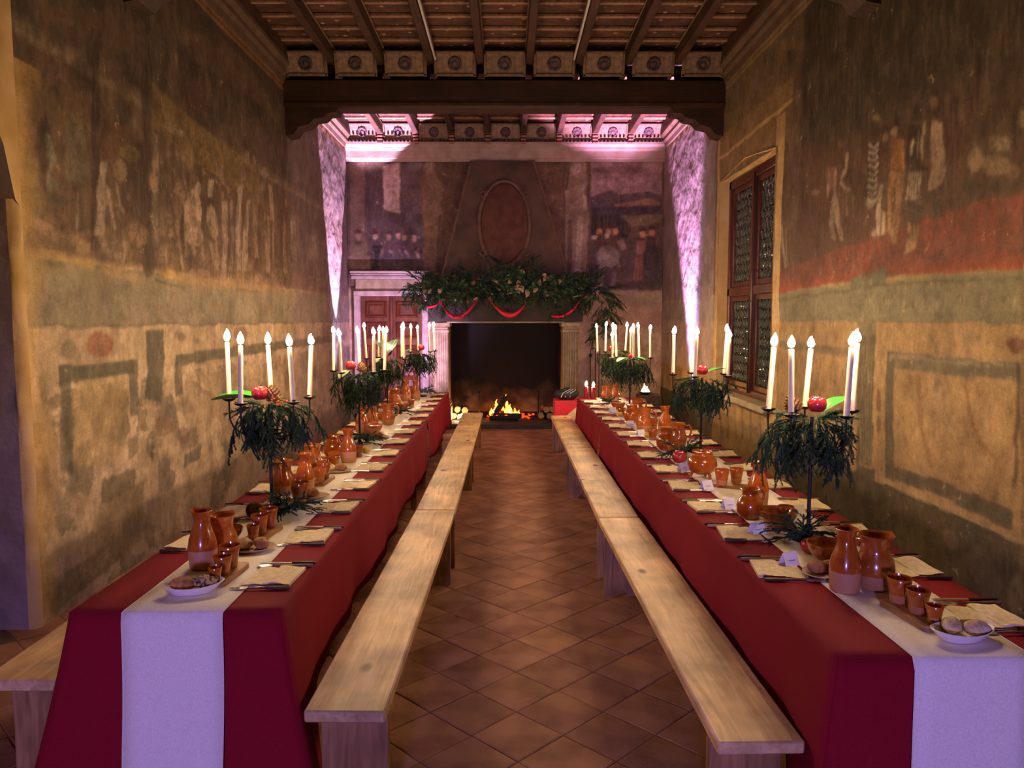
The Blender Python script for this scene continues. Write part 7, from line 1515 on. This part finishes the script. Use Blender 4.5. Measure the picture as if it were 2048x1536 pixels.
# ------------------------------------------------------------------ in the fireplace
def log(x, y, z, ln, r, rx, rz, label, mname='log', cat='log', group='fire logs'):
    t = thing('firewood_log', label, cat, (x, y, z), rz, group); t.rotation_euler = (0, rx, rz); n = 10; rr = random.Random(x * 31 + z * 17)
    prof = [(r * (1 + rr.uniform(-0.12, 0.12)), 0) for _ in range(n)]
    mb = MB(); v = []; sg = 6
    for i in range(sg + 1):
        for k in range(n):
            a = 2 * math.pi * k / n; q_ = prof[k][0] * (1 + rr.uniform(-0.04, 0.04)); v.append((-ln / 2 + ln * i / sg, q_ * math.cos(a), q_ * math.sin(a)))
    mb.add(v, [(i * n + k, i * n + (k + 1) % n, (i + 1) * n + (k + 1) % n, (i + 1) * n + k) for i in range(sg) for k in range(n)]); mb.build('bark', M[mname], t)
    for s_ in (0, sg): MB().add([(v[s_ * n + k][0] + (0.001 if s_ else -0.001), v[s_ * n + k][1], v[s_ * n + k][2]) for k in range(n)], [tuple(range(n))]).build('sawn_end', M['logend' if mname == 'log' else 'char'], t, smooth=0)
FZ = 0.082
for i, (x, z, rz) in enumerate(((-0.86, 0.06, 1.45), (-0.74, 0.06, 1.62), (-0.80, 0.165, 1.5), (-0.62, 0.05, 1.7), (-0.70, 0.15, 1.6))): log(x, 12.62, FZ + z, 0.34, 0.052, 0, rz, f'split firewood log, {ORD[i]} in the pile at the door side of the hearth')
for i, (x, z, rz) in enumerate(((0.56, 0.06, 1.5), (0.68, 0.06, 1.6), (0.80, 0.06, 1.52), (0.62, 0.16, 1.66), (0.75, 0.165, 1.45))): log(x, 12.62, FZ + z, 0.34, 0.052, 0, rz, f'split firewood log, {ORD[i]} in the pile at the bench side of the hearth')
log(-0.05, 12.75, FZ + 0.07, 0.55, 0.06, 0, 0.1, 'charred log lying at the back of the fire', 'char', 'log', 'burning logs')
log(0.02, 12.55, FZ + 0.05, 0.42, 0.045, 0, -0.25, 'charred log glowing at the front of the fire', 'char', 'log', 'burning logs')
log(-0.13, 12.62, FZ + 0.19, 0.40, 0.05, -1.0, 0.1, 'blackened log leaning upright in the flames', 'char', 'log', 'burning logs')
log(-0.06, 12.28, 0.082 + 0.045, 0.46, 0.042, 0, 0.03, 'charred log lying on the hearth slab before the fire', 'char', 'log', 'burning logs')
em = MB(); r2 = random.Random(3)
for k in range(90):
    x = r2.gauss(0.04, 0.16); y = 12.64 + r2.gauss(0, 0.07); s_ = r2.uniform(0.012, 0.028)
    em.ball((x, y, FZ + 0.012 + r2.random() * 0.05), (s_, s_ * 0.8, s_ * 0.7), 6, 4)
o = em.build('ember_bed', M['ember']); tag(o, 'bed of glowing orange embers under the burning logs', 'embers', kind='stuff')
def tongue(h, r, seed):
    rr = random.Random(seed); n = 9; rows = []; ph = rr.random() * 6
    return MB().lathe([(0, 0), (r * 0.7, h * 0.04), (r, h * 0.18), (r * 0.85, h * 0.38), (r * 0.55, h * 0.62), (r * 0.25, h * 0.84), (0, h)], 9, fn=lambda x, y, z: (x * (1 + 0.25 * math.sin(z * 40 + ph)) + 0.03 * math.sin(z * 16 + ph) * (z / h), y * 0.7 + 0.02 * math.sin(z * 13 + ph), z))
fl = thing('hearth_fire', 'small fire of orange flames burning on the hearth', 'fire', (0, 12.62, FZ + 0.03))
for k, (x, y, h, r) in enumerate(((-0.22, 0.0, 0.20, 0.035), (-0.17, 0.05, 0.28, 0.04), (-0.02, 0.08, 0.36, 0.035), (0.05, 0.03, 0.20, 0.04), (0.12, 0.0, 0.14, 0.04), (0.2, 0.04, 0.10, 0.03), (-0.27, 0.05, 0.13, 0.028), (-0.08, 0.12, 0.27, 0.04))):
    f1 = tongue(h, r, k).build('flame', M['fire'], fl, (x, y, 0))
    if k in (0, 1, 3, 4): tongue(h * 0.6, r * 0.6, k + 9).build('bright_flame', M['firecore'], fl, (x, y - r * 0.75, 0))
for i, x in enumerate((-0.46, 0.50)):
    t = thing('andiron', f'iron andiron with tall ball-topped post, {["door side", "bench side"][i]} of the fire', 'andiron', (x, 12.48, FZ), 0, 'andirons')
    mb = MB(); mb.tube([(0, 0, 0.06), (0, 0, 0.42)], 0.011, 8); mb.ball((0, 0, 0.44), 0.024, 10, 8); mb.build('post', M['iron'], t)
    mb = MB(); mb.tube([(-0.09, 0, 0), (-0.06, 0, 0.05), (0, 0, 0.065), (0.06, 0, 0.05), (0.09, 0, 0)], 0.009, 6); mb.build('feet', M['iron'], t)
    MB().tube([(0, 0, 0.08), (0, 0.35, 0.08), (0, 0.36, 0.0)], 0.010, 6).build('bar', M['iron'], t)
t = candle(-0.79, 12.33, FZ, 0.04, (0, 0), 'small lit tea candle by the log pile at the door side', 'small hearth candles', 'wax', 0.02)
# fire irons on their stand
t = thing('fire_iron_stand', 'thin black iron stand with fire irons against the back wall', 'stand', (1.42, 12.42, 0))
MB().lathe([(0, 0), (0.13, 0), (0.13, 0.012), (0.03, 0.03), (0, 0.03)], 16).build('base', M['iron'], t)
for (x, h) in ((-0.08, 1.10), (0.0, 1.22), (0.06, 1.18), (0.11, 1.12)):
    mb = MB(); mb.tube([(x, 0, 0.02), (x, 0, h)], 0.007, 6)
    if x < -0.05: mb.lathe([(0, h), (0.02, h), (0.024, h + 0.03), (0.012, h + 0.05), (0, h + 0.05)], 10, c=(x, 0, 0))
    else: mb.tube([(x + 0.025 * math.cos(a) - 0.025, 0, h + 0.025 * math.sin(a)) for a in [k * math.pi / 6 for k in range(7)]], 0.006, 5)
    mb.build('rod', M['iron'], t)
# covered stool with the black bag, far end of the right-hand bench
t = thing('covered_stool', 'low stool under a red cloth with a cream flap, behind the far bench', 'stool', (0.80, 10.34, 0))
MB().cbox((0, 0, 0.60), (0.30, 0.34, 0.04), 0.006).build('seat', M['pine'], t)
for sx in (-1, 1):
    for sy in (-1, 1): MB().cbox((sx * 0.12, sy * 0.14, 0.29), (0.035, 0.035, 0.58), 0.004).build('leg', M['pineleg'], t)
mb = MB(); mb.sheet([[(-0.17 + 0.34 * j / 8, -0.19 - 0.012 * s * math.sin(j), 0.632 - 0.5 * s) for j in range(9)] for s in [0, 0.25, 0.5, 0.75, 1]]); mb.sheet([[(-0.17, -0.19, 0.632), (0.17, -0.19, 0.632)], [(-0.17, 0.18, 0.632), (0.17, 0.18, 0.632)]]); mb.sheet([[(-0.17, -0.19 + 0.37 * k / 4, 0.632) for k in range(5)], [(-0.19, -0.19 + 0.37 * k / 4, 0.18) for k in range(5)]]); mb.sheet([[(0.17, -0.19 + 0.37 * k / 4, 0.632) for k in range(5)], [(0.19, -0.19 + 0.37 * k / 4, 0.18) for k in range(5)]])
M['brightred'] = mat('bright_red_cloth', 'c01830', 'a81428', rough=0.8, scale=60)
mb.build('red_cloth', M['brightred'], t)
MB().prism([(0.17, 0.60), (0.175, 0.16), (0.09, 0.14), (-0.06, 0.40)], -0.208, -0.204).build('cream_flap', M['cream'], t, smooth=0)
t = thing('black_bag', 'crumpled black fabric bag with pale cords on the covered stool', 'bag', (0.80, 10.30, 0.634))
MB().ball((0, 0, 0.075), (0.155, 0.12, 0.078), 22, 14, fn=lambda x, y, z: (x * (1 + 0.12 * math.sin(y * 50)), y, z * (1 + 0.25 * math.sin(x * 38 + 1) * math.cos(y * 30)) if z > -0.05 else -0.074)).build('body', M['blackcloth'], t)
mb = MB()
for k in range(3): mb.tube([(-0.09 + k * 0.06, -0.115, 0.04), (-0.06 + k * 0.05, -0.11, 0.10), (-0.0 + k * 0.05, -0.09, 0.13), (0.05 + k * 0.03, -0.05, 0.148)], 0.0025, 4)
mb.build('cord', M['card'], t)
# case with a burning bowl by the right wall
t = thing('wooden_case', 'dark upright case standing by the wall beyond the right table', 'case', (1.98, 10.75, 0))
MB().cbox((0, 0, 0.33), (0.30, 0.30, 0.66), 0.01).build('carcass', M['box'], t)
MB().cbox((0, -0.153, 0.33), (0.25, 0.012, 0.58), 0.004).build('front_panel', M['box'], t)
t = thing('fire_bowl', 'shallow bowl of bright flames on top of the dark case', 'fire bowl', (1.93, 10.75, 0.661))
MB().lathe([(0, 0), (0.05, 0), (0.09, 0.03), (0.10, 0.04), (0.085, 0.04), (0.045, 0.012), (0, 0.01)], 18).build('bowl', M['iron'], t)
M['bowlfire'] = mat('bowl_flame', 'ffc060', emis='ffb050', estr=120, rough=1, spec=0)
for (x, h, r) in ((-0.02, 0.14, 0.03), (0.035, 0.09, 0.035), (0.0, 0.08, 0.04)): tongue(h, r, int(h * 100)).build('flame', M['bowlfire'], t, (x, 0, 0.02))
# uplight fixtures on the floor
def par(x, y, aim, label):
    t = thing('led_uplight', label, 'uplight', (x, y, 0), 0, 'floor uplights')
    MB().lathe([(0, 0.06), (0.055, 0.06), (0.075, 0.10), (0.08, 0.27), (0.075, 0.275), (0.06, 0.26), (0, 0.25)], 18).build('can', M['blackcloth'], t)
    MB().tube([(-0.1, 0, 0.17), (-0.1, 0, 0.012), (0.1, 0, 0.012), (0.1, 0, 0.17)], 0.008, 6).build('yoke', M['iron'], t)
par(2.33, 10.4, None, 'black floor uplight behind the right table by the wall'); par(-2.26, 11.70, None, 'black floor uplight beyond the left table by the wall'); par(-1.25, 10.7, None, 'black floor uplight behind the far end of the left table')
